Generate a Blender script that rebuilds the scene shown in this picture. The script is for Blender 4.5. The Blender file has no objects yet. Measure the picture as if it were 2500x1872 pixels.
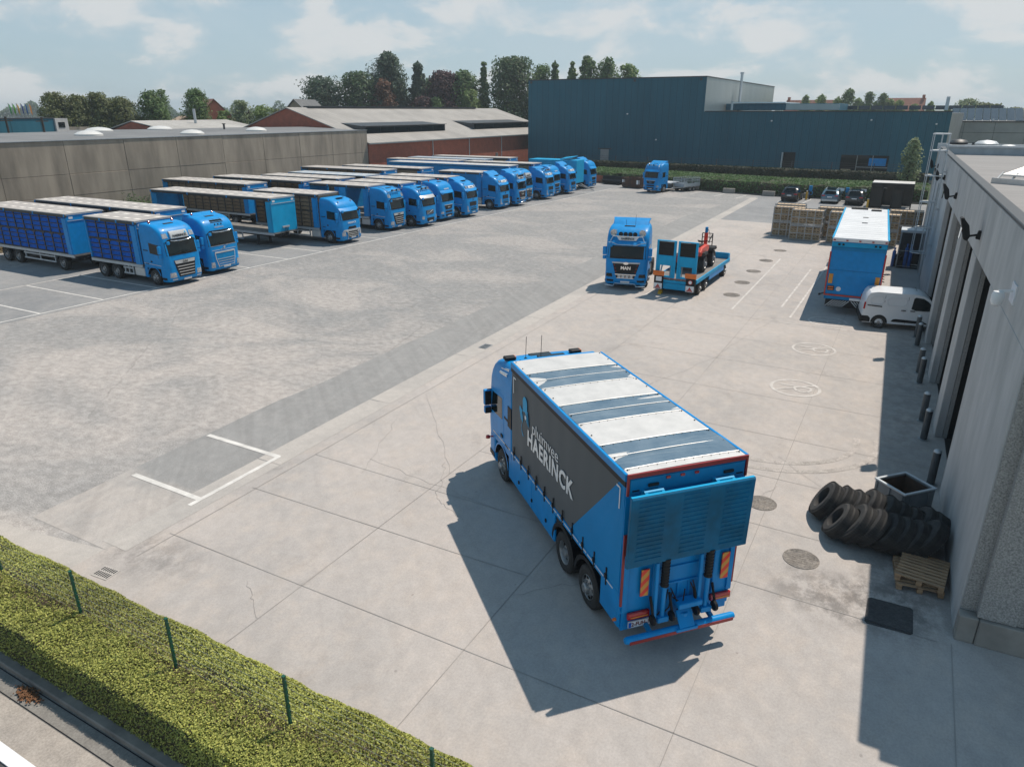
import bpy, bmesh, math, random
import numpy as np
from math import sin, cos, pi, radians, sqrt, atan2, degrees
from mathutils import Vector, Matrix
random.seed(7); np.random.seed(7)
sc = bpy.context.scene
COL = sc.collection
# ---------------------------------------------------------------- camera
cam = bpy.data.cameras.new('camera'); cam_o = bpy.data.objects.new('camera', cam); COL.objects.link(cam_o)
cam.sensor_width = 36; cam.lens = 1732/2500*36; cam.clip_end = 8000; cam.clip_start = .3
cam_o.location = (0, 0, 10.1); cam_o.rotation_euler = (radians(90-21.0), 0, radians(28.8))
sc.camera = cam_o
# ---------------------------------------------------------------- sky and sun
SUN_EL, SUN_AZ = 61., 20.
w = bpy.data.worlds.new('World'); sc.world = w; w.use_nodes = True
nt = w.node_tree; nt.nodes.clear()
def N(t, typ, **kw):
    n = t.nodes.new(typ)
    for k, v in kw.items():
        if k[0] == 'i' and k[1:].isdigit(): n.inputs[int(k[1:])].default_value = v
        else: setattr(n, k, v)
    return n
def LK(t, a, ao, b, bi): t.links.new(a.outputs[ao], b.inputs[bi])
sky = N(nt, 'ShaderNodeTexSky', sky_type='NISHITA', sun_disc=False, sun_elevation=radians(SUN_EL), sun_rotation=radians(SUN_AZ), altitude=50, air_density=1.0, dust_density=1.0, ozone_density=2.0)
tc = N(nt, 'ShaderNodeTexCoord'); sx = N(nt, 'ShaderNodeSeparateXYZ'); LK(nt, tc, 'Generated', sx, 0)
za = N(nt, 'ShaderNodeMath', operation='MAXIMUM', i1=0.0); LK(nt, sx, 2, za, 0)
zb = N(nt, 'ShaderNodeMath', operation='ADD', i1=.42); LK(nt, za, 0, zb, 0)
dx = N(nt, 'ShaderNodeMath', operation='DIVIDE'); LK(nt, sx, 0, dx, 0); LK(nt, zb, 0, dx, 1)
dy = N(nt, 'ShaderNodeMath', operation='DIVIDE'); LK(nt, sx, 1, dy, 0); LK(nt, zb, 0, dy, 1)
cv = N(nt, 'ShaderNodeCombineXYZ'); LK(nt, dx, 0, cv, 0); LK(nt, dy, 0, cv, 1)
n1 = N(nt, 'ShaderNodeTexNoise'); n1.inputs['Scale'].default_value = 4.2; n1.inputs['Detail'].default_value = 9; n1.inputs['Roughness'].default_value = .56; n1.inputs['Distortion'].default_value = .25
LK(nt, cv, 0, n1, 'Vector')
n2 = N(nt, 'ShaderNodeTexNoise'); n2.inputs['Scale'].default_value = 2.0; n2.inputs['Detail'].default_value = 4
LK(nt, cv, 0, n2, 'Vector')
r1 = N(nt, 'ShaderNodeMapRange', interpolation_type='SMOOTHSTEP'); r1.inputs[1].default_value = .40; r1.inputs[2].default_value = .62; LK(nt, n1, 0, r1, 0)
r2 = N(nt, 'ShaderNodeMapRange', interpolation_type='SMOOTHSTEP'); r2.inputs[1].default_value = .30; r2.inputs[2].default_value = .66; r2.inputs[3].default_value = .2; r2.inputs[4].default_value = .9; LK(nt, n2, 0, r2, 0)
mx = N(nt, 'ShaderNodeMath', operation='MAXIMUM'); LK(nt, r1, 0, mx, 0); LK(nt, r2, 0, mx, 1)
cm = N(nt, 'ShaderNodeMath', operation='MULTIPLY', i1=.86); LK(nt, mx, 0, cm, 0)
cc = N(nt, 'ShaderNodeValToRGB'); cc.color_ramp.elements[0].position = .15; cc.color_ramp.elements[0].color = (5.0, 6.15, 6.8, 1); cc.color_ramp.elements[1].position = .85; cc.color_ramp.elements[1].color = (7.2, 7.35, 7.4, 1)
LK(nt, r1, 0, cc, 0)
mix = N(nt, 'ShaderNodeMixRGB'); LK(nt, cm, 0, mix, 0); LK(nt, cc, 0, mix, 2)
base = N(nt, 'ShaderNodeMixRGB', i0=.6); base.inputs[2].default_value = (3.9, 5.6, 6.7, 1); LK(nt, sky, 0, base, 1); LK(nt, base, 0, mix, 1)
# the sky deepens to a clearer blue overhead
zr_ = N(nt, 'ShaderNodeMapRange', interpolation_type='SMOOTHSTEP'); zr_.inputs[1].default_value = .16; zr_.inputs[2].default_value = .5; zr_.inputs[4].default_value = .9; LK(nt, sx, 2, zr_, 0)
zen = N(nt, 'ShaderNodeMixRGB'); zen.inputs[2].default_value = (1.7, 3.15, 4.75, 1); LK(nt, zr_, 0, zen, 0); LK(nt, mix, 0, zen, 1); mix = zen
bg = N(nt, 'ShaderNodeBackground'); bg.inputs[1].default_value = .092; LK(nt, mix, 0, bg, 0)
wo = N(nt, 'ShaderNodeOutputWorld'); LK(nt, bg, 0, wo, 0)
sl = bpy.data.lights.new('sun', 'SUN'); sl.energy = 4.5; sl.angle = radians(.53); sl.color = (1, .90, .785)
so = bpy.data.objects.new('sun', sl); COL.objects.link(so); so.location = (0, 0, 60)
sd = Vector((sin(radians(SUN_AZ))*cos(radians(SUN_EL)), cos(radians(SUN_AZ))*cos(radians(SUN_EL)), sin(radians(SUN_EL))))
so.rotation_euler = sd.to_track_quat('Z', 'Y').to_euler()
sc.view_settings.view_transform = 'Standard'; sc.view_settings.look = 'None'; sc.view_settings.gamma = 1
sc.view_settings.exposure = 0.1
try: sc.cycles.max_bounces = 6; sc.cycles.use_denoising = True
except Exception: pass

# ---------------------------------------------------------------- materials
def mat(name, c, rough=.6, metal=0., var=.12, scale=3., bump=0., bscale=40., coat=0., spec=.5, c2=None, trans=0., det=6., stretch=None, world=False, alpha=1., island=False):
    m = bpy.data.materials.new(name); m.use_nodes = True; t = m.node_tree
    b = t.nodes['Principled BSDF']
    b.inputs['Roughness'].default_value = rough; b.inputs['Metallic'].default_value = metal
    b.inputs['Coat Weight'].default_value = coat; b.inputs['Specular IOR Level'].default_value = spec
    b.inputs['Coat Roughness'].default_value = .08
    if trans: b.inputs['Transmission Weight'].default_value = trans
    b.inputs['Alpha'].default_value = alpha
    tc = N(t, 'ShaderNodeTexCoord')
    src, so_ = (N(t, 'ShaderNodeNewGeometry'), 'Position') if world else (tc, 'Object')
    mp = N(t, 'ShaderNodeMapping'); LK(t, src, so_, mp, 0)
    if stretch: mp.inputs['Scale'].default_value = stretch
    if c2 is None: c2 = tuple(x*(1-var*2) for x in c)
    c1 = tuple(min(1, x*(1+var*.6)) for x in c) if c2 is None else c
    if island:
        g = N(t, 'ShaderNodeNewGeometry'); r = N(t, 'ShaderNodeValToRGB'); LK(t, g, 'Random Per Island', r, 0)
        r.color_ramp.elements[0].color = (*c2, 1); r.color_ramp.elements[1].color = (*c1, 1)
        LK(t, r, 0, b, 'Base Color')
    elif var or c2:
        n = N(t, 'ShaderNodeTexNoise'); n.inputs['Scale'].default_value = scale; n.inputs['Detail'].default_value = det; n.inputs['Roughness'].default_value = .6
        LK(t, mp, 0, n, 'Vector')
        r = N(t, 'ShaderNodeValToRGB'); r.color_ramp.elements[0].position = .32; r.color_ramp.elements[1].position = .66
        r.color_ramp.elements[0].color = (*c2, 1); r.color_ramp.elements[1].color = (*c1, 1)
        LK(t, n, 0, r, 0); LK(t, r, 0, b, 'Base Color')
    else: b.inputs['Base Color'].default_value = (*c, 1)
    if bump:
        n = N(t, 'ShaderNodeTexNoise'); n.inputs['Scale'].default_value = bscale; n.inputs['Detail'].default_value = 4
        LK(t, mp, 0, n, 'Vector')
        bp = N(t, 'ShaderNodeBump'); bp.inputs['Strength'].default_value = bump; bp.inputs['Distance'].default_value = .02
        LK(t, n, 0, bp, 'Height'); LK(t, bp, 0, b, 'Normal')
    return m
def sub(m): return m.node_tree, m.node_tree.nodes['Principled BSDF']
BLUE = mat('blue paint', (0, .255, .63), .42, var=.085, scale=2.6, det=10, coat=.06, spec=.22)
BLUE2 = mat('weathered blue paint', (0, .225, .50), .5, c2=(0, .17, .38), scale=2.2, det=9, spec=.25)
LBLUE = mat('faded light blue paint', (.002, .34, .62), .5, c2=(0, .28, .52), scale=1.6, spec=.25)
BLUECURT = mat('blue tarpaulin', (0, .225, .54), .6, spec=.2, var=.05, scale=.9, bump=.15, bscale=6)
GREYCURT = mat('grey tarpaulin', (.105, .117, .126), .6, c2=(.09, .101, .11), spec=.25, scale=.7, bump=.3, bscale=2.2, stretch=(1,1,.25))
BLUECRATE = mat('blue plastic', (0, .12, .56), .6, c2=(0, .085, .40), scale=3, spec=.15)
BROWNCRATE = mat('brown crate plastic', (.27, .195, .125), .7, c2=(.18, .13, .085), scale=4)
DARKFRAME = mat('dark steel frame', (.06, .07, .075), .6, metal=.3, c2=(.09, .075, .06), scale=6)
GLASS = mat('dark glass', (.005, .011, .013), .06, var=0, c2=(.005, .011, .013), spec=.32)
BLACK = mat('black plastic', (.010, .011, .013), .55, spec=.3, var=.2, scale=5)
RUBBER = mat('tyre rubber', (.022, .022, .023), .85, c2=(.035, .033, .03), scale=5, bump=.3, bscale=60)
DUSTRUB = mat('dusty old rubber', (.024, .024, .025), .9, c2=(.055, .053, .05), scale=4, bump=.4, bscale=50)
RIM = mat('rim metal', (.42, .43, .44), .4, metal=.7, c2=(.26, .26, .26), scale=6)
CHROME = mat('chrome', (.75, .77, .79), .12, metal=1, var=.02)
SILVER = mat('silver grey trim', (.52, .53, .53), .35, metal=.3, var=.05)
WHITE = mat('white paint', (.74, .75, .76), .35, var=.03, scale=1, coat=.3)
LENS = mat('clear lamp lens', (.6, .62, .64), .08, metal=.4, c2=(.25, .26, .28), scale=14)
RED = mat('red lens', (.45, .012, .012), .2, var=.1, coat=.5)
REDTAPE = mat('red reflective tape', (.33, .03, .03), .4, var=.15)
ORANGE = mat('orange lens', (.75, .17, .02), .3, var=.1)
AMBERPL = mat('yellow reflective board', (.72, .30, .03), .4, var=.1, scale=8)
ALU = mat('aluminium sheet', (.66, .65, .63), .42, metal=.25, c2=(.55, .545, .53), scale=2.5, det=8)
TILEROOF = mat('pale trailer roof sheet', (.45, .42, .39), .6, c2=(.35, .325, .305), scale=1.1, det=9)
SKYL = mat('white translucent roof patch', (.80, .75, .68), .5, var=.04)
BLUEROOF = mat('bluish trailer roof sheet', (.42, .47, .52), .45, c2=(.33, .38, .43), scale=1.1)
DECK = mat('worn cargo deck', (.22, .21, .195), .8, c2=(.13, .125, .12), scale=2)
STEEL = mat('galvanised steel', (.34, .36, .37), .45, metal=.6, c2=(.26, .28, .29), scale=5)
PALESTEEL = mat('pale galvanised steel', (.5, .53, .55), .5, metal=.3, c2=(.4, .43, .45), scale=5)
WOOD = mat('pallet wood', (.46, .29, .165), .8, c2=(.25, .16, .10), scale=3, stretch=(1, 8, 8), det=8)
CRATEWOOD = mat('pale slatted crate', (.48, .37, .24), .8, c2=(.31, .225, .14), scale=4, det=8)
YELLOW = mat('yellow bollard paint', (.72, .40, .02), .5, var=.12)
MARK = mat('white road paint', (.66, .64, .61), .8, c2=(.47, .455, .43), scale=2.2, det=9, world=True)
FAINT = mat('worn white road paint', (.58, .55, .52), .85, c2=(.39, .365, .34), scale=2.5, det=9, world=True)
JOINT = mat('joint sealant', (.23, .215, .205), .9, c2=(.34, .32, .30), scale=.6, world=True)
GREENPOST = mat('green coated post', (.005, .085, .055), .45, var=.1)
# film windows of the hero roof
FILM = mat('clear roof film', (.13, .21, .28), .2, metal=.45, c2=(.26, .34, .40), scale=1.1, spec=.6)
t, b = sub(FILM); wv = N(t, 'ShaderNodeTexNoise'); wv.inputs['Scale'].default_value = .9; wv.inputs['Detail'].default_value = 2; wv.inputs['Distortion'].default_value = 1.4
mp = N(t, 'ShaderNodeMapping'); mp.inputs['Scale'].default_value = (3.2, .8, 1); tcn = N(t, 'ShaderNodeTexCoord'); LK(t, tcn, 'Object', mp, 0); LK(t, mp, 0, wv, 'Vector')
bp = N(t, 'ShaderNodeBump'); bp.inputs['Strength'].default_value = .3; bp.inputs['Distance'].default_value = .07; LK(t, wv, 0, bp, 'Height'); LK(t, bp, 0, b, 'Normal')

# ---------------------------------------------------------------- mesh builder
class MB:
    def __init__(s): s.v = []; s.f = []; s.m = []
    def face(s, pts, m=0):
        k = len(s.v); s.v += [tuple(p) for p in pts]; s.f.append(tuple(range(k, k+len(pts)))); s.m.append(m); return s
    def box(s, x0, x1, y0, y1, z0, z1, m=0):
        k = len(s.v)
        s.v += [(x0,y0,z0),(x1,y0,z0),(x1,y1,z0),(x0,y1,z0),(x0,y0,z1),(x1,y0,z1),(x1,y1,z1),(x0,y1,z1)]
        for f in ((0,3,2,1),(4,5,6,7),(0,1,5,4),(1,2,6,5),(2,3,7,6),(3,0,4,7)): s.f.append(tuple(k+i for i in f)); s.m.append(m)
        return s
    def obox(s, c, ex, ey, ez, m=0):   # oriented box: centre and three half-axis vectors
        c, ex, ey, ez = map(Vector, (c, ex, ey, ez)); k = len(s.v)
        for sz in (-1, 1):
            for a, b in ((-1,-1),(1,-1),(1,1),(-1,1)): s.v.append(tuple(c+ex*a+ey*b+ez*sz))
        for f in ((0,3,2,1),(4,5,6,7),(0,1,5,4),(1,2,6,5),(2,3,7,6),(3,0,4,7)): s.f.append(tuple(k+i for i in f)); s.m.append(m)
        return s
    def bar(s, p, q, w=.03, h=None, m=0, up=(0,0,1)):   # rectangular bar between two points
        p, q = Vector(p), Vector(q); d = (q-p); L = d.length
        if L < 1e-6: return s
        d /= L; u = Vector(up)
        if abs(d.dot(u)) > .95: u = Vector((1,0,0))
        a = d.cross(u).normalized(); b2 = a.cross(d)
        return s.obox((p+q)/2, d*L/2, a*w/2, b2*(h or w)/2, m)
    def prism(s, poly, ax, a, b, m=0):   # polygon in the two other axes, extruded along axis ax from a to b
        def P(u, v, t): return (t,u,v) if ax == 0 else ((u,t,v) if ax == 1 else (u,v,t))
        k = len(s.v); n = len(poly)
        s.v += [P(u,v,a) for u,v in poly]+[P(u,v,b) for u,v in poly]
        s.f.append(tuple(range(k,k+n))); s.m.append(m); s.f.append(tuple(range(k+2*n-1,k+n-1,-1))); s.m.append(m)
        for i in range(n): j=(i+1)%n; s.f.append((k+i,k+j,k+n+j,k+n+i)); s.m.append(m)
        return s
    def tube(s, pts, r, n=6, m=0, cap=True):
        pts = [Vector(p) for p in pts]; rs = r if isinstance(r, (list, tuple)) else [r]*len(pts)
        k = len(s.v); ref = None
        for i, p in enumerate(pts):
            d = (pts[min(i+1,len(pts)-1)]-pts[max(i-1,0)]).normalized()
            if ref is None: ref = Vector((0,0,1)) if abs(d.z) < .9 else Vector((1,0,0))
            a = d.cross(ref).normalized(); b = d.cross(a)
            for j in range(n): th = 2*pi*j/n; s.v.append(tuple(p+a*(cos(th)*rs[i])+b*(sin(th)*rs[i])))
        for i in range(len(pts)-1):
            for j in range(n): j2=(j+1)%n; s.f.append((k+i*n+j,k+i*n+j2,k+(i+1)*n+j2,k+(i+1)*n+j)); s.m.append(m)
        if cap:
            s.f.append(tuple(k+j for j in range(n))); s.m.append(m)
            s.f.append(tuple(k+(len(pts)-1)*n+j for j in reversed(range(n)))); s.m.append(m)
        return s
    def cyl(s, p, q, r, n=12, m=0): return s.tube([p,q], r, n, m)
    def lathe(s, prof, n=24, M=None, m=0, closed=True):   # (r, z) rings about local z, mapped by M
        M = M or Matrix(); k = len(s.v)
        for r, z in prof:
            for j in range(n): th = 2*pi*j/n; s.v.append(tuple(M @ Vector((r*cos(th), r*sin(th), z))))
        for i in range(len(prof)-1):
            for j in range(n): j2=(j+1)%n; s.f.append((k+i*n+j,k+i*n+j2,k+(i+1)*n+j2,k+(i+1)*n+j)); s.m.append(m)
        if closed:
            if prof[0][0] > 1e-4: s.f.append(tuple(k+j for j in range(n))); s.m.append(m)
            if prof[-1][0] > 1e-4: s.f.append(tuple(k+(len(prof)-1)*n+j for j in reversed(range(n)))); s.m.append(m)
        return s
    def grid(s, P, m=0):
        k = len(s.v); a, b = len(P), len(P[0])
        for r in P: s.v += [tuple(p) for p in r]
        for i in range(a-1):
            for j in range(b-1): s.f.append((k+i*b+j,k+i*b+j+1,k+(i+1)*b+j+1,k+(i+1)*b+j)); s.m.append(m)
        return s
    def slab(s, P, d, m=0):   # closed slab: grid P plus the same grid moved by d
        d = Vector(d); k = len(s.v); a, b = len(P), len(P[0]); Q = [[tuple(Vector(p)+d) for p in r] for r in P]
        s.grid(P, m); o = k+a*b; s.grid(Q, m)
        ring = [(0,j) for j in range(b)]+[(i,b-1) for i in range(1,a)]+[(a-1,j) for j in range(b-2,-1,-1)]+[(i,0) for i in range(a-2,0,-1)]
        for q in range(len(ring)):
            (i,j),(i2,j2) = ring[q], ring[(q+1)%len(ring)]
            s.f.append((k+i*b+j,k+i2*b+j2,o+i2*b+j2,o+i*b+j)); s.m.append(m)
        return s
    def build(s, name, mats, parent=None, bevel=0., smooth=None, loc=None, seg=1, fix=True):
        me = bpy.data.meshes.new(name); me.from_pydata(s.v, [], s.f)
        for mm in (mats if isinstance(mats, (list, tuple)) else [mats]): me.materials.append(mm)
        me.polygons.foreach_set('material_index', s.m)
        if fix and len(s.f) < 30000:
            bm = bmesh.new(); bm.from_mesh(me)
            bmesh.ops.remove_doubles(bm, verts=bm.verts, dist=1e-5) if smooth else None
            bmesh.ops.recalc_face_normals(bm, faces=bm.faces); bm.to_mesh(me); bm.free()
        if smooth:
            me.polygons.foreach_set('use_smooth', [True]*len(me.polygons)); me.set_sharp_from_angle(angle=radians(smooth))
        o = bpy.data.objects.new(name, me); COL.objects.link(o)
        if parent is not None: o.parent = parent
        if loc: o.location = loc
        if bevel:
            b = o.modifiers.new('bevel', 'BEVEL'); b.width = bevel; b.segments = seg; b.limit_method = 'ANGLE'; b.angle_limit = radians(40)
        return o
def tag(o, label, cat=None, group=None, kind=None):
    if label: o['label'] = label
    if cat: o['category'] = cat
    if group: o['group'] = group
    if kind: o['kind'] = kind
    return o
def thing(name, label, cat, loc=(0,0,0), rz=0., group=None):
    o = bpy.data.objects.new(name, None); COL.objects.link(o); o.empty_display_size = .3
    o.location = loc; o.rotation_euler = (0,0,rz)
    return tag(o, label, cat, group)
def kids(o): return [c for c in KID.get(o.name, [])]
def dup(root, loc, rz=None, label=None, group=None):
    """copy of a thing with copies of its parts and sub-parts (mesh data shared)"""
    r = root.copy(); COL.objects.link(r); r.location = loc
    if rz is not None: r.rotation_euler = (0,0,rz)
    if label: r['label'] = label
    if group: r['group'] = group
    for c in list(root.children):
        d = c.copy(); COL.objects.link(d); d.parent = r
        for g in list(c.children):
            e = g.copy(); COL.objects.link(e); e.parent = d
    return r
def struct(name, mb, m, **k):
    o = mb.build(name, m, **k); o['kind'] = 'structure'; return o
def sheet(name, poly, z, m, kind='structure'):
    mb = MB(); mb.face([(x,y,z) for x,y in poly]); o = mb.build(name, m, fix=False)
    o['kind'] = kind; return o
_fc = {}
def text(s, size, parent, mats, M, name='lettering', bold=0., ext=.004, align='CENTER', sx=1., fit=None, track=1.):
    """writing as thin raised mesh letters; M maps the text plane (x right, y up, z out)"""
    cu = bpy.data.curves.new('t', 'FONT'); cu.body = s; cu.size = size; cu.align_x = align; cu.align_y = 'CENTER'; cu.extrude = ext; cu.offset = bold; cu.space_character = track; cu.resolution_u = 3
    o = bpy.data.objects.new('t', cu); COL.objects.link(o)
    dg = bpy.context.evaluated_depsgraph_get(); me = bpy.data.meshes.new_from_object(o.evaluated_get(dg))
    COL.objects.unlink(o); bpy.data.objects.remove(o); bpy.data.curves.remove(cu)
    if fit:
        co = np.array([v.co[:2] for v in me.vertices]); a, b_ = co.min(0), co.max(0); me.transform(Matrix.Translation((-(a[0]+b_[0])/2,-(a[1]+b_[1])/2,0))); sx = fit/(b_[0]-a[0])
    me.transform(M @ Matrix.Diagonal((sx,1,1,1))); me.name = name; me.materials.clear(); me.materials.append(mats)
    q = bpy.data.objects.new(name, me); COL.objects.link(q); q.parent = parent
    return q
def frameM(o, x, y):   # matrix of a text plane from origin, right vector, up vector
    x = Vector(x).normalized(); y = Vector(y).normalized(); z = x.cross(y).normalized(); y = z.cross(x)
    return Matrix(((x.x,y.x,z.x,o[0]),(x.y,y.y,z.y,o[1]),(x.z,y.z,z.z,o[2]),(0,0,0,1)))
# ---------------------------------------------------------------- ground materials
def ground_mat(name, light, dark, warm, big=.12, mid=.9, thr=(.35, .65), near=None, crack=0., stretch=(1,1,1), fine=.16, stains=0., dirt=None, streak=0.):
    m = bpy.data.materials.new(name); m.use_nodes = True; t = m.node_tree; b = t.nodes['Principled BSDF']
    b.inputs['Roughness'].default_value = .88; b.inputs['Specular IOR Level'].default_value = .25
    g = N(t, 'ShaderNodeNewGeometry'); mp = N(t, 'ShaderNodeMapping'); mp.inputs['Scale'].default_value = stretch; LK(t, g, 'Position', mp, 0)
    def noise(s, d=8, r=.62, dist=0.):
        n = N(t, 'ShaderNodeTexNoise'); n.inputs['Scale'].default_value = s; n.inputs['Detail'].default_value = d; n.inputs['Roughness'].default_value = r; n.inputs['Distortion'].default_value = dist
        LK(t, mp, 0, n, 'Vector'); return n
    def rng(n, a, bb, lo=0., hi=1.):
        r = N(t, 'ShaderNodeMapRange', interpolation_type='SMOOTHSTEP'); r.inputs[1].default_value = a; r.inputs[2].default_value = bb; r.inputs[3].default_value = lo; r.inputs[4].default_value = hi; LK(t, n, 0, r, 0); return r
    A = noise(big, 9, .6, .6); f = rng(A, *thr)
    if near:   # wear: dusty where lorries turn, cleaner further up the yard
        sx = N(t, 'ShaderNodeSeparateXYZ'); LK(t, g, 'Position', sx, 0)
        s = N(t, 'ShaderNodeMapRange', interpolation_type='SMOOTHSTEP'); s.inputs[1].default_value = near[0]; s.inputs[2].default_value = near[1]; s.inputs[3].default_value = near[2]; s.inputs[4].default_value = near[3]; LK(t, sx, 1, s, 0)
        ad = N(t, 'ShaderNodeMath', operation='ADD', use_clamp=True); LK(t, f, 0, ad, 0); LK(t, s, 0, ad, 1); f = ad
    mx1 = N(t, 'ShaderNodeMixRGB'); mx1.inputs[1].default_value = (*light, 1); mx1.inputs[2].default_value = (*dark, 1); LK(t, f, 0, mx1, 0)
    B = noise(mid, 8, .68, .3); fb = rng(B, .42, .72, 0, .55)
    mx2 = N(t, 'ShaderNodeMixRGB'); mx2.inputs[2].default_value = (*warm, 1); LK(t, mx1, 0, mx2, 1); LK(t, fb, 0, mx2, 0)
    Cn = noise(24, 3, .7); Dn = noise(3.3, 7, .7)
    fc = rng(Cn, .3, .7, 1-fine, 1+fine); fd = rng(Dn, .3, .7, 1-fine*.8, 1+fine*.8)
    ml = N(t, 'ShaderNodeMath', operation='MULTIPLY'); LK(t, fc, 0, ml, 0); LK(t, fd, 0, ml, 1); last = ml
    if streak:   # sweeping wheel tracks
        for ang, amp in ((.75, streak), (1.35, streak*.6)):
            m0 = N(t, 'ShaderNodeMapping'); m0.inputs['Rotation'].default_value = (0,0,ang); LK(t, g, 'Position', m0, 0); m1 = N(t, 'ShaderNodeMapping'); m1.inputs['Scale'].default_value = (.11, 1.5, 1); LK(t, m0, 0, m1, 0)
            nn_ = N(t, 'ShaderNodeTexNoise'); nn_.inputs['Scale'].default_value = 1.; nn_.inputs['Detail'].default_value = 5; nn_.inputs['Distortion'].default_value = 1.6; LK(t, m1, 0, nn_, 'Vector')
            sr = rng(nn_, .35, .68, 1+amp*.6, 1-amp); q_ = N(t, 'ShaderNodeMath', operation='MULTIPLY'); LK(t, last, 0, q_, 0); LK(t, sr, 0, q_, 1); last = q_
    if crack:
        v = N(t, 'ShaderNodeTexVoronoi', feature='DISTANCE_TO_EDGE'); v.inputs['Scale'].default_value = crack
        wn = noise(.7, 5); mm = N(t, 'ShaderNodeMixRGB', i0=.35); LK(t, mp, 0, mm, 1); LK(t, wn, 'Color', mm, 2); LK(t, mm, 0, v, 'Vector')
        cr = rng(v, 0., .006, .84, 1.)
        gate = noise(.09, 3); gr = rng(gate, .5, .56)
        gm = N(t, 'ShaderNodeMixRGB'); gm.inputs[1].default_value = (1,1,1,1); LK(t, gr, 0, gm, 0); LK(t, cr, 0, gm, 2)
        m2 = N(t, 'ShaderNodeMath', operation='MULTIPLY'); LK(t, last, 0, m2, 0); LK(t, gm, 0, m2, 1); last = m2
    if stains:   # oil drips, scuffs and old spills
        S1 = noise(.55, 4, .55, .8); S2 = noise(7, 5, .7); s1 = rng(S1, .58, .74, 0, 1); s2 = rng(S2, .35, .7, .3, 1)
        sm = N(t, 'ShaderNodeMath', operation='MULTIPLY'); LK(t, s1, 0, sm, 0); LK(t, s2, 0, sm, 1)
        sv = N(t, 'ShaderNodeMapRange'); sv.inputs[3].default_value = 1.; sv.inputs[4].default_value = 1-stains; LK(t, sm, 0, sv, 0)
        m3 = N(t, 'ShaderNodeMath', operation='MULTIPLY'); LK(t, last, 0, m3, 0); LK(t, sv, 0, m3, 1); last = m3
        dv = N(t, 'ShaderNodeTexVoronoi'); dv.inputs['Scale'].default_value = 1.3; LK(t, mp, 0, dv, 'Vector'); ds = rng(dv, .02, .05, 1-stains*1.3, 1)
        m4 = N(t, 'ShaderNodeMath', operation='MULTIPLY'); LK(t, last, 0, m4, 0); LK(t, ds, 0, m4, 1); last = m4
    for (cx0, cy0, rx, ry, amt) in (dirt or ()):   # dirty corners where things are kept
        dm = N(t, 'ShaderNodeMapping'); dm.inputs['Location'].default_value = (-cx0/rx, -cy0/ry, 0); dm.inputs['Scale'].default_value = (1/rx, 1/ry, 0); LK(t, g, 'Position', dm, 0)
        vl = N(t, 'ShaderNodeVectorMath', operation='LENGTH'); LK(t, dm, 0, vl, 0); k1 = N(t, 'ShaderNodeMapRange', interpolation_type='SMOOTHSTEP'); k1.inputs[1].default_value = 1.; k1.inputs[2].default_value = .25; k1.inputs[3].default_value = 0; k1.inputs[4].default_value = 1; LK(t, vl, 'Value', k1, 0)
        dn = noise(2.1, 9, .75); k2 = rng(dn, .36, .62, 0, 1); k3 = N(t, 'ShaderNodeMath', operation='MULTIPLY'); LK(t, k1, 0, k3, 0); LK(t, k2, 0, k3, 1)
        k4 = N(t, 'ShaderNodeMapRange'); k4.inputs[3].default_value = 1.; k4.inputs[4].default_value = 1-amt; LK(t, k3, 0, k4, 0)
        m5 = N(t, 'ShaderNodeMath', operation='MULTIPLY'); LK(t, last, 0, m5, 0); LK(t, k4, 0, m5, 1); last = m5
    fin = N(t, 'ShaderNodeMixRGB', blend_type='MULTIPLY', i0=1.); LK(t, mx2, 0, fin, 1); LK(t, last, 0, fin, 2); LK(t, fin, 0, b, 'Base Color')
    bp = N(t, 'ShaderNodeBump'); bp.inputs['Strength'].default_value = .25; bp.inputs['Distance'].default_value = .01; LK(t, Cn, 0, bp, 'Height'); LK(t, bp, 0, b, 'Normal')
    return m
G_CONC = ground_mat('yard concrete', (.42, .385, .36), (.345, .325, .31), (.45, .395, .35), .16, 1.3, (.32, .72), fine=.07, stretch=(1, .8, 1), streak=.03, stains=.2, dirt=[(.3,14.9,2.6,1.5,.5),(1.4,16.8,1.6,3.5,.4),(1.2,31,1.4,16,.25),(-15,8.6,2.6,1.3,.3),(-1.9,57,4,6,.2)])
G_OLD = ground_mat('old patchy asphalt', (.385, .355, .332), (.25, .248, .244), (.33, .313, .297), .16, .9, (.34, .62), near=(10, 42, -.25, .42), crack=.16, fine=.22, stretch=(.8, 1.1, 1), streak=.035, stains=.12)
G_STRIP = ground_mat('newer asphalt strip', (.385, .355, .33), (.255, .253, .248), (.30, .292, .283), .35, 1.1, (.3, .7), near=(9.8, 12.6, -.75, 1.), fine=.08, streak=.07, stains=.15)
G_BAY = ground_mat('parking bay asphalt', (.26, .262, .262), (.20, .205, .21), (.30, .29, .28), .15, .8, fine=.1)
G_LOT = ground_mat('far parking asphalt', (.25, .255, .26), (.205, .21, .215), (.29, .28, .27), .2, 1.2, fine=.08)
G_BAND = ground_mat('concrete border band', (.43, .40, .37), (.36, .34, .32), (.40, .375, .35), .3, 2, fine=.07)
G_PATH = ground_mat('cycle path', (.335, .30, .265), (.28, .255, .23), (.32, .29, .26), .5, 4, fine=.14)
G_GUT = ground_mat('gutter concrete', (.20, .19, .175), (.06, .055, .05), (.16, .15, .135), .45, 2.2, (.5, .72), fine=.15)
G_ROAD = ground_mat('road asphalt', (.06, .062, .065), (.05, .05, .05), (.07, .07, .07), .3, 4, fine=.15)
G_LAND = ground_mat('fields', (.10, .15, .045), (.22, .19, .09), (.07, .12, .035), .008, .05, (.45, .55), fine=.1)
MANH = ground_mat('manhole iron', (.21, .19, .17), (.15, .14, .13), (.24, .21, .18), .8, 6, fine=.3)
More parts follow.
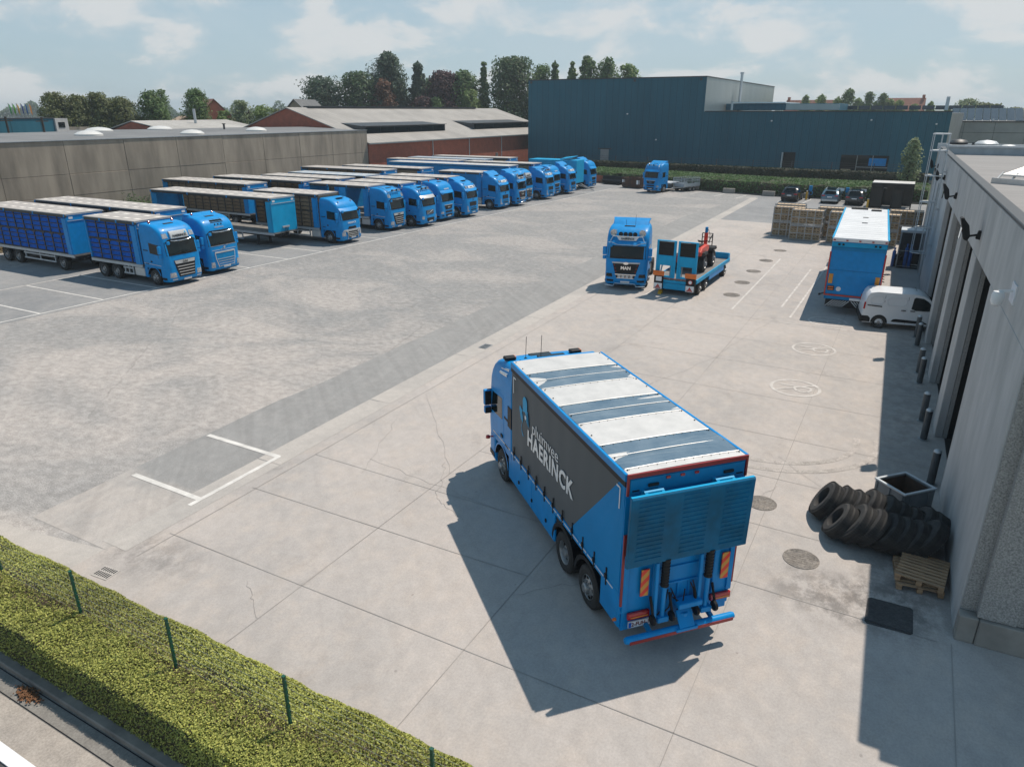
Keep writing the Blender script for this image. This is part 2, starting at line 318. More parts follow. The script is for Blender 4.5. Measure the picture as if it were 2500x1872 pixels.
PATCHM = ground_mat('fresh asphalt patch', (.06, .06, .06), (.045, .045, .047), (.075, .07, .07), 1, 5, fine=.2)
# ---------------------------------------------------------------- ground sheets and markings
sheet('ground', [(-3000,-200),(3000,-200),(3000,5000),(-3000,5000)], -.06, G_LAND)
sheet('asphalt_yard', [(-68.6,6.0),(-15.7,6.0),(-17.1,101),(-46,104),(-68.6,126)], 0., G_OLD)
sheet('parking_bay_pavement', [(-52,8),(-39.7,8),(-37.0,101),(-60,101)], .004, G_BAY)
sheet('concrete_yard', [(-15.95,6.0),(40,6.0),(40,71),(-16.75,73)], .004, G_CONC)
sheet('far_parking_pavement', [(-16.75,73),(40,71),(40,95.8),(-16,96.6),(-17.2,97)], .004, G_LOT)
sheet('road_shoulder', [(-68,6.0),(-15.97,6.0),(-15.97,8.2),(-19,7.7),(-40,8.1),(-68,8.1)], .004, G_BAND)
def wob(x0, y0, x1, y1, n, a, s):
    r = random.Random(s); return [(x0+(x1-x0)*i/n+(r.uniform(-a,a) if 0 < i < n else 0), y0+(y1-y0)*i/n) for i in range(n+1)]
sheet('asphalt_strip', [(-15.95,8.2)]+[(-16.75,73),(-17.6,93),(-18.5,93)]+wob(-20.2,73,-19.35,14.5,40,.09,3)+[(-19.25,10.9),(-19.1,8.2)], .005, G_STRIP)
mb = MB()
for a, b_ in ((8.4, 13.5), (13.55, 19), (19.05, 25), (25.05, 32), (32.05, 40), (40.05, 52), (52.1, 66), (66.1, 80), (80.1, 94)):
    xa, xb = -15.95-(a-8)*.0152, -15.95-(b_-8)*.0152
    mb.face([(xa-.42,a,.009),(xa+.5,a,.009),(xb+.5,b_,.009),(xb-.42,b_,.009)])
struct('concrete_border', mb, G_BAND, fix=False)
def strip(mb, pts, wd, z=.012):
    for (x0,y0),(x1,y1) in zip(pts, pts[1:]):
        d = Vector((x1-x0, y1-y0)); d.normalize(); nx, ny = -d.y*wd/2, d.x*wd/2
        mb.face([(x0-nx,y0-ny,z),(x1-nx,y1-ny,z),(x1+nx,y1+ny,z),(x0+nx,y0+ny,z)])
def crackline(mb, p, q, s, a=.25, n=14, wd=.012):
    r = random.Random(s); pts = []
    for i in range(n+1):
        f = i/n; pts.append((p[0]+(q[0]-p[0])*f+r.uniform(-a,a)*(0<i<n), p[1]+(q[1]-p[1])*f+r.uniform(-a,a)*(0<i<n)))
    strip(mb, pts, wd)
mb = MB()
for x in (-10.68, -6.33, -2.04, 2.25):
    strip(mb, [(x, 6.2), (x, 14.4 if x > 2 else 66)], .017)
strip(mb, [(-15.02,8.4),(-15.7,68)], .02)
for x0, y in ((-15.2, 12.15), (-15.2, 9.45)):
    strip(mb, [(x0, y),(2.2 if y < 12 else -6.33, y+.12)], .02)
for y in (14.6, 17.3, 20.1, 23.1, 26.6, 30.2, 33.6, 37.5, 42, 47, 52.5, 58):
    strip(mb, [(-10.68 if y > 15 else -15.1, y),(2.0, y-.25)], .014)
struct('pavement_joints', mb, JOINT, fix=False)
mb = MB()
for i, (p, q) in enumerate((((-15,20.5),(-10.7,15.6)), ((-13.4,15.2),(-8.4,14.5)), ((-11.2,16.1),(-10.2,14.2)), ((-10.2,14.2),(-8.6,13.4)), ((-14.6,18.2),(-13,14.3)), ((-6.3,30.5),(-8.3,24)), ((-6.3,31),(-5.2,38)), ((-2,19.5),(-2.6,17.4)), ((-12,47),(-9.5,39)), ((-2.3,21.5),(1.8,17.2)), ((-9.5,56),(-6,49)), ((-6.3,11.5),(-4.6,13.2)), ((-11.9,9),(-10.7,8.2)), ((-34,30),(-28,37)), ((-30,22),(-22,27)), ((-26,40),(-19.6,44)))):
    crackline(mb, p, q, i, .07, 12, .009)
struct('pavement_cracks', mb, JOINT, fix=False)
mb = MB()   # white paint
strip(mb, [(-40.1,9),(-37.0,96.2)], .13)
ys = [16.4, 20.0, 23.46, 26.86, 30.3, 33.8, 37.3, 40.7, 44.1, 47.6, 51, 54.3, 57.6, 61, 64.5, 68, 71.5, 75, 78.5, 82, 85.6, 89.2, 92.9, 96.2]
for y in ys: strip(mb, [(-47.2,y-.1),(-39.9+.033*(y-15),y)], .12, .013)
for y in (13.95, 11.0): strip(mb, [(-19.25+(.35 if y < 12 else 0), y),(-15.95,y-.03)], .17, .014)
strip(mb, [(-15.98,13.95),(-15.93,10.6)], .15, .015)
for x in (-28.2, -24.9, -21.6, -18.7): strip(mb, [(x-.5, 92.3+(-18-x)*.25),(x, 96.1+(-18-x)*.33)], .13, .013)
for x in (-13.9, -11.1, -6.7, -4.4): strip(mb, [(x-.1,91),(x+.25,95.6)], .12, .013)
struct('white_markings', mb, MARK, fix=False)
mb = MB()   # worn paint
strip(mb, [(-47.5,9),(-46.5,60)], .12, .013)
strip(mb, [(-12.3,55.6),(-4.0,55.2)], .09)
for pts in ([(-7.6,38.7),(-7.7,54.8)], [(-4.55,38.5),(-4.4,54.5)], [(-5.3,40.5),(-5.25,52)], [(-12.3,55.6),(-12.25,52.5)], [(-15.3,39.6),(-13.9,39.3)], [(-12.9,38.5),(-12.7,41)], [(-4.9,37.3),(-1.7,37.4)]): strip(mb, pts, .11)
for y, k in ((27.95, 1.), (33.42, .9), (38.6, .85)):
    xc = -2.74; R = .95
    for i in range(36):
        a, b_ = 2*pi*i/36, 2*pi*(i+1)/36
        mb.face([(xc+cos(a)*(R-.12*k),y+sin(a)*(R-.12*k),.013),(xc+cos(b_)*(R-.12*k),y+sin(b_)*(R-.12*k),.013),(xc+cos(b_)*R,y+sin(b_)*R,.013),(xc+cos(a)*R,y+sin(a)*R,.013)])
    strip(mb, [(xc-.58,y+.2),(xc+.55,y+.2)], .11*k, .014)      # stem of the P, lying on its side
    pb = [(xc+.5,y+.2)]+[(xc+.3+.25*cos(t), y-.09+.29*sin(t)) for t in np.linspace(pi/2,-pi/2,9)]+[(xc-.02,y-.38),(xc-.06,y+.2)]
    pb = [(xc+.55,y+.2),(xc+.58,y-.08),(xc+.48,y-.3),(xc+.3,y-.36),(xc+.1,y-.3),(xc-.02,y-.08),(xc-.02,y+.2)]
    strip(mb, pb, .1*k, .015)
    strip(mb, [(xc-.64,y-.5),(xc+.62,y+.56)], .09*k, .016)
struct('worn_markings', mb, FAINT, fix=False)
TYREMARK = ground_mat('rubber tyre marks', (.345, .32, .295), (.41, .375, .35), (.37, .34, .315), .4, 6, (.4, .6), fine=.2)
mb = MB()
for r0 in (3.0, 3.6):
    strip(mb, [(-3.2+r0*cos(t), 23.6+r0*sin(t)*.9) for t in np.linspace(-2.0, .2, 16)], .2, .0105)
struct('tyre_marks', mb, TYREMARK, fix=False)
# manholes, drains, patch: one thing each
def manhole(x, y, r, label):
    mb = MB(); mb.lathe([(r, 0.), (r, .012), (r*.93, .014), (r*.9, .008), (r*.86, .014)], 28)
    for k in range(-3, 4): mb.box(-r*.7, r*.7, k*r*.22-.012, k*r*.22+.012, .012, .017)
    o = mb.build('manhole_cover', MANH, loc=(x, y, .006)); tag(o, label, 'manhole', 'round manhole covers in the concrete')
manhole(-.86, 16.05, .42, 'round rusty manhole cover nearest the stacked tyres and pallets')
manhole(-2.2, 18.3, .40, 'round manhole cover just right of the curtain lorry tail')
for x, y, l in ((-8.35,42.0,'nearest the low loader wheels'), (-8.5,45.6,'second nearest along the low loader'), (-8.55,49.4,'third along, beside the low loader front'), (-8.5,53.6,'fourth along, past the low loader front'), (-8.3,58.2,'farthest of the row, towards the crate stacks')):
    manhole(x, y, .48, 'dark round manhole cover '+l)
mb = MB(); mb.prism([(.70,14.28),(1.52,14.32),(1.56,14.38),(1.55,15.22),(1.5,15.28),(.72,15.26),(.66,15.2),(.65,14.34)], 2, .004, .012)
tag(mb.build('asphalt_patch', PATCHM), 'dark rectangular asphalt repair patch in front of the pallets', 'patch')
mb = MB()
mb.box(-.25,.25,-.2,.2,0,.006,0)
for k in range(7): mb.box(-.22+k*.066,-.185+k*.066,-.15,-.0,.006,.008,1); mb.box(-.22+k*.066,-.185+k*.066,.04,.16,.006,.008,1)
o = mb.build('drain_grate', [G_BAND, BLACK], loc=(-15.05, 7.62, .008)); o.rotation_euler = (0,0,.08); tag(o, 'rectangular slotted drain grate set in concrete beside the hedge', 'drain')
mb = MB(); mb.box(-.2,.2,-.32,.32,0,.01,0); [mb.box(-.16,.16,-.28+k*.1,-.24+k*.1,.01,.014,1) for k in range(6)]
tag(mb.build('gully_grate', [STEEL, BLACK], loc=(-16.02, 26.6, .012)), 'small iron gully grate in the border band beyond the lorry cab', 'drain')
# ---------------------------------------------------------------- roadside
PLINTH_ = mat('old kerb concrete', (.25, .225, .195), .9, c2=(.15, .135, .12), scale=2.4, det=9, world=True)
mb = MB(); mb.box(-70,-2,4.78,5.06,-.05,.12); mb.build('kerb', PLINTH_, bevel=.02)['kind'] = 'structure'
sheet('gutter', [(-70,4.4),(0,4.4),(0,4.78),(-70,4.78)], .006, G_GUT)
mb = MB(); [strip(mb, [(-70,y),(0,y)], .02, .01) for y in (4.75, 4.42)]; struct('gutter_joints', mb, BLACK, fix=False)
sheet('cycle_path', [(-70,3.78),(0,3.78),(0,4.4),(-70,4.4)], .004, G_PATH)
mb = MB(); mb.box(-70,0,3.58,3.8,-.05,.03); struct('edge_line', mb, WHITE)
sheet('road', [(-70,-12),(40,-12),(40,3.58),(-70,3.58)], 0., G_ROAD)
LEAFLIT = mat('dry leaf', (.20, .09, .04), .9, c2=(.09, .045, .02), island=True)
mb = MB(); r = random.Random(5)
for k in range(260):
    x, y = r.gauss(-12.75,.16), r.gauss(4.62,.06); a = r.uniform(0,6); s = r.uniform(.012,.035); z = .012+r.uniform(0,.05)
    mb.face([(x+cos(a)*s,y+sin(a)*s,z),(x-sin(a)*s,y+cos(a)*s,z+.01),(x-cos(a)*s,y-sin(a)*s,z),(x+sin(a)*s,y-cos(a)*s,z+r.uniform(0,.03))])
tag(mb.build('leaf_pile', LEAFLIT, fix=False), 'small heap of brown leaves and litter lying in the gutter', 'leaves', kind='thing')
# ---------------------------------------------------------------- cladding materials
def panel_mat(name, c, c2, seam, axis='X', w=1., depth=.5, rough=.5, metal=0., streak=None, linedark=.6, spec=.4):
    """profiled sheet: seams every w metres along a world axis, weather streaks down it"""
    m = mat(name, c, rough, metal, c2=c2, scale=.25, det=8, world=True, spec=spec, stretch=(1.2,1.2,.25)); t, b = sub(m)
    src = b.inputs['Base Color'].links[0].from_node
    g = N(t, 'ShaderNodeNewGeometry'); s = N(t, 'ShaderNodeSeparateXYZ'); LK(t, g, 'Position', s, 0)
    d = N(t, 'ShaderNodeMath', operation='DIVIDE', i1=w); LK(t, s, 'XYZ'.index(axis), d, 0)
    f = N(t, 'ShaderNodeMath', operation='FRACT'); LK(t, d, 0, f, 0)
    c_ = N(t, 'ShaderNodeMath', operation='LESS_THAN', i1=seam/w); LK(t, f, 0, c_, 0)
    mm = N(t, 'ShaderNodeMixRGB'); LK(t, c_, 0, mm, 0); LK(t, src, 0, mm, 1); mm.inputs[2].default_value = (*[x*linedark for x in c2], 1); LK(t, mm, 0, b, 'Base Color')
    sn = N(t, 'ShaderNodeMath', operation='MULTIPLY', i1=2*pi*4/w); LK(t, s, 'XYZ'.index(axis), sn, 0); si = N(t, 'ShaderNodeMath', operation='SINE'); LK(t, sn, 0, si, 0)
    bp = N(t, 'ShaderNodeBump'); bp.inputs['Strength'].default_value = depth; bp.inputs['Distance'].default_value = .03; LK(t, si, 0, bp, 'Height'); LK(t, bp, 0, b, 'Normal')
    return m
DKCLAD = panel_mat('dark petrol cladding', (.024, .122, .175), (.019, .098, .142), .05, 'X', 1.15, .25, .5, linedark=.6, spec=.15)
LTCLAD = panel_mat('pale grey cladding', (.36, .39, .39), (.30, .33, .33), .04, 'Y', 1.0, .3, .35, .4)
GRCLAD = mat('grey concrete panels', (.30, .305, .31), .85, c2=(.25, .255, .26), scale=.6, world=True)
BRICK = mat('red brick', (.40, .09, .05), .9, c2=(.13, .038, .025), scale=1.3, det=10, world=True)
t, b = sub(BRICK); bt = N(t, 'ShaderNodeTexBrick'); bt.inputs['Scale'].default_value = 1; bt.inputs['Brick Width'].default_value = .22; bt.inputs['Row Height'].default_value = .075; bt.inputs['Mortar Size'].default_value = .01
bt.inputs['Color1'].default_value = (.50,.12,.06,1); bt.inputs['Color2'].default_value = (.36,.085,.045,1); bt.inputs['Mortar'].default_value = (.24,.16,.12,1)
g = N(t, 'ShaderNodeNewGeometry'); s_ = N(t, 'ShaderNodeSeparateXYZ'); LK(t, g, 'Position', s_, 0); ad = N(t, 'ShaderNodeMath', operation='ADD'); LK(t, s_, 0, ad, 0); LK(t, s_, 1, ad, 1)
cb = N(t, 'ShaderNodeCombineXYZ'); LK(t, ad, 0, cb, 0); LK(t, s_, 2, cb, 1); LK(t, cb, 0, bt, 'Vector')
src = b.inputs['Base Color'].links[0].from_node; mm = N(t, 'ShaderNodeMixRGB', i0=.6); LK(t, src, 0, mm, 1); LK(t, bt, 0, mm, 2); LK(t, mm, 0, b, 'Base Color')
CORRU = panel_mat('grey corrugated roof', (.36, .345, .325), (.27, .26, .245), .1, 'Y', 1.1, .6, .85, linedark=.93)
CORRU2 = panel_mat('light corrugated roof', (.44, .43, .41), (.33, .32, .30), .1, 'Y', 1.1, .6, .8, linedark=.9)
ROOFBIT = mat('grey roofing felt', (.27, .26, .255), .9, c2=(.215, .21, .205), scale=.5, det=10, world=True, stretch=(.5,2.4,1), bump=.1)
ROOFDK = mat('weathered flat roof', (.19, .195, .20), .85, c2=(.13, .135, .14), scale=.2, det=10, world=True)
WALLW = mat('pale rendered concrete', (.47, .47, .465), .85, c2=(.335, .34, .34), scale=1.3, det=10, world=True, stretch=(1,1,.35), bump=.15, bscale=30)
AGG = mat('washed aggregate concrete', (.43, .42, .40), .95, c2=(.17, .17, .165), scale=34, det=6, world=True, bump=.7, bscale=45)
PLINTH = mat('plinth concrete', (.30, .28, .25), .9, c2=(.21, .195, .175), scale=1.4, det=9, world=True)
STAINC = mat('stained concrete panel', (.385, .33, .265), .9, c2=(.19, .165, .135), scale=.55, det=11, world=True, stretch=(1,1.1,.22), bump=.1, bscale=20)
DARKIN = mat('painted interior shade', (.012, .013, .014), .9, var=.1)  # near-black colour stands in for the shade inside unlit openings
DOME = mat('white dome skylight', (.68, .67, .64), .35, var=.05, coat=.3)
GUTTERM = mat('dark flashing', (.03, .036, .042), .5, var=.1)
TILE = mat('red roof tiles', (.26, .10, .065), .85, c2=(.16, .065, .045), scale=1.2, det=9, world=True)
SLATE = mat('grey slate roof', (.13, .135, .14), .8, c2=(.085, .09, .095), scale=1, world=True)
PVGL = mat('solar panel glass', (.02, .035, .05), .15, c2=(.03, .05, .07), scale=.8, world=True)
# ---------------------------------------------------------------- hall on the left with concrete panel wall
def hall_left():
    t = thing('warehouse', 'low long hall with stained grey concrete panel wall and flat roof with domes', 'warehouse', (-69, 0, 0))
    zs = (0, 2.68, 4.6, 7.52); y = 16.5; ends = []
    while y < 83: ends.append((y, min(y+5.93, 83.05))); y += 5.93
    for a, b_ in ends:
        mb = MB()
        for z0, z1 in zip(zs, zs[1:]): mb.box(-.25, random.uniform(-.012,.012), a+.015, b_-.015, z0+.012, z1-.012)
        mb.build('wall_panel', STAINC, t, bevel=.02)
    MB().box(-.5,-.06,16.5,83.0,0,7.5).build('joint_backing', GUTTERM, t)
    MB().box(-.4,.07,16.4,83.1,7.53,7.6).build('roof_edge', STEEL, t)
    mb = MB(); mb.slab([[(-.4,16.5,7.56),(-.4,83,7.56)],[(-11.5,16.5,7.92),(-11.5,83,7.92)],[(-48,16.5,7.3),(-48,83,7.3)]], (0,0,-.3)); mb.build('roof', ROOFDK, t)
    MB().box(-49,-48,16.5,83,0,7.75).box(-48,-.5,82.6,82.98,0,7.3).build('wall', STAINC, t)
    for x, yy, s in ((-6.3,46.7,1.3),(-16,54,1.5),(-20,65,1.5),(-3.4,56.9,1.25),(-5.6,68.2,1.25)):
        z = 7.56+.36*min(1,(-x-.4)/11.1) if x > -11.5 else 7.92-.62*(-x-11.5)/36.5
        mb = MB(); mb.lathe([(s*1.02,-.1),(s*1.02,.12),(s*.98,.16),(s*.75,.34),(s*.4,.45),(0,.5)], 20); mb.build('dome_skylight', DOME, t, smooth=50, loc=(x, yy, z))
    mb = MB(); mb.cyl((-10,67,7.9),(-10,67,8.5),.12).cyl((-10,67,8.5),(-10,67,8.6),.22); mb.build('vent_pipe', GUTTERM, t)
hall_left()
# ---------------------------------------------------------------- brick hall behind it
def hall_brick():
    t = thing('brick_hall', 'red brick factory hall with grey corrugated gable roof and long dormer windows', 'hall', (-69, 83.2, 0))
    L = 62; ez, rz_, rx = 5.95, 10.6, -15
    mb = MB(); mb.prism([(0,0),(0,ez-.1),(-6.9,8.05),(rx,rz_-.12),(-30,ez-.1),(-30,0)], 1, .02, L); mb.build('wall', BRICK, t)
    mb = MB(); a, b_ = -.25, L+.3
    mb.slab([[(.35,a,ez-.1),(.35,b_,ez-.1)],[(-6.9,a,8.15),(-6.9,b_,8.15)],[(rx,a,rz_),(rx,b_,rz_)],[(-30.4,a,ez),(-30.4,b_,ez)]], (0,0,-.12)); mb.build('roof', CORRU, t)
    MB().box(.28,.5,a,b_,ez-.3,ez-.16).build('gutter', STEEL, t)
    for y0, y1 in ((3.2, 24.2), (33.5, 55)):
        d = MB(); d.prism([(-3.1,6.9),(-3.1,7.95),(-8.2,8.45),(-8.0,8.3)], 1, y0, y1); dd = d.build('dormer', GUTTERM, t)
        g = MB()
        n = 6
        for k in range(n): g.box(-3.1,-3.06, y0+.15+(y1-y0-.3)*k/n+.06, y0+.15+(y1-y0-.3)*(k+1)/n-.06, 7.02, 7.8)
        g.build('window', GLASS, dd); f = MB(); f.box(-3.4,-2.85,y0-.2,y1+.2,7.98,8.06); f.build('eave', SLATE, dd)
    MB().box(rx-.6,rx+.6,4,L-9,rz_-.06,rz_+.2).build('ridge_light', GUTTERM, t)
    for y in (15.8, 26.8, 38.1):
        mb = MB(); mb.cyl((.1,y,0),(.1,y,5.75),.07,8); mb.build('downpipe', PALESTEEL, t); mb = MB(); mb.box(-.02,.06,y-.5,y-.2,0,5.6); mb.build('pier', BRICK, t)
    mb = MB(); mb.box(.1,.3,35.8,36.4,0,2.9); mb.build('meter_box', STEEL, t)
hall_brick()
# ---------------------------------------------------------------- dark petrol hall
def hall_dark():
    t = thing('dark_hall', 'large dark petrol blue clad industrial hall with a taller left half', 'hall', (0, 126.8, 0))
    x0, xm, x1 = -66.2, -33.1, 2.9
    MB().box(x0,xm,0,62,0,15.35).build('tall_block', [DKCLAD], t)
    MB().box(xm-.02,xm+.03,.12,62,10.0,15.3).build('side_wall', LTCLAD, t)
    MB().box(xm+.02,x1,.02,50,0,9.98).build('low_block', DKCLAD, t)
    mb = MB(); mb.prism([(x1+.005,.12),(x1+1.75,7.4),(x1+1.75,20),(x1+.005,20)],2,0,9.8); mb.build('gable_wall', GRCLAD, t)
    MB().box(x0-.06,xm+.1,-.07,.4,15.3,15.48).box(xm-.3,xm+.1,.42,62,15.3,15.48).build('roof_trim', GUTTERM, t)
    MB().box(xm+.2,x1+.1,-.06,.4,9.95,10.1).build('parapet_trim', GUTTERM, t)
    MB().box(xm+.3,-13.7,14,30,10.2,11.3).build('roof_housing', DKCLAD, t, bevel=.05)
    MB().box(-22.3,-13.6,13.8,13.96,10.25,11.2).build('housing_face', LTCLAD, t)
    MB().box(-31.5,-22.4,13.6,30.2,11.35,11.55).build('housing_cap', WHITE, t)
    mb = MB(); mb.cyl((-32.2,22,10),(-32.2,22,16.6),.25).cyl((-32.2,22,16.6),(-32.2,22,16.9),.36); mb.build('chimney', PALESTEEL, t)
    mb = MB(); mb.cyl((-29,2,10.2),(-29,2,11.6),.18); mb.build('vent_pipe', PALESTEEL, t)
    mb = MB(); mb.box(2.0,2.5,12,12.5,10.2,12.2); mb.build('vent_pipe', PALESTEEL, t)
    mb = MB(); mb.box(-51.3,-49.7,-.05,.02,0,3.6); d = mb.build('door', STEEL, t); MB().box(-51.8,-49.2,-.1,.0,3.65,3.8).build('lintel', GUTTERM, d)
    MB().box(-19.5,-17.7,-.03,.06,.2,3.9).build('doorway', DARKIN, t)
    MB().box(-19.75,-19.55,-.5,-.02,.2,3.85).build('door_leaf', PALESTEEL, t)
    mb = MB(); mb.box(-10.9,-4.2,-.05,.02,.3,3.7); wnd = mb.build('window', GLASS, t)
    mb = MB(); [mb.box(x-.05,x+.05,-.1,-.055,.3,3.7) for x in (-8.6,-6.4)]; mb.box(-8.6,-4.2,-.1,-.06,1.9,2.0); mb.build('frame', STEEL, wnd)
    MB().box(-6.9,-4.5,-.09,-.06,2.2,3.3).build('blue_panel', BLUE, wnd); MB().box(-10.7,-9.3,-.09,-.06,.35,1.6).build('sand_panel', CRATEWOOD, wnd)
    MB().box(x0-.02,x1+.02,-.09,.05,0,.35).build('plinth', PLINTH, t)
    for x, z in ((-46.5,9.6),(-22,8.6),(-41,5.4),(-7.5,8.8),(1.2,8.3)): mb = MB(); mb.box(x-.12,x+.12,-.22,-.0,z-.1,z+.1); mb.build('wall_lamp', WHITE, t, bevel=.02)
    for x, z in ((-65.6,15.0),(-45.5,15.0),(-34,15.0)): mb = MB(); mb.box(x-.2,x+.2,-.12,.0,z-.2,z+.2); mb.build('overflow_spout', GUTTERM, t)
hall_dark()
def hall_grey():
    t = thing('grey_hall', 'grey concrete panel hall with solar panels behind the dark hall', 'hall', (0, 134.5, 0))
    MB().box(3.0,40,0,36,0,8.55).build('wall', GRCLAD, t)
    MB().box(2.9,40,-.08,.3,8.5,8.68).build('roof_trim', GUTTERM, t)
    mb = MB(); [mb.box(x-.02,x+.02,-.03,.02,0,8.5) for x in range(5,40,4)]; mb.box(3,40,-.03,.02,7.0,7.05); mb.build('panel_joints', GUTTERM, t)
    mb = MB()
    for k in range(9): mb.prism([(2.5,8.75),(2.62,8.7),(7.2,10.45),(7.1,10.5)], 0, 3.2+k*1.05-.0, 3.2+k*1.05+.98)
    mb.build('solar_array', PVGL, t)
    MB().box(12.9,40,6,30,8.55,10.2).build('roof_housing', WALLW, t)
    [MB().cyl((x,1.4,8.6),(x,1.4,9.0),.12).build('roof_vent', PALESTEEL, t) for x in (6.2, 8.7)]
    mb = MB(); [mb.box(-16+k*2.1,-16+k*2.1+1.9,22,22.08,10.3,11.0) for k in range(13)]; mb.build('roof_screen', PVGL, t)
hall_grey()
# ---------------------------------------------------------------- workshop on the right
WS_ANG = .028
def ws_loc(y): return (2.28-.028*(y-14.95), y)
def workshop():
    t = thing('workshop', 'pale concrete workshop on the right with tall dark gateways and flat roof', 'workshop', (2.28, 14.95, 0), WS_ANG)
    Hh, LZ, L = 7.75, 6.0, 43.8
    open_ = [(6.4,10.55),(11.85,16.2),(17.45,21.85),(23.0,27.3)]
    piers = [(0.,6.4),(10.55,11.85),(16.2,17.45),(21.85,23.0),(27.3,36.2),(37.5,39.6),(40.6,L)]
    for i, (a, b_) in enumerate(piers):
        mb = MB(); mb.box(0,.24 if not 0 < i < 4 else .24,a+.002,b_-.002,0,LZ-.004,0); o = mb.build('wall_panel' if b_-a > 2 else 'pillar', WALLW, t, bevel=.02)
        if 0 < i < 4:
            mb = MB(); mb.box(.245,.36,a-.03,b_+.03,0,LZ-.01); mb.build('pillar_side', AGG, t); mb = MB(); mb.box(.365,1.42,a+.0,b_-.0,0,LZ-.02); mb.build('dark_backing', DARKIN, t)  # last box is a backing painted near-black as the unlit depth behind the pillar
    a0 = 0
    for b_ in (7.3, 14.6, 21.9, 29.2, 36.5, L):
        mb = MB(); mb.box(-.004,.3,a0+.012,b_-.012,LZ,Hh); mb.build('lintel_panel', WALLW, t, bevel=.015); a0 = b_
    for a, b_ in open_:
        d = MB(); d.box(1.5,1.56,a-1.,b_+1.,.02,LZ); dd = d.build('gate', DARKIN, t)  # panel coloured near-black as the unlit room behind the open gateway
        f = MB()
        for k in range(4): yy = a+.1+(b_-a-.2)*k/3; f.box(1.44,1.5,yy-.04,yy+.04,.02,LZ-.05)
        for z in (.1, 1.5, 3., 4.5, 5.9): f.box(1.45,1.5,a+.05,b_-.05,z-.03,z+.03)
        f.build('gate_frame', GUTTERM, dd)
    for a, b_ in ((36.2,37.5),(39.6,40.6)):
        d = MB(); d.box(.2,.26,a,b_,.02,LZ); d.build('glass_door', GLASS, t)
    mb = MB(); mb.box(.05,26,.35,L-.35,6.9,7.35); mb.build('roof', ROOFBIT, t)
    MB().box(-.02,.3,.0,L,Hh+.002,Hh+.09).build('coping', GUTTERM, t, bevel=.02)
    MB().box(.36,26,L-.35,L,6.95,7.82).build('parapet', mat('flaking grey parapet', (.36,.41,.44), .8, c2=(.25,.29,.32), scale=1.2, det=9, world=True), t)
    MB().box(.36,26,L-.42,L+.06,7.825,7.95).build('parapet_coping', PALESTEEL, t)
    mb = MB(); mb.box(.3,.95,-.28,.0,.62,Hh); mb.box(.95,1.1,-.24,0,.62,Hh); mb.box(1.1,26,-.28,0,.62,Hh); o = mb.build('aggregate_wall', AGG, t)
    MB().box(.04,.3,-.05,0,.0,Hh).build('corner_post', AGG, t)
    MB().box(.0,.34,-.34,-.06,0,.6).box(.35,26,-.36,0,0,.6).build('plinth', PLINTH, t, bevel=.02)
    MB().box(.3,26,.3,L-.4,0,.02).build('floor_slab', DARKIN, t)  # floor painted dark in place of indoor shade
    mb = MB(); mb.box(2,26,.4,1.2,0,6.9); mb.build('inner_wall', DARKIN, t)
    mb = MB(); mb.box(0,26,0,.2,Hh-.4,Hh+.02); mb.build('front_parapet', AGG, t)
    m_ = MB(); m_.slab([[(1.35,20.9,7.7),(6,17.2,7.7)],[(2.6,21.6,8.2),(7,21.5,8.2)]], (0,0,-.06)); m_.bar((1.0,20.7,7.42),(3,19.2,7.42),.06,.3); [m_.bar((1.1+k*.45,20.75-k*.35,7.37),(1.4+k*.45,21.2-k*.35,7.75),.06) for k in range(5)]; m_.build('roof_hatch', ALU, t)
    for (y, z) in ((10.6,6.75),(21.9,6.8),(32,6.8),(41.2,6.85)):
        mb = MB(); mb.bar((0,y,z-.1),(-.34,y,z-.18),.06); mb.bar((0,y,z+.0),(-.05,y,z-.25),.16); mb.prism([(-.62,z+.36),(-.55,z+.38),(-.36,z+.16),(-.28,z-.16),(-.34,z-.3),(-.44,z-.26)], 1, y-.2, y+.2)
        o = mb.build('floodlight', BLACK, t, bevel=.015); MB().obox((-.53,y,z+.05),(.02,0,.3),(0,.18,0),(.006,0,-.0004)).build('lamp_glass', GLASS, o)
    mb = MB(); mb.box(0,-.03,2.5,3.1,6.35,6.75); mb.bar((0,2.8,6.6),(-.28,2.8,6.56),.05); mb.lathe([(.0,.1),(.1,.08),(.12,0),(.12,-.12),(.09,-.2),(0,-.25)], 16, Matrix.Translation((-.27,2.8,6.48))); mb.build('dome_camera', WHITE, t, smooth=40)
    mb = MB(); mb.lathe([(0,.1),(.07,.07),(.1,0),(.1,-.06)], 12, Matrix.Translation((.62,-.3,3.2)) @ Matrix.Rotation(pi/2,4,'X')); mb.build('sensor', WHITE, t, smooth=40)
    return t
WS = workshop()
# cage ladder fixed to the workshop wall
def ladder():
    t = thing('cage_ladder', 'pale metal cage ladder fixed to the workshop wall rising above the roof', 'ladder', (*ws_loc(46.5), 0), WS_ANG)
    mb = MB()
    for y in (-.25,.25): mb.bar((-.2,y,2.3),(-.2,y,9.0),.08,.05)
    for k in range(24): mb.cyl((-.2,-.25,2.4+k*.27),(-.2,.25,2.4+k*.27),.018,6)
    for z in (3,5,7): mb.bar((0,-.25,z),(-.2,-.25,z),.04); mb.bar((0,.25,z),(-.2,.25,z),.04)
    mb.build('ladder_rails', PALESTEEL, t)
    mb = MB()
    for z in (2.6,4.0,5.4,6.8,8.1,8.95): mb.tube([(-.2+.02,.32,z),(-.55,.4,z),(-.92,.22,z),(-1.0,0,z),(-.92,-.22,z),(-.55,-.4,z),(-.18,-.32,z)], .035, 5)
    for x, y in ((-.55,.4),(-.92,.22),(-1,0),(-.92,-.22),(-.55,-.4)): mb.bar((x,y,2.6),(x,y,8.95),.06,.03)
    mb.build('safety_cage', PALESTEEL, t)
ladder()
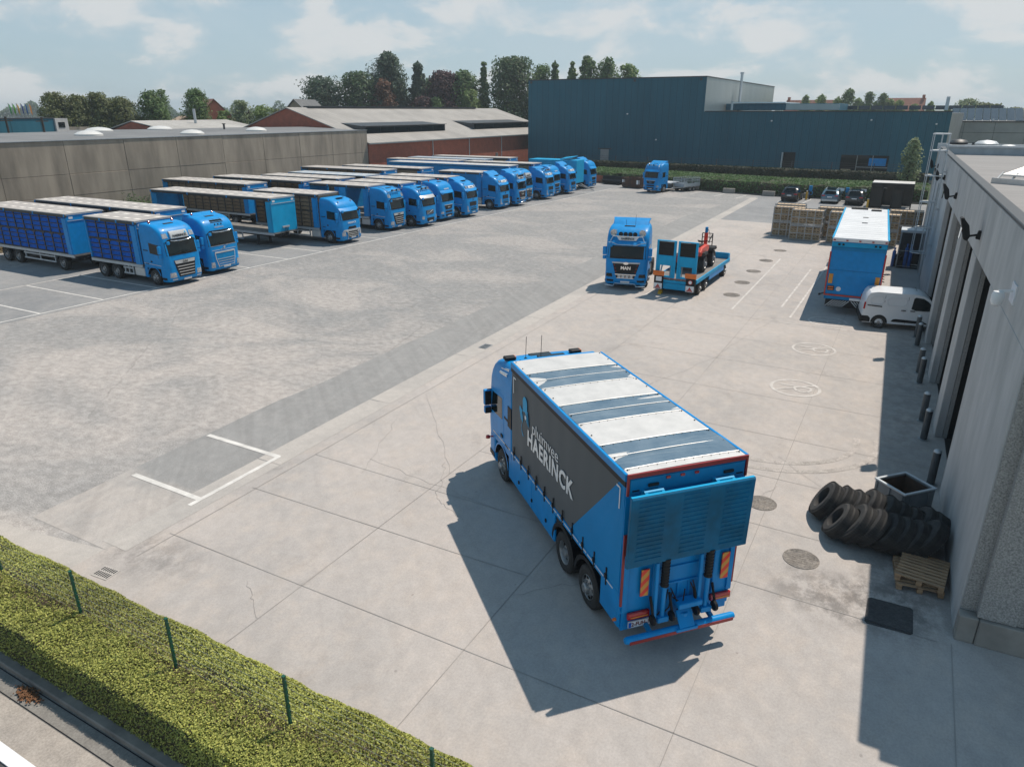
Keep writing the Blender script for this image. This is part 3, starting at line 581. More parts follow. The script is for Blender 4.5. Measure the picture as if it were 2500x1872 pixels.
# vents and skylights on the annexe roof behind
def annexe():
    t = thing('annexe', 'low gravel roofed annexe behind the workshop parapet', 'building', (1.2, 58.9, 0))
    MB().box(0,26,0,14,0,7.1).build('wall', PLINTH, t); MB().box(-.1,26,13.8,14.2,7.1,7.55).build('coping', PALESTEEL, t)
    MB().box(0,26,.1,13.8,7.102,7.16).build('gravel', ROOFDK, t)
    for x, y, s in ((1.0,3.2,.5),(2.6,1.6,.6)):
        mb = MB(); mb.lathe([(s*.7,-.1),(s*.75,.7),(s*1.15,.74),(s*1.2,.86),(s*.9,1.02),(0,1.1)], 14); mb.build('roof_fan', PALESTEEL if s > .5 else GUTTERM, t, smooth=40, loc=(x,y,7.15))
    for x in (3.9, 5.4):
        mb = MB(); mb.lathe([(.75,-.1),(.75,.35),(.6,.62),(.3,.8),(0,.84)], 16); mb.build('dome_skylight', DOME, t, smooth=50, loc=(x,1.7,7.15))
    mb = MB(); mb.cyl((1.75,2.6,7.1),(1.9,2.6,8.05),.09); mb.build('vent_pipe', GUTTERM, t)
annexe()
# ---------------------------------------------------------------- lorry building blocks
class Loft:
    """cab shell: rows of (z, front x, half width, corner radius, front bulge); rear face at xr"""
    def __init__(s, rows, xr):
        a = np.array(rows, float); s.z, s.x, s.h, s.r, s.b = a.T; s.xr = xr
    def at(s, z): return [float(np.interp(z, s.z, q)) for q in (s.x, s.h, s.r, s.b)]
    def fx(s, z, y):
        x, h, r, b = s.at(z); ay = abs(y); d = 0
        if ay > h-r: q = min(ay-(h-r), r*.999); d = r-sqrt(r*r-q*q)
        return x-b*(y/h)**2-d
    def sy(s, z, x):
        x0, h, r, b = s.at(z); xf = x0-b*.85; 
        if x < xf-r: return h
        q = min(x-(xf-r), r*.999); return h-r+sqrt(r*r-q*q)
    def ring(s, z):
        x, h, r, b = s.at(z); P = [(s.xr, h-.04), (s.xr+.05, h), (max(s.xr+.1, x-1.6), h)]
        for k in range(7):
            th = pi/2*(1-k/6); yy = h-r+r*sin(th); P.append((s.fx(z, min(yy, h*.9999)) if k else x-b-r, yy))
        for yy in np.linspace(h-r, 0, 5)[1:]: P.append((s.fx(z, yy), yy))
        return P+[(a, -b_) for a, b_ in P[-2::-1]]
    def shell(s, mb, zs, m=0):
        R = [[(x,y,z) for x,y in s.ring(z)] for z in zs]; k = len(mb.v); n = len(R[0])
        for r in R: mb.v += r
        for i in range(len(R)-1):
            for j in range(n): j2=(j+1)%n; mb.f.append((k+i*n+j,k+i*n+j2,k+(i+1)*n+j2,k+(i+1)*n+j)); mb.m.append(m)
        mb.f.append(tuple(range(k,k+n))); mb.m.append(m); mb.f.append(tuple(range(k+len(R)*n-1,k+(len(R)-1)*n-1,-1))); mb.m.append(m)
    def front(s, mb, z0, z1, w0, w1, off=.012, th=.05, yc=0., ny=8, nz=4, m=0):   # slab that follows the front
        P = []
        for i in range(nz+1):
            z = z0+(z1-z0)*i/nz; wd = w0+(w1-w0)*i/nz
            P.append([(s.fx(z, yc+yy)+off, yc+yy, z) for yy in np.linspace(-wd, wd, ny+1)])
        mb.slab(P, (-th,0,0), m); return mb
    def side(s, mb, sg, quad, off=.008, th=.03, n=5, m=0):   # quad: (x,z) bottom rear, bottom front, top front, top rear
        (a,az),(b,bz),(c,cz),(d,dz) = quad; P = []
        for i in range(n+1):
            f = i/n; p = (a+(d-a)*f, az+(dz-az)*f); q = (b+(c-b)*f, bz+(cz-bz)*f)
            P.append([(p[0]+(q[0]-p[0])*t_, sg*(s.sy(p[1]+(q[1]-p[1])*t_, p[0]+(q[0]-p[0])*t_)+off), p[1]+(q[1]-p[1])*t_) for t_ in np.linspace(0,1,6)])
        mb.slab(P, (0,-sg*th,0), m); return mb
_W = {}
def wheel_meshes(r, w, dish):
    key = (r, w, dish)
    if key not in _W:
        Mx = Matrix.Rotation(pi/2, 4, 'X')
        mb = MB(); mb.lathe([(r*.57,-w/2+.02),(r*.66,-w/2),(r*.9,-w/2+.005),(r*.985,-w/2+.045),(r,-w/2+.08)]+[(r*(1 if k%2 else .985), -w/2+.08+(w-.16)*k/8) for k in range(1,8)]+[(r,w/2-.08),(r*.985,w/2-.045),(r*.9,w/2-.005),(r*.66,w/2),(r*.57,w/2-.02)], 30, Mx, closed=False)
        a = mb.build('tyre', RUBBER, smooth=50); 
        R = r*.58; o = w/2
        mb = MB()
        if dish > 0:   # front: hub stands out
            mb.lathe([(R,o-.03),(R*.96,o-.01),(R*.9,o-.06),(R*.6,o-.02),(R*.42,o+.0),(R*.4,o+.06),(R*.3,o+.09),(0,o+.1)], 26, Mx, closed=False); hz, hr = o-.0, R*.52
        else:          # drive or trailer wheel: deep dish
            mb.lathe([(R,o-.02),(R*.95,o-.03),(R*.86,o-.13),(R*.62,o-.15),(R*.58,o-.1),(R*.4,o-.08),(R*.36,o-.02),(0,o-.01)], 26, Mx, closed=False); hz, hr = o-.11, R*.5
        for k in range(10): th = 2*pi*k/10; mb.lathe([(.02,hz-.05),(.02,hz+.025),(0,hz+.03)], 6, Mx @ Matrix.Translation((cos(th)*hr,sin(th)*hr,0)))
        for k in range(8): th = 2*pi*k/8+.2; mb.lathe([(.038,hz-.09),(.038,hz-.018 if dish > 0 else hz-.008)], 8, Mx @ Matrix.Translation((cos(th)*R*.78,sin(th)*R*.78,0)), m=1)
        b = mb.build('rim', [RIM, BLACK], smooth=35)
        _W[key] = (a.data, b.data)
        for o_ in (a, b): COL.objects.unlink(o_); bpy.data.objects.remove(o_)
    return _W[key]
def wheel(root, x, y, r=.5, w=.32, dish=1, steer=0., name='wheel'):
    td, rd = wheel_meshes(r, w, dish)
    t = bpy.data.objects.new(name, td); COL.objects.link(t); t.parent = root; t.location = (x, y, r); t.rotation_euler = (0, random.uniform(0, 1), (0 if y < 0 else pi)+steer)
    q = bpy.data.objects.new('rim', rd); COL.objects.link(q); q.parent = t; return t
STYLES = {   # z, front x, half width, corner radius, bulge
 'tall': [(1.08,-.02,1.24,.3,.06),(1.5,-.03,1.25,.27,.06),(1.95,-.05,1.25,.25,.07),(2.7,-.19,1.247,.22,.07),(2.95,-.24,1.245,.22,.07),(3.15,-.31,1.238,.24,.08),(3.35,-.44,1.222,.26,.09),(3.5,-.62,1.198,.28,.09),(3.62,-.9,1.155,.3,.07),(3.7,-1.35,1.09,.3,.04)],
 'sleek': [(1.08,-.02,1.24,.34,.08),(1.5,-.03,1.25,.32,.08),(1.95,-.06,1.25,.3,.1),(2.6,-.22,1.247,.25,.09),(2.85,-.31,1.242,.25,.09),(3.05,-.43,1.23,.27,.09),(3.25,-.64,1.2,.3,.09),(3.4,-.92,1.155,.3,.07),(3.5,-1.25,1.10,.3,.05),(3.56,-1.65,1.03,.26,.03)],
}
ZS = {'tall': (1.08,1.25,1.5,1.75,1.95,2.3,2.7,2.85,2.95,3.05,3.15,3.25,3.35,3.43,3.5,3.57,3.62,3.67,3.7), 'sleek': (1.08,1.25,1.5,1.75,1.95,2.3,2.6,2.75,2.85,2.95,3.05,3.15,3.25,3.33,3.4,3.46,3.5,3.54,3.56)}
def cab(t, style='daf', shape='tall', both=False, L=2.28, deflect=None, beacons=0, bar=False, sign=None, paint=None, xr=None):
    P = paint or BLUE
    C = Loft(STYLES[shape], -L); W0 = 1.93; W1 = 2.68 if shape == 'tall' else 2.6; VT = W1
    mb = MB(); C.shell(mb, ZS[shape]); body = mb.build('cab', P, t, smooth=38)
    # bumper and lower side
    B = Loft([(.28,-.1,1.2,.3,.1),(.36,-.02,1.24,.3,.1),(.6,.03,1.25,.3,.1),(.95,.0,1.25,.3,.08),(1.08,-.02,1.245,.3,.07)], -.76)
    mb = MB(); B.shell(mb, (.28,.36,.6,.95,1.076)); bump = mb.build('bumper', P, t, smooth=38)
    mb = MB()
    for sg in (-1, 1):
        mb.box(-2.3,-2.03,sg*1.0,sg*1.235,.45,1.078)
        pts = [(-1.42+.61*cos(a), .5+.62*sin(a)) for a in np.linspace(.06*pi, .94*pi, 11)]
        for (xa, za), (xb, zb_) in zip(pts, pts[1:]): mb.face([(xa,sg*1.262,za),(xb,sg*1.262,zb_),(xb*1.0+(xb+1.42)*.06,sg*1.258,zb_+.05),(xa+(xa+1.42)*.06,sg*1.258,za+.05)])
        ml_ = MB(); [ml_.face([(xa,sg*.85,za),(xb,sg*.85,zb_),(xb,sg*1.262,zb_),(xa,sg*1.262,za)]) for (xa, za), (xb, zb_) in zip(pts, pts[1:])]; ml_.prism([(-2.02,.5),(-.8,.5),(-.8,1.075),(-2.02,1.075)],1,sg*.86,sg*.9); ml_.build('arch_liner', BLACK, t)
        B2 = MB(); B2.box(-.7,-.3,sg*1.2,sg*1.262,.42,.56); B2.build('step', BLACK, t)
        if style in ('daf','daf_white','volvo'): B3 = MB(); C.side(B3, sg, ((-2.2,1.33),(-.62,1.25),(-.62,1.285),(-2.2,1.365)), .012, .02); B3.build('stripe', SILVER, t)
    mb.build('mudguard', P, t)
    MB().box(-2.2,-.8,-.85,.85,.45,1.0).build('cab_underside', BLACK, t)
    # windscreen, visor, wipers
    mb = MB(); C.front(mb, W0, W1, 1.13, 1.1, .006, .04, ny=14, nz=5); ws = mb.build('windscreen', GLASS, t, smooth=40)
    mb = MB(); C.front(mb, W0-.05, W0+.02, 1.13, 1.13, .012, .05, ny=12, nz=1)
    for y0 in (-.75, .0): mb.bar((C.fx(W0+.02,y0)+.03,y0,W0+.0),(C.fx(W0+.12,y0+.6)+.025,y0+.62,W0+.1),.03)
    mb.build('wiper', BLACK, ws)
    vm = {'volvo_old': SILVER, 'daf_white': WHITE}.get(style, P)
    if style in ('volvo', 'volvo_old', 'renault', 'man', 'mannew'):
        mb = MB(); 
        Pg = [[(C.fx(VT,y)+.22-.09*(y/1.1)**2,y,VT-.02) for y in np.linspace(-1.1,1.1,11)],[(C.fx(VT+.22,y)+.1-.06*(y/1.1)**2,y,VT+.2) for y in np.linspace(-1.1,1.1,11)],[(C.fx(VT+.24,y)+.0,y,VT+.24) for y in np.linspace(-1.1,1.1,11)]]
        mb.slab(Pg, (-.03,0,-.015)); mb.build('sun_visor', vm, t, smooth=40)
    else:
        mb = MB(); C.front(mb, VT, VT+.16, 1.05, .8, .02, .1, ny=10, nz=2); mb.build('visor_recess', BLACK, t)
        mb = MB(); pts = [(C.fx(VT+.05,y)+.1, y, VT+.04+.07*(abs(y)/.75)**4) for y in np.linspace(-.72,.72,13)]; mb.tube(pts, .035, 6); mb.build('chrome_trim', CHROME, t, smooth=60)
    # doors with windows, mirrors
    for sg in ((-1, 1)):
        mb = MB(); C.side(mb, sg, ((-1.62,1.13),(-.42,1.13),(-.5,2.62),(-1.62,2.72)), .006, .03); d = mb.build('door', P, t)
        mb = MB(); C.side(mb, sg, ((-1.5,1.98),(-.5,1.9),(-.62,2.52),(-1.5,2.62)), .014, .03); mb.build('side_window', GLASS, d)
        mb = MB(); mb.box(-1.55,-1.4,sg*1.255,sg*1.285,1.42,1.52); mb.build('handle', BLACK, d, bevel=.008)
        mb = MB(); x0 = -.38; y0 = sg*1.36
        mb.box(x0-.1,x0+.06,y0-.11,y0+.11,2.02,2.5); mb.box(x0-.09,x0+.05,y0-.1,y0+.1,1.76,1.98); m_ = mb.build('mirror', P, t, bevel=.035, seg=2)
        mb = MB(); mb.box(x0-.115,x0-.1,y0-.09,y0+.09,2.05,2.47); mb.box(x0-.115,x0-.09,y0-.085,y0+.085,1.78,1.96); mb.bar((x0-.02,sg*1.2,2.48),(x0-.02,y0,2.48),.05); mb.bar((x0-.02,sg*1.2,1.8),(x0-.02,y0,1.8),.05); mb.build('mirror_glass', BLACK, m_)
        mb = MB(); mb.obox((C.fx(2.4,sg*.9)+.12, sg*.95, W1-.02),(.05,0,0),(0,.1,0),(0,0,.1)); mb.build('front_mirror', P if sg < 0 else BLACK, t, bevel=.03, seg=2) if (sg < 0 or style in ('volvo','renault')) else None
        mb = MB(); mb.box(-2.1,-1.68,sg*1.24,sg*1.262,2.1,2.16); mb.box(-2.05,-1.75,sg*1.24,sg*1.262,1.3,1.34); mb.build('seam', BLACK, t)
    def text_front(s_, size, z, m, yc=0., off=.03, bold=.0, L_=None, par=None):
        L_ = L_ or C; dz = .05; tx = (L_.fx(z+dz,yc)-L_.fx(z-dz,yc))/(2*dz)
        text(s_, size, par or t, m, frameM((L_.fx(z,yc)+off, yc, z), (0,1,0), (tx,0,1)), bold=bold)
    def ft(name, feats, m, L_=None, th=.05, par=None):
        mb = MB()
        for f in feats: (L_ or C).front(mb, *f[:4], off=f[4], th=th, yc=f[5] if len(f) > 5 else 0, ny=6, nz=2)
        return mb.build(name, m, par or t)
    G = Loft([(.28,-.1,1.2,.3,.1),(.36,-.02,1.24,.3,.1),(.6,.03,1.25,.3,.1),(.95,.0,1.25,.3,.08),(1.5,-.03,1.25,.27,.06),(1.95,-.05,1.25,.25,.07)], -.8)
    def lamps(z0, z1, w, yc, m=LENS, off=.012):
        for sg in (-1, 1): ft('headlight', [(z0,z1,w,w*.85,off,sg*yc)], m, G)
    plate_z = .5
    if style in ('daf', 'daf_white'):
        g = ft('grille', [(.56,1.58,.56,.76,.012)], BLACK, G)
        hd = ft('badge_panel', [(1.36,1.56,.66,.72,.03)], SILVER, G); text_front('DAF', .2, 1.45, BLACK, off=.045, L_=G, par=hd)
        for k in range(4): ft('grille_bar', [(.66+k*.17,.705+k*.17,.5+k*.035,.52+k*.035,.045)], CHROME, G, .04, g)
        lamps(.56,.86,.2,.93); ft('fog_light', [(.4,.47,.16,.16,.012,-.85),(.4,.47,.16,.16,.012,.85)], SILVER, G)
        if sign:
            sg_ = MB(); C.front(sg_, VT+.2, VT+.62, .62, .6, .1, .12, ny=8, nz=4); s_ = sg_.build('roof_sign', SILVER, t, smooth=40); text_front(sign, .2, VT+.34, BLACK, .0, .115, .004, par=s_)
            ft('emblem', [(VT+.44,VT+.54,.05,.02,.113,.45)], LBLUE, par=s_)
        for sg in (-1,1): ft('roof_lamp', [(VT+.24,VT+.52,.17,.15,.015,sg*.93)], LENS)
        plate_z = .38
    elif style == 'volvo_blue':
        ft('front_frame', [(1.4,1.5,.78,.79,.03)], CHROME, G); g = ft('grille', [(.5,1.4,.58,.76,.01)], BLUE2, G)
        for k in range(4): ft('grille_bar', [(.55+k*.15,.585+k*.15,.56+k*.04,.57+k*.04,.035)], CHROME, G, .03, g)
        for sg in (-1,1): mb = MB(); pts = [(G.fx(z,sg*y)+.03,sg*y,z) for y,z in ((.79,1.45),(.74,1.0),(.6,.5))]; mb.tube(pts,.02,5); mb.build('frame_trim', CHROME, g)
        ft('front_strip', [(1.58,1.61,.95,.95,.015),(1.86,1.885,1.0,1.0,.015)], SILVER, G)
        mb = MB(); mb.tube([(G.fx(z,y)+.02,y,z) for y,z in ((-.36,1.6),(.36,1.88))],.012,5); mb.lathe([(.075,0),(.075,.03),(.05,.03),(.05,.01)],16,Matrix.Translation((G.fx(1.73,0)+.01,0,1.73)) @ Matrix.Rotation(pi/2,4,'Y')); mb.build('emblem', CHROME, t)
        lamps(.5,.85,.13,1.0); text_front('HAERINCK', .15, VT+.34, SILVER, .0, .02); ft('roof_window', [(VT+.62,VT+.84,.5,.46,.012)], GLASS)
        mb = MB(); [mb.lathe([(.04,-.06),(.05,0),(.03,.03)],8,Matrix.Translation((C.fx(VT+.5,y)+.0,y,VT+.53))) for y in (-.25,0,.25)]; mb.build('marker_light', BLACK, t)
    elif style == 'volvo':
        g = ft('grille', [(1.12,1.52,.6,.62,.012)], BLACK, G); [ft('grille_bar', [(1.17+k*.08,1.195+k*.08,.58,.58,.03)], GUTTERM, G, .03, g) for k in range(4)]
        ft('lower_grille', [(.82,1.0,.56,.58,.03),(.5,.68,.52,.54,.035)], BLUE2, G); ft('grille_slot', [(.7,.79,.5,.52,.03),(.92,.97,.45,.46,.045)], BLACK, G)
        for sg in (-1,1): ft('headlight', [(.62,1.16,.075,.05,.014,sg*.98),(.58,.72,.17,.15,.014,sg*.9)], LENS, G)
        mb = MB(); mb.lathe([(.07,0),(.07,.03),(0,.03)],14,Matrix.Translation((G.fx(1.72,0)+.0,0,1.72)) @ Matrix.Rotation(pi/2,4,'Y')); mb.build('emblem', GUTTERM, t)
        if sign:
            s_ = ft('roof_sign', [(VT+.24,VT+.46,.5,.48,.1)], WHITE, th=.12); text_front(sign, .12, VT+.34, BLACK, .0, .115, par=s_)
            for sg in (-1,1): ft('roof_lamp', [(VT+.26,VT+.48,.13,.12,.06,sg*.78)], LENS)
    elif style == 'volvo_old':
        g = ft('grille', [(1.12,1.5,.56,.6,.012)], BLACK, G); ft('grille_bar', [(1.18+k*.07,1.195+k*.07,.54,.54,.03) for k in range(5)], CHROME, G, .03, g)
        mb = MB(); mb.tube([(G.fx(z,y)+.05,y,z) for y,z in ((-.5,1.14),(.5,1.48))],.025,5); mb.build('diagonal_trim', CHROME, g)
        ft('lower_grille', [(.5,.82,.52,.55,.03)], BLACK, G); lamps(.72,1.0,.12,1.02)
    elif style == 'renault':
        g = ft('grille', [(.5,1.0,.5,.6,.03)], BLACK, G); mb = MB(); [mb.tube([(G.fx(z,y)+.04,y,z) for y,z in (((-.45+k*.15),.53),((-.45+k*.15),.98))],.012,4) for k in range(7)]; [mb.tube([(G.fx(z,y)+.045,y,z) for y in (-.55,0,.55)],.012,4) for z in (.62,.74,.86)]; mb.build('grille_mesh', STEEL, g)
        ft('front_mask', [(.98,1.14,1.1,.95,.02)], SILVER, G)
        for sg in (-1,1): mb = MB(); mb.tube([(G.fx(z,sg*y)+.05,sg*y,z) for y,z in ((.74,1.08),(.6,.9),(.62,.4))],[.07,.06,.05],5); mb.build('mask_trim', SILVER, t)
        ft('upper_grille', [(1.18,1.36,.5,.4,.02)], BLACK, G); lamps(.66,.96,.17,.98)
        text_front('HAERINCK', .2, 1.66, WHITE, -.0, .02, .003)
    elif style == 'man':
        g = ft('grille', [(1.14,1.52,.5,.68,.015)], BLACK, G); ft('grille_trim', [(1.52,1.57,.68,.7,.03)], SILVER, G); text_front('MAN', .19, 1.32, CHROME, .0, .04, .004, G, g)
        ft('lower_grille', [(.84,1.0,.55,.6,.025),(.5,.7,.5,.56,.03)], BLACK, G); lamps(.76,.96,.16,1.0); ft('fog_light', [(.52,.62,.12,.12,.015,-.95),(.52,.62,.12,.12,.015,.95)], BLACK, G)
        if sign: text_front(sign, .17, VT+.36, WHITE, .0, .03, .003)
    elif style == 'mannew':
        g = ft('grille', [(1.0,1.62,.62,.8,.02)], BLACK, G); ft('grille_trim', [(1.6,1.68,.8,.84,.04)], SILVER, G); text_front('MAN', .27, 1.33, CHROME, .0, .04, .008, G, g)
        mb = MB(); mb.lathe([(.16,0),(.16,.04),(.11,.04)],16,Matrix.Translation((G.fx(1.62,0)+.03,0,1.62)) @ Matrix.Rotation(pi/2,4,'Y') @ Matrix.Diagonal((.5,1,1,1))); mb.build('emblem', CHROME, g)
        for z in (1.12,1.3,1.5):
            for sg in (-1,1): mb = MB(); mb.lathe([(.03,0),(.03,.03),(0,.035)],8,Matrix.Translation((G.fx(z,.66)+.02,sg*(.55+.16*(z-1.0)/.62),z)) @ Matrix.Rotation(pi/2,4,'Y')); mb.build('marker_light', RED, g)
        l = ft('lower_grille', [(.72,.98,.52,.62,.03)], BLACK, G); ft('grille_trim', [(.92,.97,.6,.63,.05),(.72,.75,.5,.51,.05)], CHROME, G, .03, l)
        for k in range(4): mb = MB(); y = -.36+k*.24; mb.lathe([(.09,0),(.1,.05),(.07,.05),(0,.03)],14,Matrix.Translation((G.fx(.83,y)+.02,y,.84)) @ Matrix.Rotation(pi/2,4,'Y')); mb.build('spot_lamp', LENS, l)
        lamps(.78,.98,.2,.98, GLASS); ft('fog_light', [(.5,.62,.2,.22,.02,-.92),(.5,.62,.2,.22,.02,.92)], BLACK, G)
        mb = MB(); mb.tube([(.14-.08*(abs(y)/1.2)**3,y,z) for y,z in ((-1.2,.3),(-.9,.28),(-.68,.26),(-.6,.42),(.6,.42),(.68,.26),(.9,.28),(1.2,.3))],.03,6); mb.build('chrome_rail', CHROME, t, smooth=60)
        mb = MB(); mb.tube([(C.fx(VT,y)+.26-.1*(y/1.1)**2,y,z) for y,z in ((-1.1,VT+.16),(-.85,VT+.14),(-.55,VT+.03),(.55,VT+.03),(.85,VT+.14),(1.1,VT+.16))],.03,6)
        for sg in (-1,1): mb.tube([(C.fx(VT+.15,.9)+.1,sg*1.0,VT+.2),(C.fx(VT+.5,.8)+.08,sg*.8,VT+.62),(C.fx(VT+.75,.8),sg*.72,VT+.82)],.03,6)
        mb.tube([(C.fx(VT+.5,.8)+.14,-.9,VT+.5),(C.fx(VT+.5,.8)+.2,0,VT+.5),(C.fx(VT+.5,.8)+.14,.9,VT+.5)],.025,6); mb.build('chrome_rail', CHROME, t, smooth=60)
        s_ = ft('roof_sign', [(VT+.26,VT+.48,.5,.66,.06)], WHITE, th=.1); text_front('HAERINCK', .16, VT+.35, BLACK, .0, .075, .004, par=s_); text_front('pluimvee', .07, VT+.45, BLACK, .0, .075, par=s_)
        for k in range(4): mb = MB(); y = -.42+k*.28; mb.lathe([(.07,-.06),(.13,.05),(.1,.06),(0,.05)],14,Matrix.Translation((C.fx(VT+.62,y)+.12,y,VT+.62)) @ Matrix.Rotation(pi/2,4,'Y')); mb.build('spot_lamp', BLACK, t)
        for sg in (-1,1): mb = MB(); mb.lathe([(.1,-.08),(.2,.06),(.18,.08),(0,.06)],16,Matrix.Translation((C.fx(VT+.7,.85)+.22,sg*.85,VT+.7)) @ Matrix.Rotation(pi/2,4,'Y')); mb.build('driving_lamp', LENS, t, smooth=40)
        text('HAERINCK', .13, t, WHITE, frameM((-1.35, 1.19, 3.35), (-1,0,0), (0,-.25,1)), bold=.002)
    mb = MB(); G.front(mb, plate_z-.06, plate_z+.06, .27, .27, .045, .03, ny=2, nz=1); mb.build('number_plate', WHITE, t)
    mb = MB(); G.front(mb, .3,.34,.9,.9,.02,.03); mb.build('lower_lip', BLACK, t)
    zt = STYLES[shape][-1][0]
    if deflect:   # roof deflector rising to the height of the body behind
        mb = MB(); d = deflect; mb.slab([[(-1.35,y,zt-.05-.06*(y/.95)**2) for y in np.linspace(-.98,.98,7)],[(-1.75,y,zt+(d-zt)*.6) for y in np.linspace(-1.05,1.05,7)],[(-2.22,y,d) for y in np.linspace(-1.12,1.12,7)]], (0,0,-.05))
        for sg in (-1,1): mb.prism([(-1.4,zt-.12),(-1.75,zt+(d-zt)*.6-.02),(-2.22,d-.02),(-2.22,zt-.3)], 1, sg*1.02, sg*1.06)
        mb.build('air_deflector', P, t, smooth=40)
    mb = MB(); mb.box(-1.5,-1.0,-.32,.32,zt-.12,zt-.02) if shape == 'tall' else mb.obox((-1.28,0,zt-.06),(.26,0,.06),(0,.36,0),(-.006,0,.03)); mb.build('roof_hatch', GLASS if style in ('volvo','renault','volvo_old') else BLACK, t, bevel=.01)
    mb = MB()
    for y in (-.75,.75): mb.cyl((-.95,y,C.z[-1]-.3),(-.6,y,C.z[-1]-.25),.045,8)
    mb.build('air_horn', CHROME, t)
    for k in range(beacons):
        y = -.8 if k == 0 else .8; x = -1.75; z = zt-.02
        mb = MB(); mb.lathe([(.08,-.06),(.08,.02),(.07,.03),(.07,.15),(.04,.18),(0,.18)],12,Matrix.Translation((x,y,z))); mb.build('beacon', RED, t, smooth=40)
    if bar:
        mb = MB(); z = VT+.72
        mb.tube([(C.fx(VT+.3,.95)+.05,-.98,VT+.36),(C.fx(z,.8)+.1,-.86,z),(C.fx(z,0)+.16,0,z+.02),(C.fx(z,.8)+.1,.86,z),(C.fx(VT+.3,.95)+.05,.98,VT+.36)],.03,6)
        for sg in (-1,1): mb.tube([(C.fx(z,.8)+.1,sg*.86,z),(-1.2,sg*.8,zt+.06),(-1.6,sg*.8,zt)],.025,6)
        lb = mb.build('light_bar', CHROME, t, smooth=60)
        for k in range(4): m2 = MB(); y = -.48+k*.32; m2.lathe([(.06,-.06),(.11,.04),(.09,.06),(0,.05)],12,Matrix.Translation((C.fx(z,0)+.2,y,z+.1)) @ Matrix.Rotation(pi/2,4,'Y')); m2.build('spot_lamp', LENS if k%2 else BLACK, lb)
    for y in (-1.08, 1.08): wheel(t, -1.42, y, .49, .32, 1)
    return C
def chassis(t, x0, x1, wheels, tank=True, guard=None, zt=1.02):
    mb = MB(); mb.box(x0,x1,-.48,-.38,.72,zt); mb.box(x0,x1,.38,.48,.72,zt); mb.box(x0,x1,-.48,.48,.9,.96); [mb.box(x-.07,x+.07,-.95,.95,.42,.58) for x, *_ in wheels]; mb.build('chassis', GUTTERM, t)
    for x, dish in wheels:
        for y in (-1.06, 1.06): wheel(t, x, y, .5, .36, dish)
        mb = MB()
        for sg in (-1,1):
            pts = [(x+.57*cos(a), .5+.57*sin(a)) for a in np.linspace(.1*pi,.9*pi,8)]
            for (xa,za),(xb,zb_) in zip(pts,pts[1:]): mb.face([(xa,sg*.85,za),(xb,sg*.85,zb_),(xb,sg*1.22,zb_),(xa,sg*1.22,za)])
        mb.build('wheel_guard', BLACK, t)
    if tank:
        mb = MB(); mb.box(tank[0],tank[1],-1.2,-.62,.42,.98); mb.build('fuel_tank', ALU, t, bevel=.08, seg=3); mb = MB(); mb.box(tank[0],tank[1],.62,1.2,.45,.98); mb.build('side_locker', GUTTERM, t, bevel=.03)
    if guard:
        mb = MB()
        for sg in (-1,1):
            for z in (.5,.85): mb.box(guard[0],guard[1],sg*1.17,sg*1.2,z-.05,z+.05)
            for x in np.linspace(guard[0]+.1,guard[1]-.1,3): mb.box(x-.04,x+.04,sg*1.1,sg*1.17,.45,1.0)
        mb.build('side_guard', PALESTEEL, t)
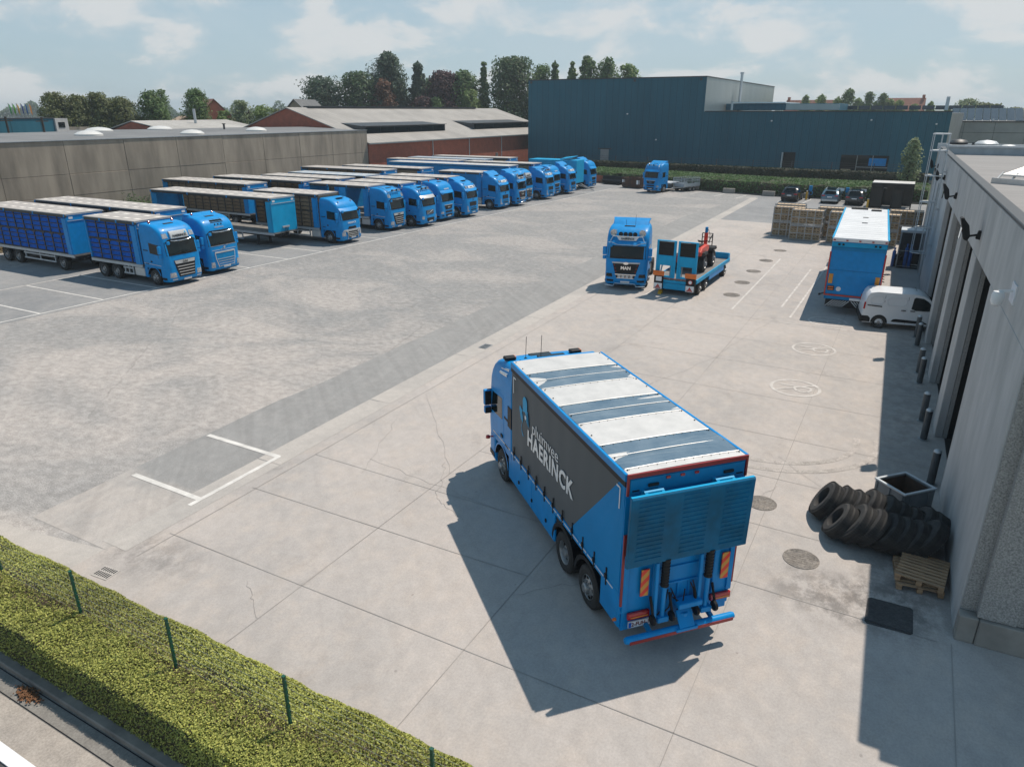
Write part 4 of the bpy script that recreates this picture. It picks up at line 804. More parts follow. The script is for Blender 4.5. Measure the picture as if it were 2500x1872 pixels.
def body(t, x0, x1, zf=1.1, zr=3.85, hw=1.275, roof=None, sides='open', col=None, headcol=None, skyl=True, rear=True, head=True, post=True, edge=None, rflap=True):
    P = col or BLUE; roof = roof or TILEROOF
    MB().box(x0,x1,-hw,hw,zf-.02,zf+.1).build('cargo_deck', DECK, t)
    MB().box(x0,x1,-hw-.01,-hw+.05,zf-.1,zf+.07).box(x0,x1,hw-.05,hw+.01,zf-.1,zf+.07).build('deck_rail', PALESTEEL if sides == 'open' else P, t)
    mb = MB(); mb.box(x0,x1,-hw-.02,hw+.02,zr-.05,zr,0)
    if skyl:
        n = max(3, int((x1-x0)/1.02))
        for k in range(n):
            xc = x0+.5+(x1-x0-1.)*(k+.5*0)/(n-1 or 1)
            for y in (-.62,.62): mb.box(xc-.3+(.12 if y > 0 else -.12),xc+.22+(.12 if y > 0 else -.12),y-.13,y+.13,zr+.002,zr+.012,1)
    mb.build('roof_panel', [roof, SKYL], t)
    mb = MB(); [mb.box(x0-.03,x1+.03,s_*hw-.06,s_*hw+.06,zr-.22,zr-.06) for s_ in (-1,1)]; mb.build('roof_rail', edge or GUTTERM, t, bevel=.02)
    mb = MB(); [mb.box(xx-.06,xx+.06,s_*hw-.075,s_*hw+.075,zr-.22,zr-.055) for s_ in (-1,1) for xx in np.linspace(x0+.1,x1-.1,4)]; mb.build('rail_bracket', P, t)
    if head:
        h = MB(); h.box(x1-.1,x1,-hw,hw,zf+.1,zr-.02); hh = h.build('bulkhead', headcol or P, t, bevel=.02)
        MB().box(x1,x1+.03,-hw+.05,hw-.05,zr-.48,zr-.44).box(x1,x1+.03,-hw+.02,hw-.02,zr-.1,zr-.06).build('bulkhead_trim', PALESTEEL, hh)
        mb = MB(); [mb.box(x1,x1+.012,y-.13,y+.13,zr-.34,zr-.2) for y in (-.98,.98)]; mb.build('height_sign', WHITE, hh)
        [MB().box(x1-.55,x1-.1,s_*hw-.03,s_*hw+.03,zf+.1,zr-.3).build('side_flap', headcol or P, t) for s_ in (-1,1)]
    if rear: mb = MB(); mb.box(x0,x0+.12,-hw,hw,zf+.1,zr-.05); mb.build('rear_frame', P, t, bevel=.02); [MB().box(x0,x0+.7,s_*hw-.03,s_*hw+.03,zf+.1,zr-.3).build('side_flap', BLUE2, t) for s_ in (-1,1) if rflap]
    if sides == 'curtain':
        for s_ in (-1,1): mb = MB(); n = 40; mb.slab([[(x0+.12+(x1-x0-.22)*k/n, s_*(hw-.012+.012*sin(k*1.9)),z) for k in range(n+1)] for z in (zf+.0, zr-.28)], (0,-s_*.02,0)); mb.build('side_curtain', col if col in (GREYCURT,BLUECURT) else BROWNCRATE if col is None else P, t)
# poultry crate module: steel frame with four drawers on each side
def module_proto(cr, fr, name):
    t = thing(name, None, 'crate module', (0,0,-50))
    mb = MB()
    for x in (-.5,.5):
        for y in (-1.2,1.2): mb.box(x-.016,x+.016,y-.022,y+.022,0,1.28)
    for z in (0,.31,.62,.93,1.26):
        for y in (-1.2,1.2): mb.box(-.5,.5,y-.02,y+.02,z,z+.03)
    for z in (0,1.25): [mb.box(x-.02,x+.02,-1.2,1.2,z,z+.03) for x in (-.5,.5)]
    for y in (-1.2,1.2): mb.box(-.5,-.3,y-.03,y+.03,1.2,1.28); mb.box(.3,.5,y-.03,y+.03,1.2,1.28)
    mb.build('frame', fr, t)
    d = MB(); d.box(-.46,.46,-1.17,1.17,.015,.265)
    for y, s_ in ((-1.17,-1),(1.17,1)): d.box(-.4,.4,y-.006,y+.012*s_+.006,.05,.07); d.box(-.46,.46,y-.01,y+.01,.235,.27); [d.box(xx-.012,xx+.012,y-.012,y+.012,.05,.235) for xx in (-.3,-.15,0,.15,.3)]
    o = d.build('drawer', cr, t, loc=(0,0,.03))
    for k in range(1,4): c = o.copy(); COL.objects.link(c); c.location = (0,0,.03+.31*k)
    return t
PB = module_proto(BLUECRATE, DARKFRAME, 'crate_module'); PN = module_proto(BROWNCRATE, DARKFRAME, 'crate_module')
PROTO_USED = set()
def load(proto, X, Y, x0, n, zf, label, group, tiers=(0,1), dx=1.03):
    for k in range(n):
        for tr in tiers:
            p = (X+x0+dx*(k+.5), Y, zf+.11+tr*1.31)
            if proto.name in PROTO_USED: dup(proto, p, 0, label, group)
            else: PROTO_USED.add(proto.name); proto.location = p; tag(proto, label, None, group)
def trailer_base(t, x0, x1, axles, front_axle=None, legs=False):
    chassis(t, x0+.3, x1-.2, [(a, 0) for a in axles]+([(front_axle, 0)] if front_axle else []), None, (max(axles)+.8, (front_axle-.8 if front_axle else x1-3.6)) )
    if legs: mb = MB(); [mb.box(x1-2.6,x1-2.45,s_*.6-.08,s_*.6+.08,.02,1.0) for s_ in (-1,1)]; [mb.box(x1-2.7,x1-2.35,s_*.6-.14,s_*.6+.14,0,.03) for s_ in (-1,1)]; mb.build('landing_leg', GUTTERM, t)
# ---------------------------------------------------------------- the row of lorries (cab fronts on the white line)
ROW = 'blue livestock lorries parked in the row'
def lorry(x, y, label, style, shape='tall', rigid=None, load_=None, group=ROW, rz=0., tractor=6.0, **k):
    t = thing('lorry', label, 'lorry', (x, y, 0), rz, group); cab(t, style, shape, **k)
    if rigid:
        L = rigid; chassis(t, -2.6-L, -2.0, [(-2.4-L+1.0,0),(-2.4-L+2.35,0)], (-3.4,-2.45), (-2.4-L+3.1,-3.5)); body(t, -2.4-L, -2.4, rflap=False)
    else: chassis(t, -tractor, -2.0, [(-tractor+1.0,0)]+([(-tractor+2.3,0)] if tractor > 6.2 else []), (-3.6,-2.5)); MB().lathe([(.55,0),(.55,.06),(.1,.06)],20,Matrix.Translation((-tractor+1.2,0,1.02))).build('fifth_wheel', BLACK, t)
    return t
lorry(-38.75, 28.55, 'blue lorry loaded with blue crates, nearest of the parked row, silver roof sign', 'daf', rigid=5.2, sign='HAERINCK', beacons=2)
load(PB, -38.75, 28.55, -7.55, 5, 1.1, 'blue plastic crate module on the nearest lorry of the parked row', 'blue crate modules on the nearest lorry')
TR = 'crate trailers parked behind the lorries'
def crate_trailer(x0, x1, y, label, n=0, axles=None, fa=None, legs=False, tiers=(0,1), lab2=None, proto=None, zr=3.85, **k):
    t = thing('trailer', label, 'trailer', (x0, y, 0), 0, TR); L = x1-x0
    trailer_base(t, 0, L, axles or [1.6,2.95], fa, legs); body(t, 0, L, zr=zr, **k)
    if n: load(proto or PN, x0, y, L-.15-n*1.03, n, 1.1, lab2, (lab2 or '')[:38], tiers)
    return t
crate_trailer(-58.8, -48.0, 28.4, 'drawbar trailer full of blue crates at the left edge of the photo', 10, [2.4,3.85], 9.2, lab2='blue plastic crate module on the drawbar trailer at the left edge', proto=PB, rflap=False)
lorry(-39.25, 32.0, 'blue lorry with dark roof window and chrome outlined grille, second of the row', 'volvo_blue', 'tall', deflect=3.82, beacons=2)
crate_trailer(-58.3, -44.4, 32.2, 'long semitrailer with bright roof patches behind the second lorry', 13, [2.2,3.5,4.8], lab2='brown crate module under the roof of the second semitrailer', tiers=(1,))
t3 = crate_trailer(-57.4, -43.2, 41.3, 'empty open sided semitrailer with light blue bulkhead and no lorry in front', 0, [2.2,3.5,4.8], None, True, headcol=LBLUE)
mb = MB(); mb.box(14.22,14.3,-.35,.35,1.5,1.62); mb.build('coupling_panel', SILVER, t3); mb = MB(); [mb.tube([(14.3,y,1.5),(14.36,y,1.2),(14.26,y*.6,1.0)],.02,5) for y in (-.15,0,.15)]; mb.build('air_hose', BLACK, t3)
crate_trailer(-65.3, -53.6, 48.3, 'crate trailer with blue bulkhead at the back by the concrete wall', 11, [2.4,3.8], 9.6, lab2='brown crate module on the rear trailer beside the concrete wall')
lorry(-39.55, 45.0, 'blue lorry with chrome roof rails and black mesh grille, loaded with brown crates', 'renault', 'sleek', rigid=7.2, bar=False)
load(PN, -39.55, 45.0, -9.5, 7, 1.1, 'brown crate module on the lorry with the black mesh grille', 'brown crate modules on the mesh grille lorry')
lorry(-40.3, 52.2, 'blue lorry with chrome bars in its grille and four roof spotlights, empty deck', 'daf', 'tall', rigid=7.0, bar=True)
lorry(-39.2, 55.5, 'older blue lorry with grey tinted visor and slanted grille trim', 'volvo_old', 'sleek', rigid=6.6, bar=True)
lorry(-39.65, 59.3, 'blue lorry with two red roof beacons and black tapered grille', 'man', 'tall', rigid=6.8, beacons=2, sign='HAERINCK')
lorry(-39.05, 62.9, 'blue lorry with chrome lower grille bar right of the twin beacon lorry', 'volvo', 'sleek', rigid=7.4, deflect=3.82, sign='HAERINCK')
lorry(-39.2, 69.9, 'blue lorry with tall roof deflector standing after the empty bay', 'volvo', 'sleek', rigid=5.6, deflect=3.95, sign='HAERINCK')
lorry(-38.9, 73.3, 'blue lorry with light blue roof deflector and tall black grille', 'mannew', 'tall', deflect=3.95, tractor=7.2)
lorry(-39.9, 76.9, 'blue lorry with white roof sign half hidden between its neighbours', 'daf_white', 'tall', sign='HAERINCK', tractor=7.2)
lorry(-38.9, 80.7, 'blue lorry with black chequered roof rails and white sign, near the far end', 'volvo', 'sleek', sign='HAERINCK', bar=True, deflect=3.75, tractor=7.2)
lorry(-39.7, 84.2, 'blue lorry with small white roof lettering, third from the far end', 'man', 'tall', sign='HAERINCK', tractor=7.2)
lorry(-39.0, 87.6, 'blue lorry with two big white roof lamps, second from the far end', 'volvo', 'sleek', deflect=3.95, sign='HAERINCK', tractor=7.2)
lorry(-39.4, 95.4, 'blue lorry standing last at the far end of the row by the hedge', 'man', 'tall', deflect=4.1, tractor=6.0)
BL = dict(skyl=False)
crate_trailer(-63.6, -51.2, 53.0, 'open empty trailer with blue bulkhead behind the four spotlight lorry', 0, [2.4,3.8], 10.4)
crate_trailer(-60.6, -50.0, 56.6, 'trailer with pale patched roof behind the tinted visor lorry', 9, [2.4,3.8], 8.6, lab2='brown crate module on the trailer behind the tinted visor lorry', tiers=(1,))
crate_trailer(-60.5, -49.8, 60.4, 'bluish roofed trailer behind the twin beacon lorry', 0, [2.4,3.8], 8.6, roof=BLUEROOF, sides='curtain')
crate_trailer(-65.3, -52.8, 67.2, 'grey roofed crate trailer alone beside the empty bay', 11, [2.4,3.8], 10.4, lab2='brown crate module on the trailer beside the empty bay', tiers=(1,), skyl=False)
crate_trailer(-62.5, -50.6, 71.4, 'pale roofed trailer standing at the back behind the empty bay', 0, [2.4,3.8], 9.6, sides='curtain')
crate_trailer(-61.5, -43.4, 79.3, 'very long blue curtain trailer with smooth pale roof', 0, [2.4,3.8], None, col=BLUECURT, skyl=False, roof=ALU, sides='curtain', edge=BLUE2, zr=3.9)
crate_trailer(-53.0, -42.6, 84.2, 'short trailer with speckled pale roof behind the small lettering lorry', 0, [2.0,3.3], None, zr=3.9, sides='curtain')
crate_trailer(-66.2, -54.4, 84.9, 'blue trailer with patched roof against the red brick hall', 0, [2.4,3.8], 9.6, col=BLUE2, sides='curtain', edge=BLUE2)
crate_trailer(-65.5, -52.6, 88.9, 'smooth roofed blue trailer second from the brick hall corner', 0, [2.4,3.8], 9.6, roof=BLUEROOF, col=BLUE2, skyl=False, sides='curtain')
crate_trailer(-64.5, -51.2, 93.6, 'pale roofed trailer at the far back corner of the yard', 0, [2.4,3.8], 9.6, sides='curtain', skyl=False)
def box_trailer():   # drawbar box in front of the far end
    t = thing('box_trailer', 'plain light blue box trailer with drawbar lowered, between the last two lorries', 'trailer', (-40.0, 91.9, 0), 0)
    MB().box(-7.2,0,-1.27,1.27,1.0,3.95).build('box_body', LBLUE, t, bevel=.04); chassis(t, -7,-.2,[(-3.2,0),(-4.6,0)],None,None,.98)
    mb = MB(); mb.slab([[(-2.6,-1.0,4.05),(-2.6,1.0,4.2)],[(-.9,-1.1,4.3),(-.9,1.1,4.42)]], (0,0,-.08)); mb.build('roof_flap', LBLUE, t)
    mb = MB(); mb.bar((-.3,-.6,.85),(1.7,0,.2),.09); mb.bar((-.3,.6,.85),(1.7,0,.2),.09); mb.bar((1.6,0,.22),(2.1,0,.1),.1); mb.build('drawbar', STEEL, t)
box_trailer()
# ---------------------------------------------------------------- the curtain side lorry in the foreground
CHEV = mat('red yellow chevron board', (.8,.05,.02), .4, var=0, c2=(.8,.05,.02)); t_, b_ = sub(CHEV)
tcn = N(t_, 'ShaderNodeTexCoord'); s_ = N(t_, 'ShaderNodeSeparateXYZ'); LK(t_, tcn, 'Object', s_, 0); ad = N(t_, 'ShaderNodeMath', operation='ADD'); LK(t_, s_, 1, ad, 0); LK(t_, s_, 2, ad, 1)
ml = N(t_, 'ShaderNodeMath', operation='MULTIPLY', i1=4.2); LK(t_, ad, 0, ml, 0); fr = N(t_, 'ShaderNodeMath', operation='FRACT'); LK(t_, ml, 0, fr, 0); lt = N(t_, 'ShaderNodeMath', operation='LESS_THAN', i1=.5); LK(t_, fr, 0, lt, 0)
mm = N(t_, 'ShaderNodeMixRGB'); LK(t_, lt, 0, mm, 0); mm.inputs[1].default_value = (.62,.30,.05,1); mm.inputs[2].default_value = (.75,.045,.02,1); LK(t_, mm, 0, b_, 'Base Color')
WORN = mat('worn lift platform paint', (0, .145, .30), .55, c2=(.004, .085, .16), scale=1.6, det=10, spec=.25)
def hero():
    t = thing('curtain_lorry', 'blue curtain side lorry with grey tarpaulin and folded tail lift driving across the concrete', 'lorry', (-9.323, 17.863, 0), radians(137.4))
    cab(t, 'volvo', 'tall')
    R, F, ZF, ZR, hw = -8.9, -2.4, 1.42, 4.0, 1.275
    chassis(t, R+.4, -2.0, [(R+1.5,1),(R+2.85,0)], None, None, 1.15)
    MB().box(R,F,-hw,hw,ZF-.12,ZF).build('cargo_floor', BLUE2, t)
    # curtain: grey front, blue triangular rear, slightly rippled
    for sg in (1, -1):
        mb = MB(); zt_ = ZR-.2; n = 46; nz = 12
        P = [[(R+.02+(F-R-.04)*k/n, sg*(hw-.006+.006*sin(k*1.15)+.004*sin(k*2.7+i)*(1 if k < 14 else .4)), ZF+.02+(zt_-ZF-.02)*i/nz) for k in range(n+1)] for i in range(nz+1)]
        mb.slab(P, (0,-sg*.02,0), 0); mb.build('curtain', GREYCURT, t, smooth=50)
        mb = MB(); tri = [(R+.015,ZF+.025),(R+2.4,ZF+.025),(R+.25,zt_-.06),(R+.015,zt_-.06)]
        m = 14; Q = []
        for i in range(m+1):
            z = ZF+.025+(zt_-.06-ZF-.025)*i/m; xr_ = R+2.4+(R+.25-R-2.4)*i/m
            Q.append([(R+.015+(xr_-R-.015)*k/12, sg*(hw+.012+.005*sin(k*1.6+i*.5)), z) for k in range(13)])
        mb.slab(Q, (0,-sg*.012,0)); mb.build('curtain_corner', BLUECURT, t, smooth=50)
        MB().box(R,F,sg*(hw-.03),sg*(hw+.035),zt_+.06,ZR+.012).build('top_rail', BLUE, t, bevel=.012)
        MB().box(R,F,sg*(hw-.02),sg*(hw+.02),zt_-.05,zt_+.056).build('curtain_track', BLACK, t)
        MB().box(R,F,sg*(hw-.04),sg*(hw+.012),ZF-.12,ZF+.012).build('bottom_rail', BLUE, t)
        mb = MB(); [mb.box(R+.25+k*.42,R+.25+k*.42+.36,sg*(hw+.016),sg*(hw+.022),ZF-.05,ZF-.02) for k in range(15)]; mb.build('reflective_tape', WHITE, t)
        for k in range(11):
            x = R+.55+k*.57; mb = MB(); mb.box(x-.02,x+.02,sg*(hw+.012),sg*(hw+.03),ZF-.16,ZF+.24); mb.box(x-.035,x+.035,sg*(hw+.02),sg*(hw+.05),ZF+.0,ZF+.1); mb.build('buckle', BLACK, t)
        for z0, x in ((3.42,F-.25),(3.42,R+.16)): 
            mb = MB(); sx = -1 if x > -5 else 1; mb.box(x,x+.03,sg*(hw+.024),sg*(hw+.03),z0-.2,z0+.25); mb.box(x,x+sx*.16,sg*(hw+.024),sg*(hw+.03),z0+.22,z0+.25); mb.build('corner_tape', WHITE, t)
        for xa, xb in ((R+3.35, -2.35), (R+.02, R+.85)):
            nn = 2 if xb-xa > 1 else 1
            for q in range(nn):
                mb = MB(); a = xa+(xb-xa)*q/nn; b2 = xa+(xb-xa)*(q+1)/nn; mb.box(a+.006,b2-.006,sg*1.2,sg*1.262,.48 if nn == 2 else .6,ZF-.13); mb.build('side_skirt', BLUE, t, bevel=.015)
        mb = MB(); [mb.box(x-.03,x+.03,sg*1.26,sg*1.29,.72,.8) for x in (R+3.9,R+4.9,R+5.9)]; mb.build('skirt_latch', BLACK, t)
        for x in (R+1.5, R+2.85):
            mb = MB(); pts = [(x+.6*cos(a), .5+.62*sin(a)) for a in np.linspace(.02*pi,.98*pi,11)]
            for (xa,za),(xb,zb_) in zip(pts,pts[1:]): mb.face([(xa,sg*.85,za),(xb,sg*.85,zb_),(xb,sg*1.265,zb_),(xa,sg*1.265,za)]); mb.face([(xa,sg*1.266,za),(xb,sg*1.266,zb_),(xb+(xb-x)*.12,sg*1.262,zb_+.09),(xa+(xa-x)*.12,sg*1.262,za+.09)])
            mb.build('wheel_guard', BLACK, t)
    # roof: aluminium sheets with three clear film fields
    mb = MB(); mb.box(R,F,-hw+.03,hw-.03,ZR-.05,ZR-.004); mb.build('roof_frame', ALU, t)
    def rz(y): return ZR+.018*(1-(y/hw)**2)
    fields = [(R+5.47,F,0),(R+4.42,R+5.47,1),(R+3.33,R+4.42,0),(R+2.29,R+3.33,1),(R+1.24,R+2.29,0),(R+.2,R+1.24,1),(R,R+.2,0)]
    for a, b2, film in fields:
        mb = MB(); mb.slab([[(x,y,rz(y)+(.01*sin((x-a)/(b2-a)*2*pi*1.0+y*1.3)+.008*sin(y*2.1+a) if film and 0 < i < 8 else 0)) for y in np.linspace(-hw+.035,hw-.035,15)] for i, x in enumerate(np.linspace(a+.004,b2-.004,9))], (0,0,-.006))
        mb.build('roof_film' if film else 'roof_sheet', FILM if film else ALU, t, smooth=60)
    mb = MB()
    for a, b2, film in fields:
        if film:
            P = [(x,y,rz(y)+.012) for x in (a,) for y in np.linspace(-1.22,1.22,9)]; mb.tube([(x,y,z-.008) for x,y,z in P],.012,5,0); mb.tube([(b2,p[1],p[2]-.008) for p in P],.012,5,0); mb.tube([((a+b2)/2,p[1],p[2]-.002) for p in P],.008,5,0)
            for x in (a, b2): [mb.box(x-.045,x-.035,y-.006,y+.006,rz(y),rz(y)+.012,1) for y in np.linspace(-1.15,1.15,13)]
    for x in np.linspace(R+.15,F-.1,13): [mb.box(x-.012,x+.012,s_*1.19-.012,s_*1.19+.012,ZR,ZR+.02,1) for s_ in (-1,1)]
    mb.build('roof_seam', [ALU, GUTTERM], t)
    # rear end
    MB().box(R-.01,R+.06,-hw,hw,.95,ZR-.02).build('rear_wall', BLUE, t)
    mb = MB(); mb.box(R-.05,R-.011,-hw,hw,ZR-.07,ZR+.015); [mb.box(R-.05,R-.011,s_*hw-.04*(s_>0),s_*hw+.04*(s_<0),ZR-.42,ZR-.071) for s_ in (-1,1)]; mb.build('red_outline', REDTAPE, t)
    MB().box(R-.04,R-.011,-hw+.06,hw-.06,ZR-.4,ZR-.1).build('rear_header', BLUE2, t, bevel=.01)
    for y in (-.3,0,.3): mb = MB(); mb.box(R-.07,R-.04,y-.04+.15,y+.04+.15,ZR-.17,ZR-.13); mb.build('marker_lamp', RED, t)
    for y in (-.85,.75): mb = MB(); mb.box(R-.08,R-.04,y-.11,y+.11,ZR-.28,ZR-.22); mb.build('work_lamp', BLACK, t, bevel=.01)
    mb = MB(); [mb.box(R-.055,R-.04,y-.07,y+.07,ZR-.34,ZR-.32) for y in (-1.1,1.1)]; mb.build('vent_slot', BLACK, t)
    # folded tail lift platform with raised ribs
    x0 = R-.30; mb = MB(); mb.prism([(x0+.12,2.13),(x0+.04,2.16),(x0+.0,3.63),(x0+.02,3.66),(x0+.09,3.66)], 1, -1.31, 1.3); p = mb.build('lift_platform', WORN, t, bevel=.012)
    for yc in (-.93,-.05,.87):
        mb = MB()
        for k in range(14): z = 2.3+k*.096; f = (z-2.2)/1.42; mb.obox((x0+.033-.036*f,yc,z),(.009,0,0),(0,.27,0),(0,0,.014))
        mb.build('anti_slip_ribs', WORN, p, bevel=.004)
    mb = MB(); mb.box(x0+.022,x0+.085,-1.3,1.29,3.662,3.668); mb.build('platform_edge', LBLUE, p)
    mb = MB(); [mb.cyl((x0+.17,y-.2,3.64),(x0+.17,y+.2,3.64),.045,8) for y in (-.72,.78)]; [mb.box(x0+.1,R,yy-.03,yy+.03,3.5,3.66) for y in (-.72,.78) for yy in (y-.17,y+.17)]; mb.build('lift_hinge', LBLUE, t)
    # lower rear: posts, cylinders, boards, lamps
    mb = MB(); [mb.box(R-.06,R-.011,y-.05,y+.05,1.0,2.3) for y in (-1.18,-.82,.55,1.18)]; [mb.box(R-.05,R-.011,y-.02,y+.02,1.0,1.45) for y in (-.25,0,.25)]; mb.box(R-.045,R-.011,-.8,.52,1.42,1.46); mb.box(R-.045,R-.011,-.8,.52,1.8,1.83); mb.build('rear_ribs', BLUE, t, bevel=.006)
    for y in (.42,-.55):
        mb = MB(); mb.lathe([(.085,0)]+[(.085 if k%2 else .072, k*.035) for k in range(1,18)]+[(.085,.63)], 14, Matrix.Translation((R-.2,y,1.56))); mb.build('bellows', BLACK, t, smooth=30)
        mb = MB(); mb.cyl((R-.2,y,.8),(R-.2,y,1.6),.05,12); mb.box(R-.28,R-.12,y-.12,y+.12,.74,.86); mb.bar((R-.2,y+.17,.75),(R-.17,y+.17,2.1),.07); mb.build('lift_arm', BLUE, t, bevel=.008)
        for dy in (-.16,.26): mb = MB(); mb.lathe([(.1,-.03),(.11,0),(.1,.03)],14,Matrix.Translation((R-.3,y+dy,.88)) @ Matrix.Rotation(pi/2,4,'X')); mb.cyl((R-.3,y+dy-.02,.88),(R-.12,y+dy-.02,1.3),.03,6); mb.build('lift_roller', BLACK, t)
    for y in (.78,-1.02): mb = MB(); mb.box(R-.085,R-.062,y-.085,y+.085,1.32,1.92); mb.build('chevron_board', CHEV, t)
    for y in (1.235,-1.235): mb = MB(); mb.box(R-.05,R-.012,y-.035,y+.035,1.15,2.75); mb.build('red_strip', REDTAPE, t)
    for y in (.86,-1.0): mb = MB(); mb.box(R-.09,R-.02,y-.24,y+.24,.8,.95); l = mb.build('tail_lamp', RED, t, bevel=.015); mb = MB(); mb.box(R-.095,R-.088,y-.2,y+.18,.84,.86); mb.build('lamp_strip', AMBERPL, l)
    mb = MB(); mb.box(R-.09,R-.06,.5,1.08,.62,.76); pl = mb.build('number_plate', WHITE, t); MB().box(R-.094,R-.089,1.02,1.075,.63,.75).build('country_band', BLUECRATE, pl)
    text('2-FUH-172', .125, pl, mat('plate red', (.16,.02,.02), .5, var=0, c2=(.16,.02,.02)), frameM((R-.092,.76,.69),(0,-1,0),(0,0,1)), bold=.002, sx=.9)
    mb = MB(); mb.box(R-.0,R+.5,-1.2,1.2,.52,.98); mb.build('rear_crossmember', BLUE, t, bevel=.01)
    mb = MB(); mb.box(R-.32,R-.08,-.42,.12,.98,1.1); mb.build('pump_box', BLUE, t, bevel=.015)
    mb = MB(); mb.bar((R-.2,-.05,.9),(R-.42,-.05,.62),.34,.04); mb.box(R-.45,R-.38,-.28,.2,.55,.62); mb.cyl((R-.22,-.05,.66),(R-.22,-.05,.86),.1,10); mb.build('tow_hitch', BLUE, t, bevel=.01)
    r = random.Random(3); mb = MB()
    for k in range(9):
        y0 = r.uniform(-.6,.6); y1 = y0+r.uniform(-.35,.35); mb.tube([(R-.1,y0,1.25+r.uniform(-.1,.2)),(R-.22,(y0+y1)/2,1.0+r.uniform(-.15,.1)),(R-.16,y1,.82)],.014,5)
    mb.build('hydraulic_hose', BLACK, t)
    mb = MB(); mb.lathe([(.06,-1.27),(.075,-1.22),(.075,1.12),(.06,1.17)],14,Matrix.Translation((R-.33,0,.56)) @ Matrix.Rotation(pi/2,4,'X')); bp_ = mb.build('underrun_bar', BLUE, t, smooth=40)
    MB().box(R-.412,R-.4,-1.12,1.2,.5,.57).build('red_strip', REDTAPE, bp_); [MB().bar((R-.33,y,.56),(R,y,.65),.08).build('bar_bracket', BLUE2, bp_) for y in (-.7,.7)]
    for y in (1.27,-1.3): mb = MB(); mb.lathe([(.03,-.06),(.035,0),(.0,.04)],10,Matrix.Translation((R+.1,y,.75)) @ Matrix.Rotation(pi/2,4,'X')); mb.bar((R+.1,y*.94,.75),(R+.1,y,.75),.03); mb.build('side_marker', ORANGE, t)
    # lettering and emblem on the curtain; local +y is the side seen, reading right-to-left along +x
    def cx(x): return R+x
    yo = hw+.016
    text('pluimvee', .44, t, WHITE, frameM((cx(4.02),yo,2.78),(-1,0,0),(0,0,1)), bold=-.004, fit=1.68)
    text('HAERINCK', .58, t, WHITE, frameM((cx(3.74),yo,2.42),(-1,0,0),(0,0,1)), bold=.017, fit=2.9, track=1.12)
    def blob(pts): mb = MB(); mb.prism([(cx(x),z) for x,z in pts], 1, yo-.004, yo); return mb
    def arc(cx_, cz, rx, rz_, a0, a1, n=12): return [(cx_+rx*cos(radians(a0+(a1-a0)*k/n)), cz+rz_*sin(radians(a0+(a1-a0)*k/n))) for k in range(n+1)]
    em = blob([(5.56,2.98),(5.58,3.25)]+arc(5.42,3.25,.16,.17,0,180,8)+[(5.26,3.0)]+arc(5.14,2.92,.18,.2,70,-80,8)+[(5.1,2.7),(5.22,2.74),(5.3,2.93),(5.42,3.02)]).build('emblem', LBLUE, t)
    blob([(5.60,2.99),(5.8,3.06),(5.84,2.96),(5.72,2.72),(5.58,2.66),(5.56,2.8),(5.64,2.93)]).build('emblem', LBLUE, t); blob([(5.62,2.64)]+arc(5.52,2.5,.15,.2,60,-100,10)+[(5.58,2.36),(5.66,2.48)]).build('emblem', LBLUE, t)
    mb = blob(arc(5.38,2.88,.05,.06,0,360,10)[:-1]); mb.build('emblem_dot', WHITE, t)
    # cab roof equipment
    MB().box(-2.34,-2.2,-1.15,1.0,3.62,3.98).build('roof_wall', BLUE, t, bevel=.02)
    for y in (1.0,-.95): mb = MB(); mb.box(-1.5,-1.28,y-.16,y+.16,3.7,3.8); o = mb.build('light_beam', BLACK, t, bevel=.03, seg=2); mb = MB(); mb.box(-1.49,-1.29,y-.165,y-.08,3.715,3.79); mb.build('amber_lens', ORANGE, o)
    for y in (.55,.1): mb = MB(); mb.cyl((-1.45,y,3.64),(-1.45,y,3.72),.045,8); mb.cyl((-1.45,y,3.7),(-1.5,y,4.35),.008,5); mb.build('antenna', BLACK, t)
    mb = MB(); mb.box(-1.95,-1.35,-.62,.2,3.67,3.73); mb.build('roof_hatch', GLASS, t, bevel=.03, seg=2)
    mb = MB(); mb.tube([(-1.9,1.12,3.55),(-1.3,1.16,3.45)],[.07,.05],8); mb.tube([(-1.9,1.2,3.42),(-1.3,1.22,3.34)],[.06,.045],8); mb.build('air_horn', CHROME, t, smooth=50)
    mb = MB(); mb.lathe([(0,.06),(.06,.03),(.07,-.04),(0,-.06)],12,Matrix.Translation((-.55,1.4,1.05))); mb.bar((-.6,1.2,1.05),(-.55,1.38,1.05),.03); mb.build('side_marker', RED, t)
    MB().box(-2.3,-2.0,1.245,1.262,2.0,2.6).build('rear_glass', BLACK, t)
    return t
HERO = hero()
# ---------------------------------------------------------------- tractor units in the middle and at the back
t = thing('tractor_unit', 'blue tractor unit with black front panel and white roof sign parked beside the low loader', 'tractor unit', (-14.3, 40.1, 0), radians(-77)); cab(t, 'mannew', 'tall', deflect=4.02)
chassis(t, -6.2, -2.0, [(-5.2,0)], (-3.8,-2.5)); MB().lathe([(.55,0),(.55,.06),(.1,.06)],20,Matrix.Translation((-5,0,1.03))).build('fifth_wheel', BLACK, t)
mb = MB(); mb.cyl((-1.3,.3,3.7),(-1.35,.3,4.3),.008,4); mb.cyl((-1.3,-.25,3.7),(-1.3,-.25,4.0),.01,4); mb.build('antenna', BLACK, t)
t = thing('tractor_unit', 'blue tractor unit with white lamp row on its roof parked by the far hedge', 'tractor unit', (-30.6, 93.5, 0), radians(-104)); cab(t, 'man', 'tall', deflect=3.95, bar=True)
chassis(t, -6.0, -2.0, [(-5.0,0)], (-3.6,-2.5)); MB().box(-5.6,-3.0,-1.1,1.1,1.0,1.12).build('catwalk', PALESTEEL, t)
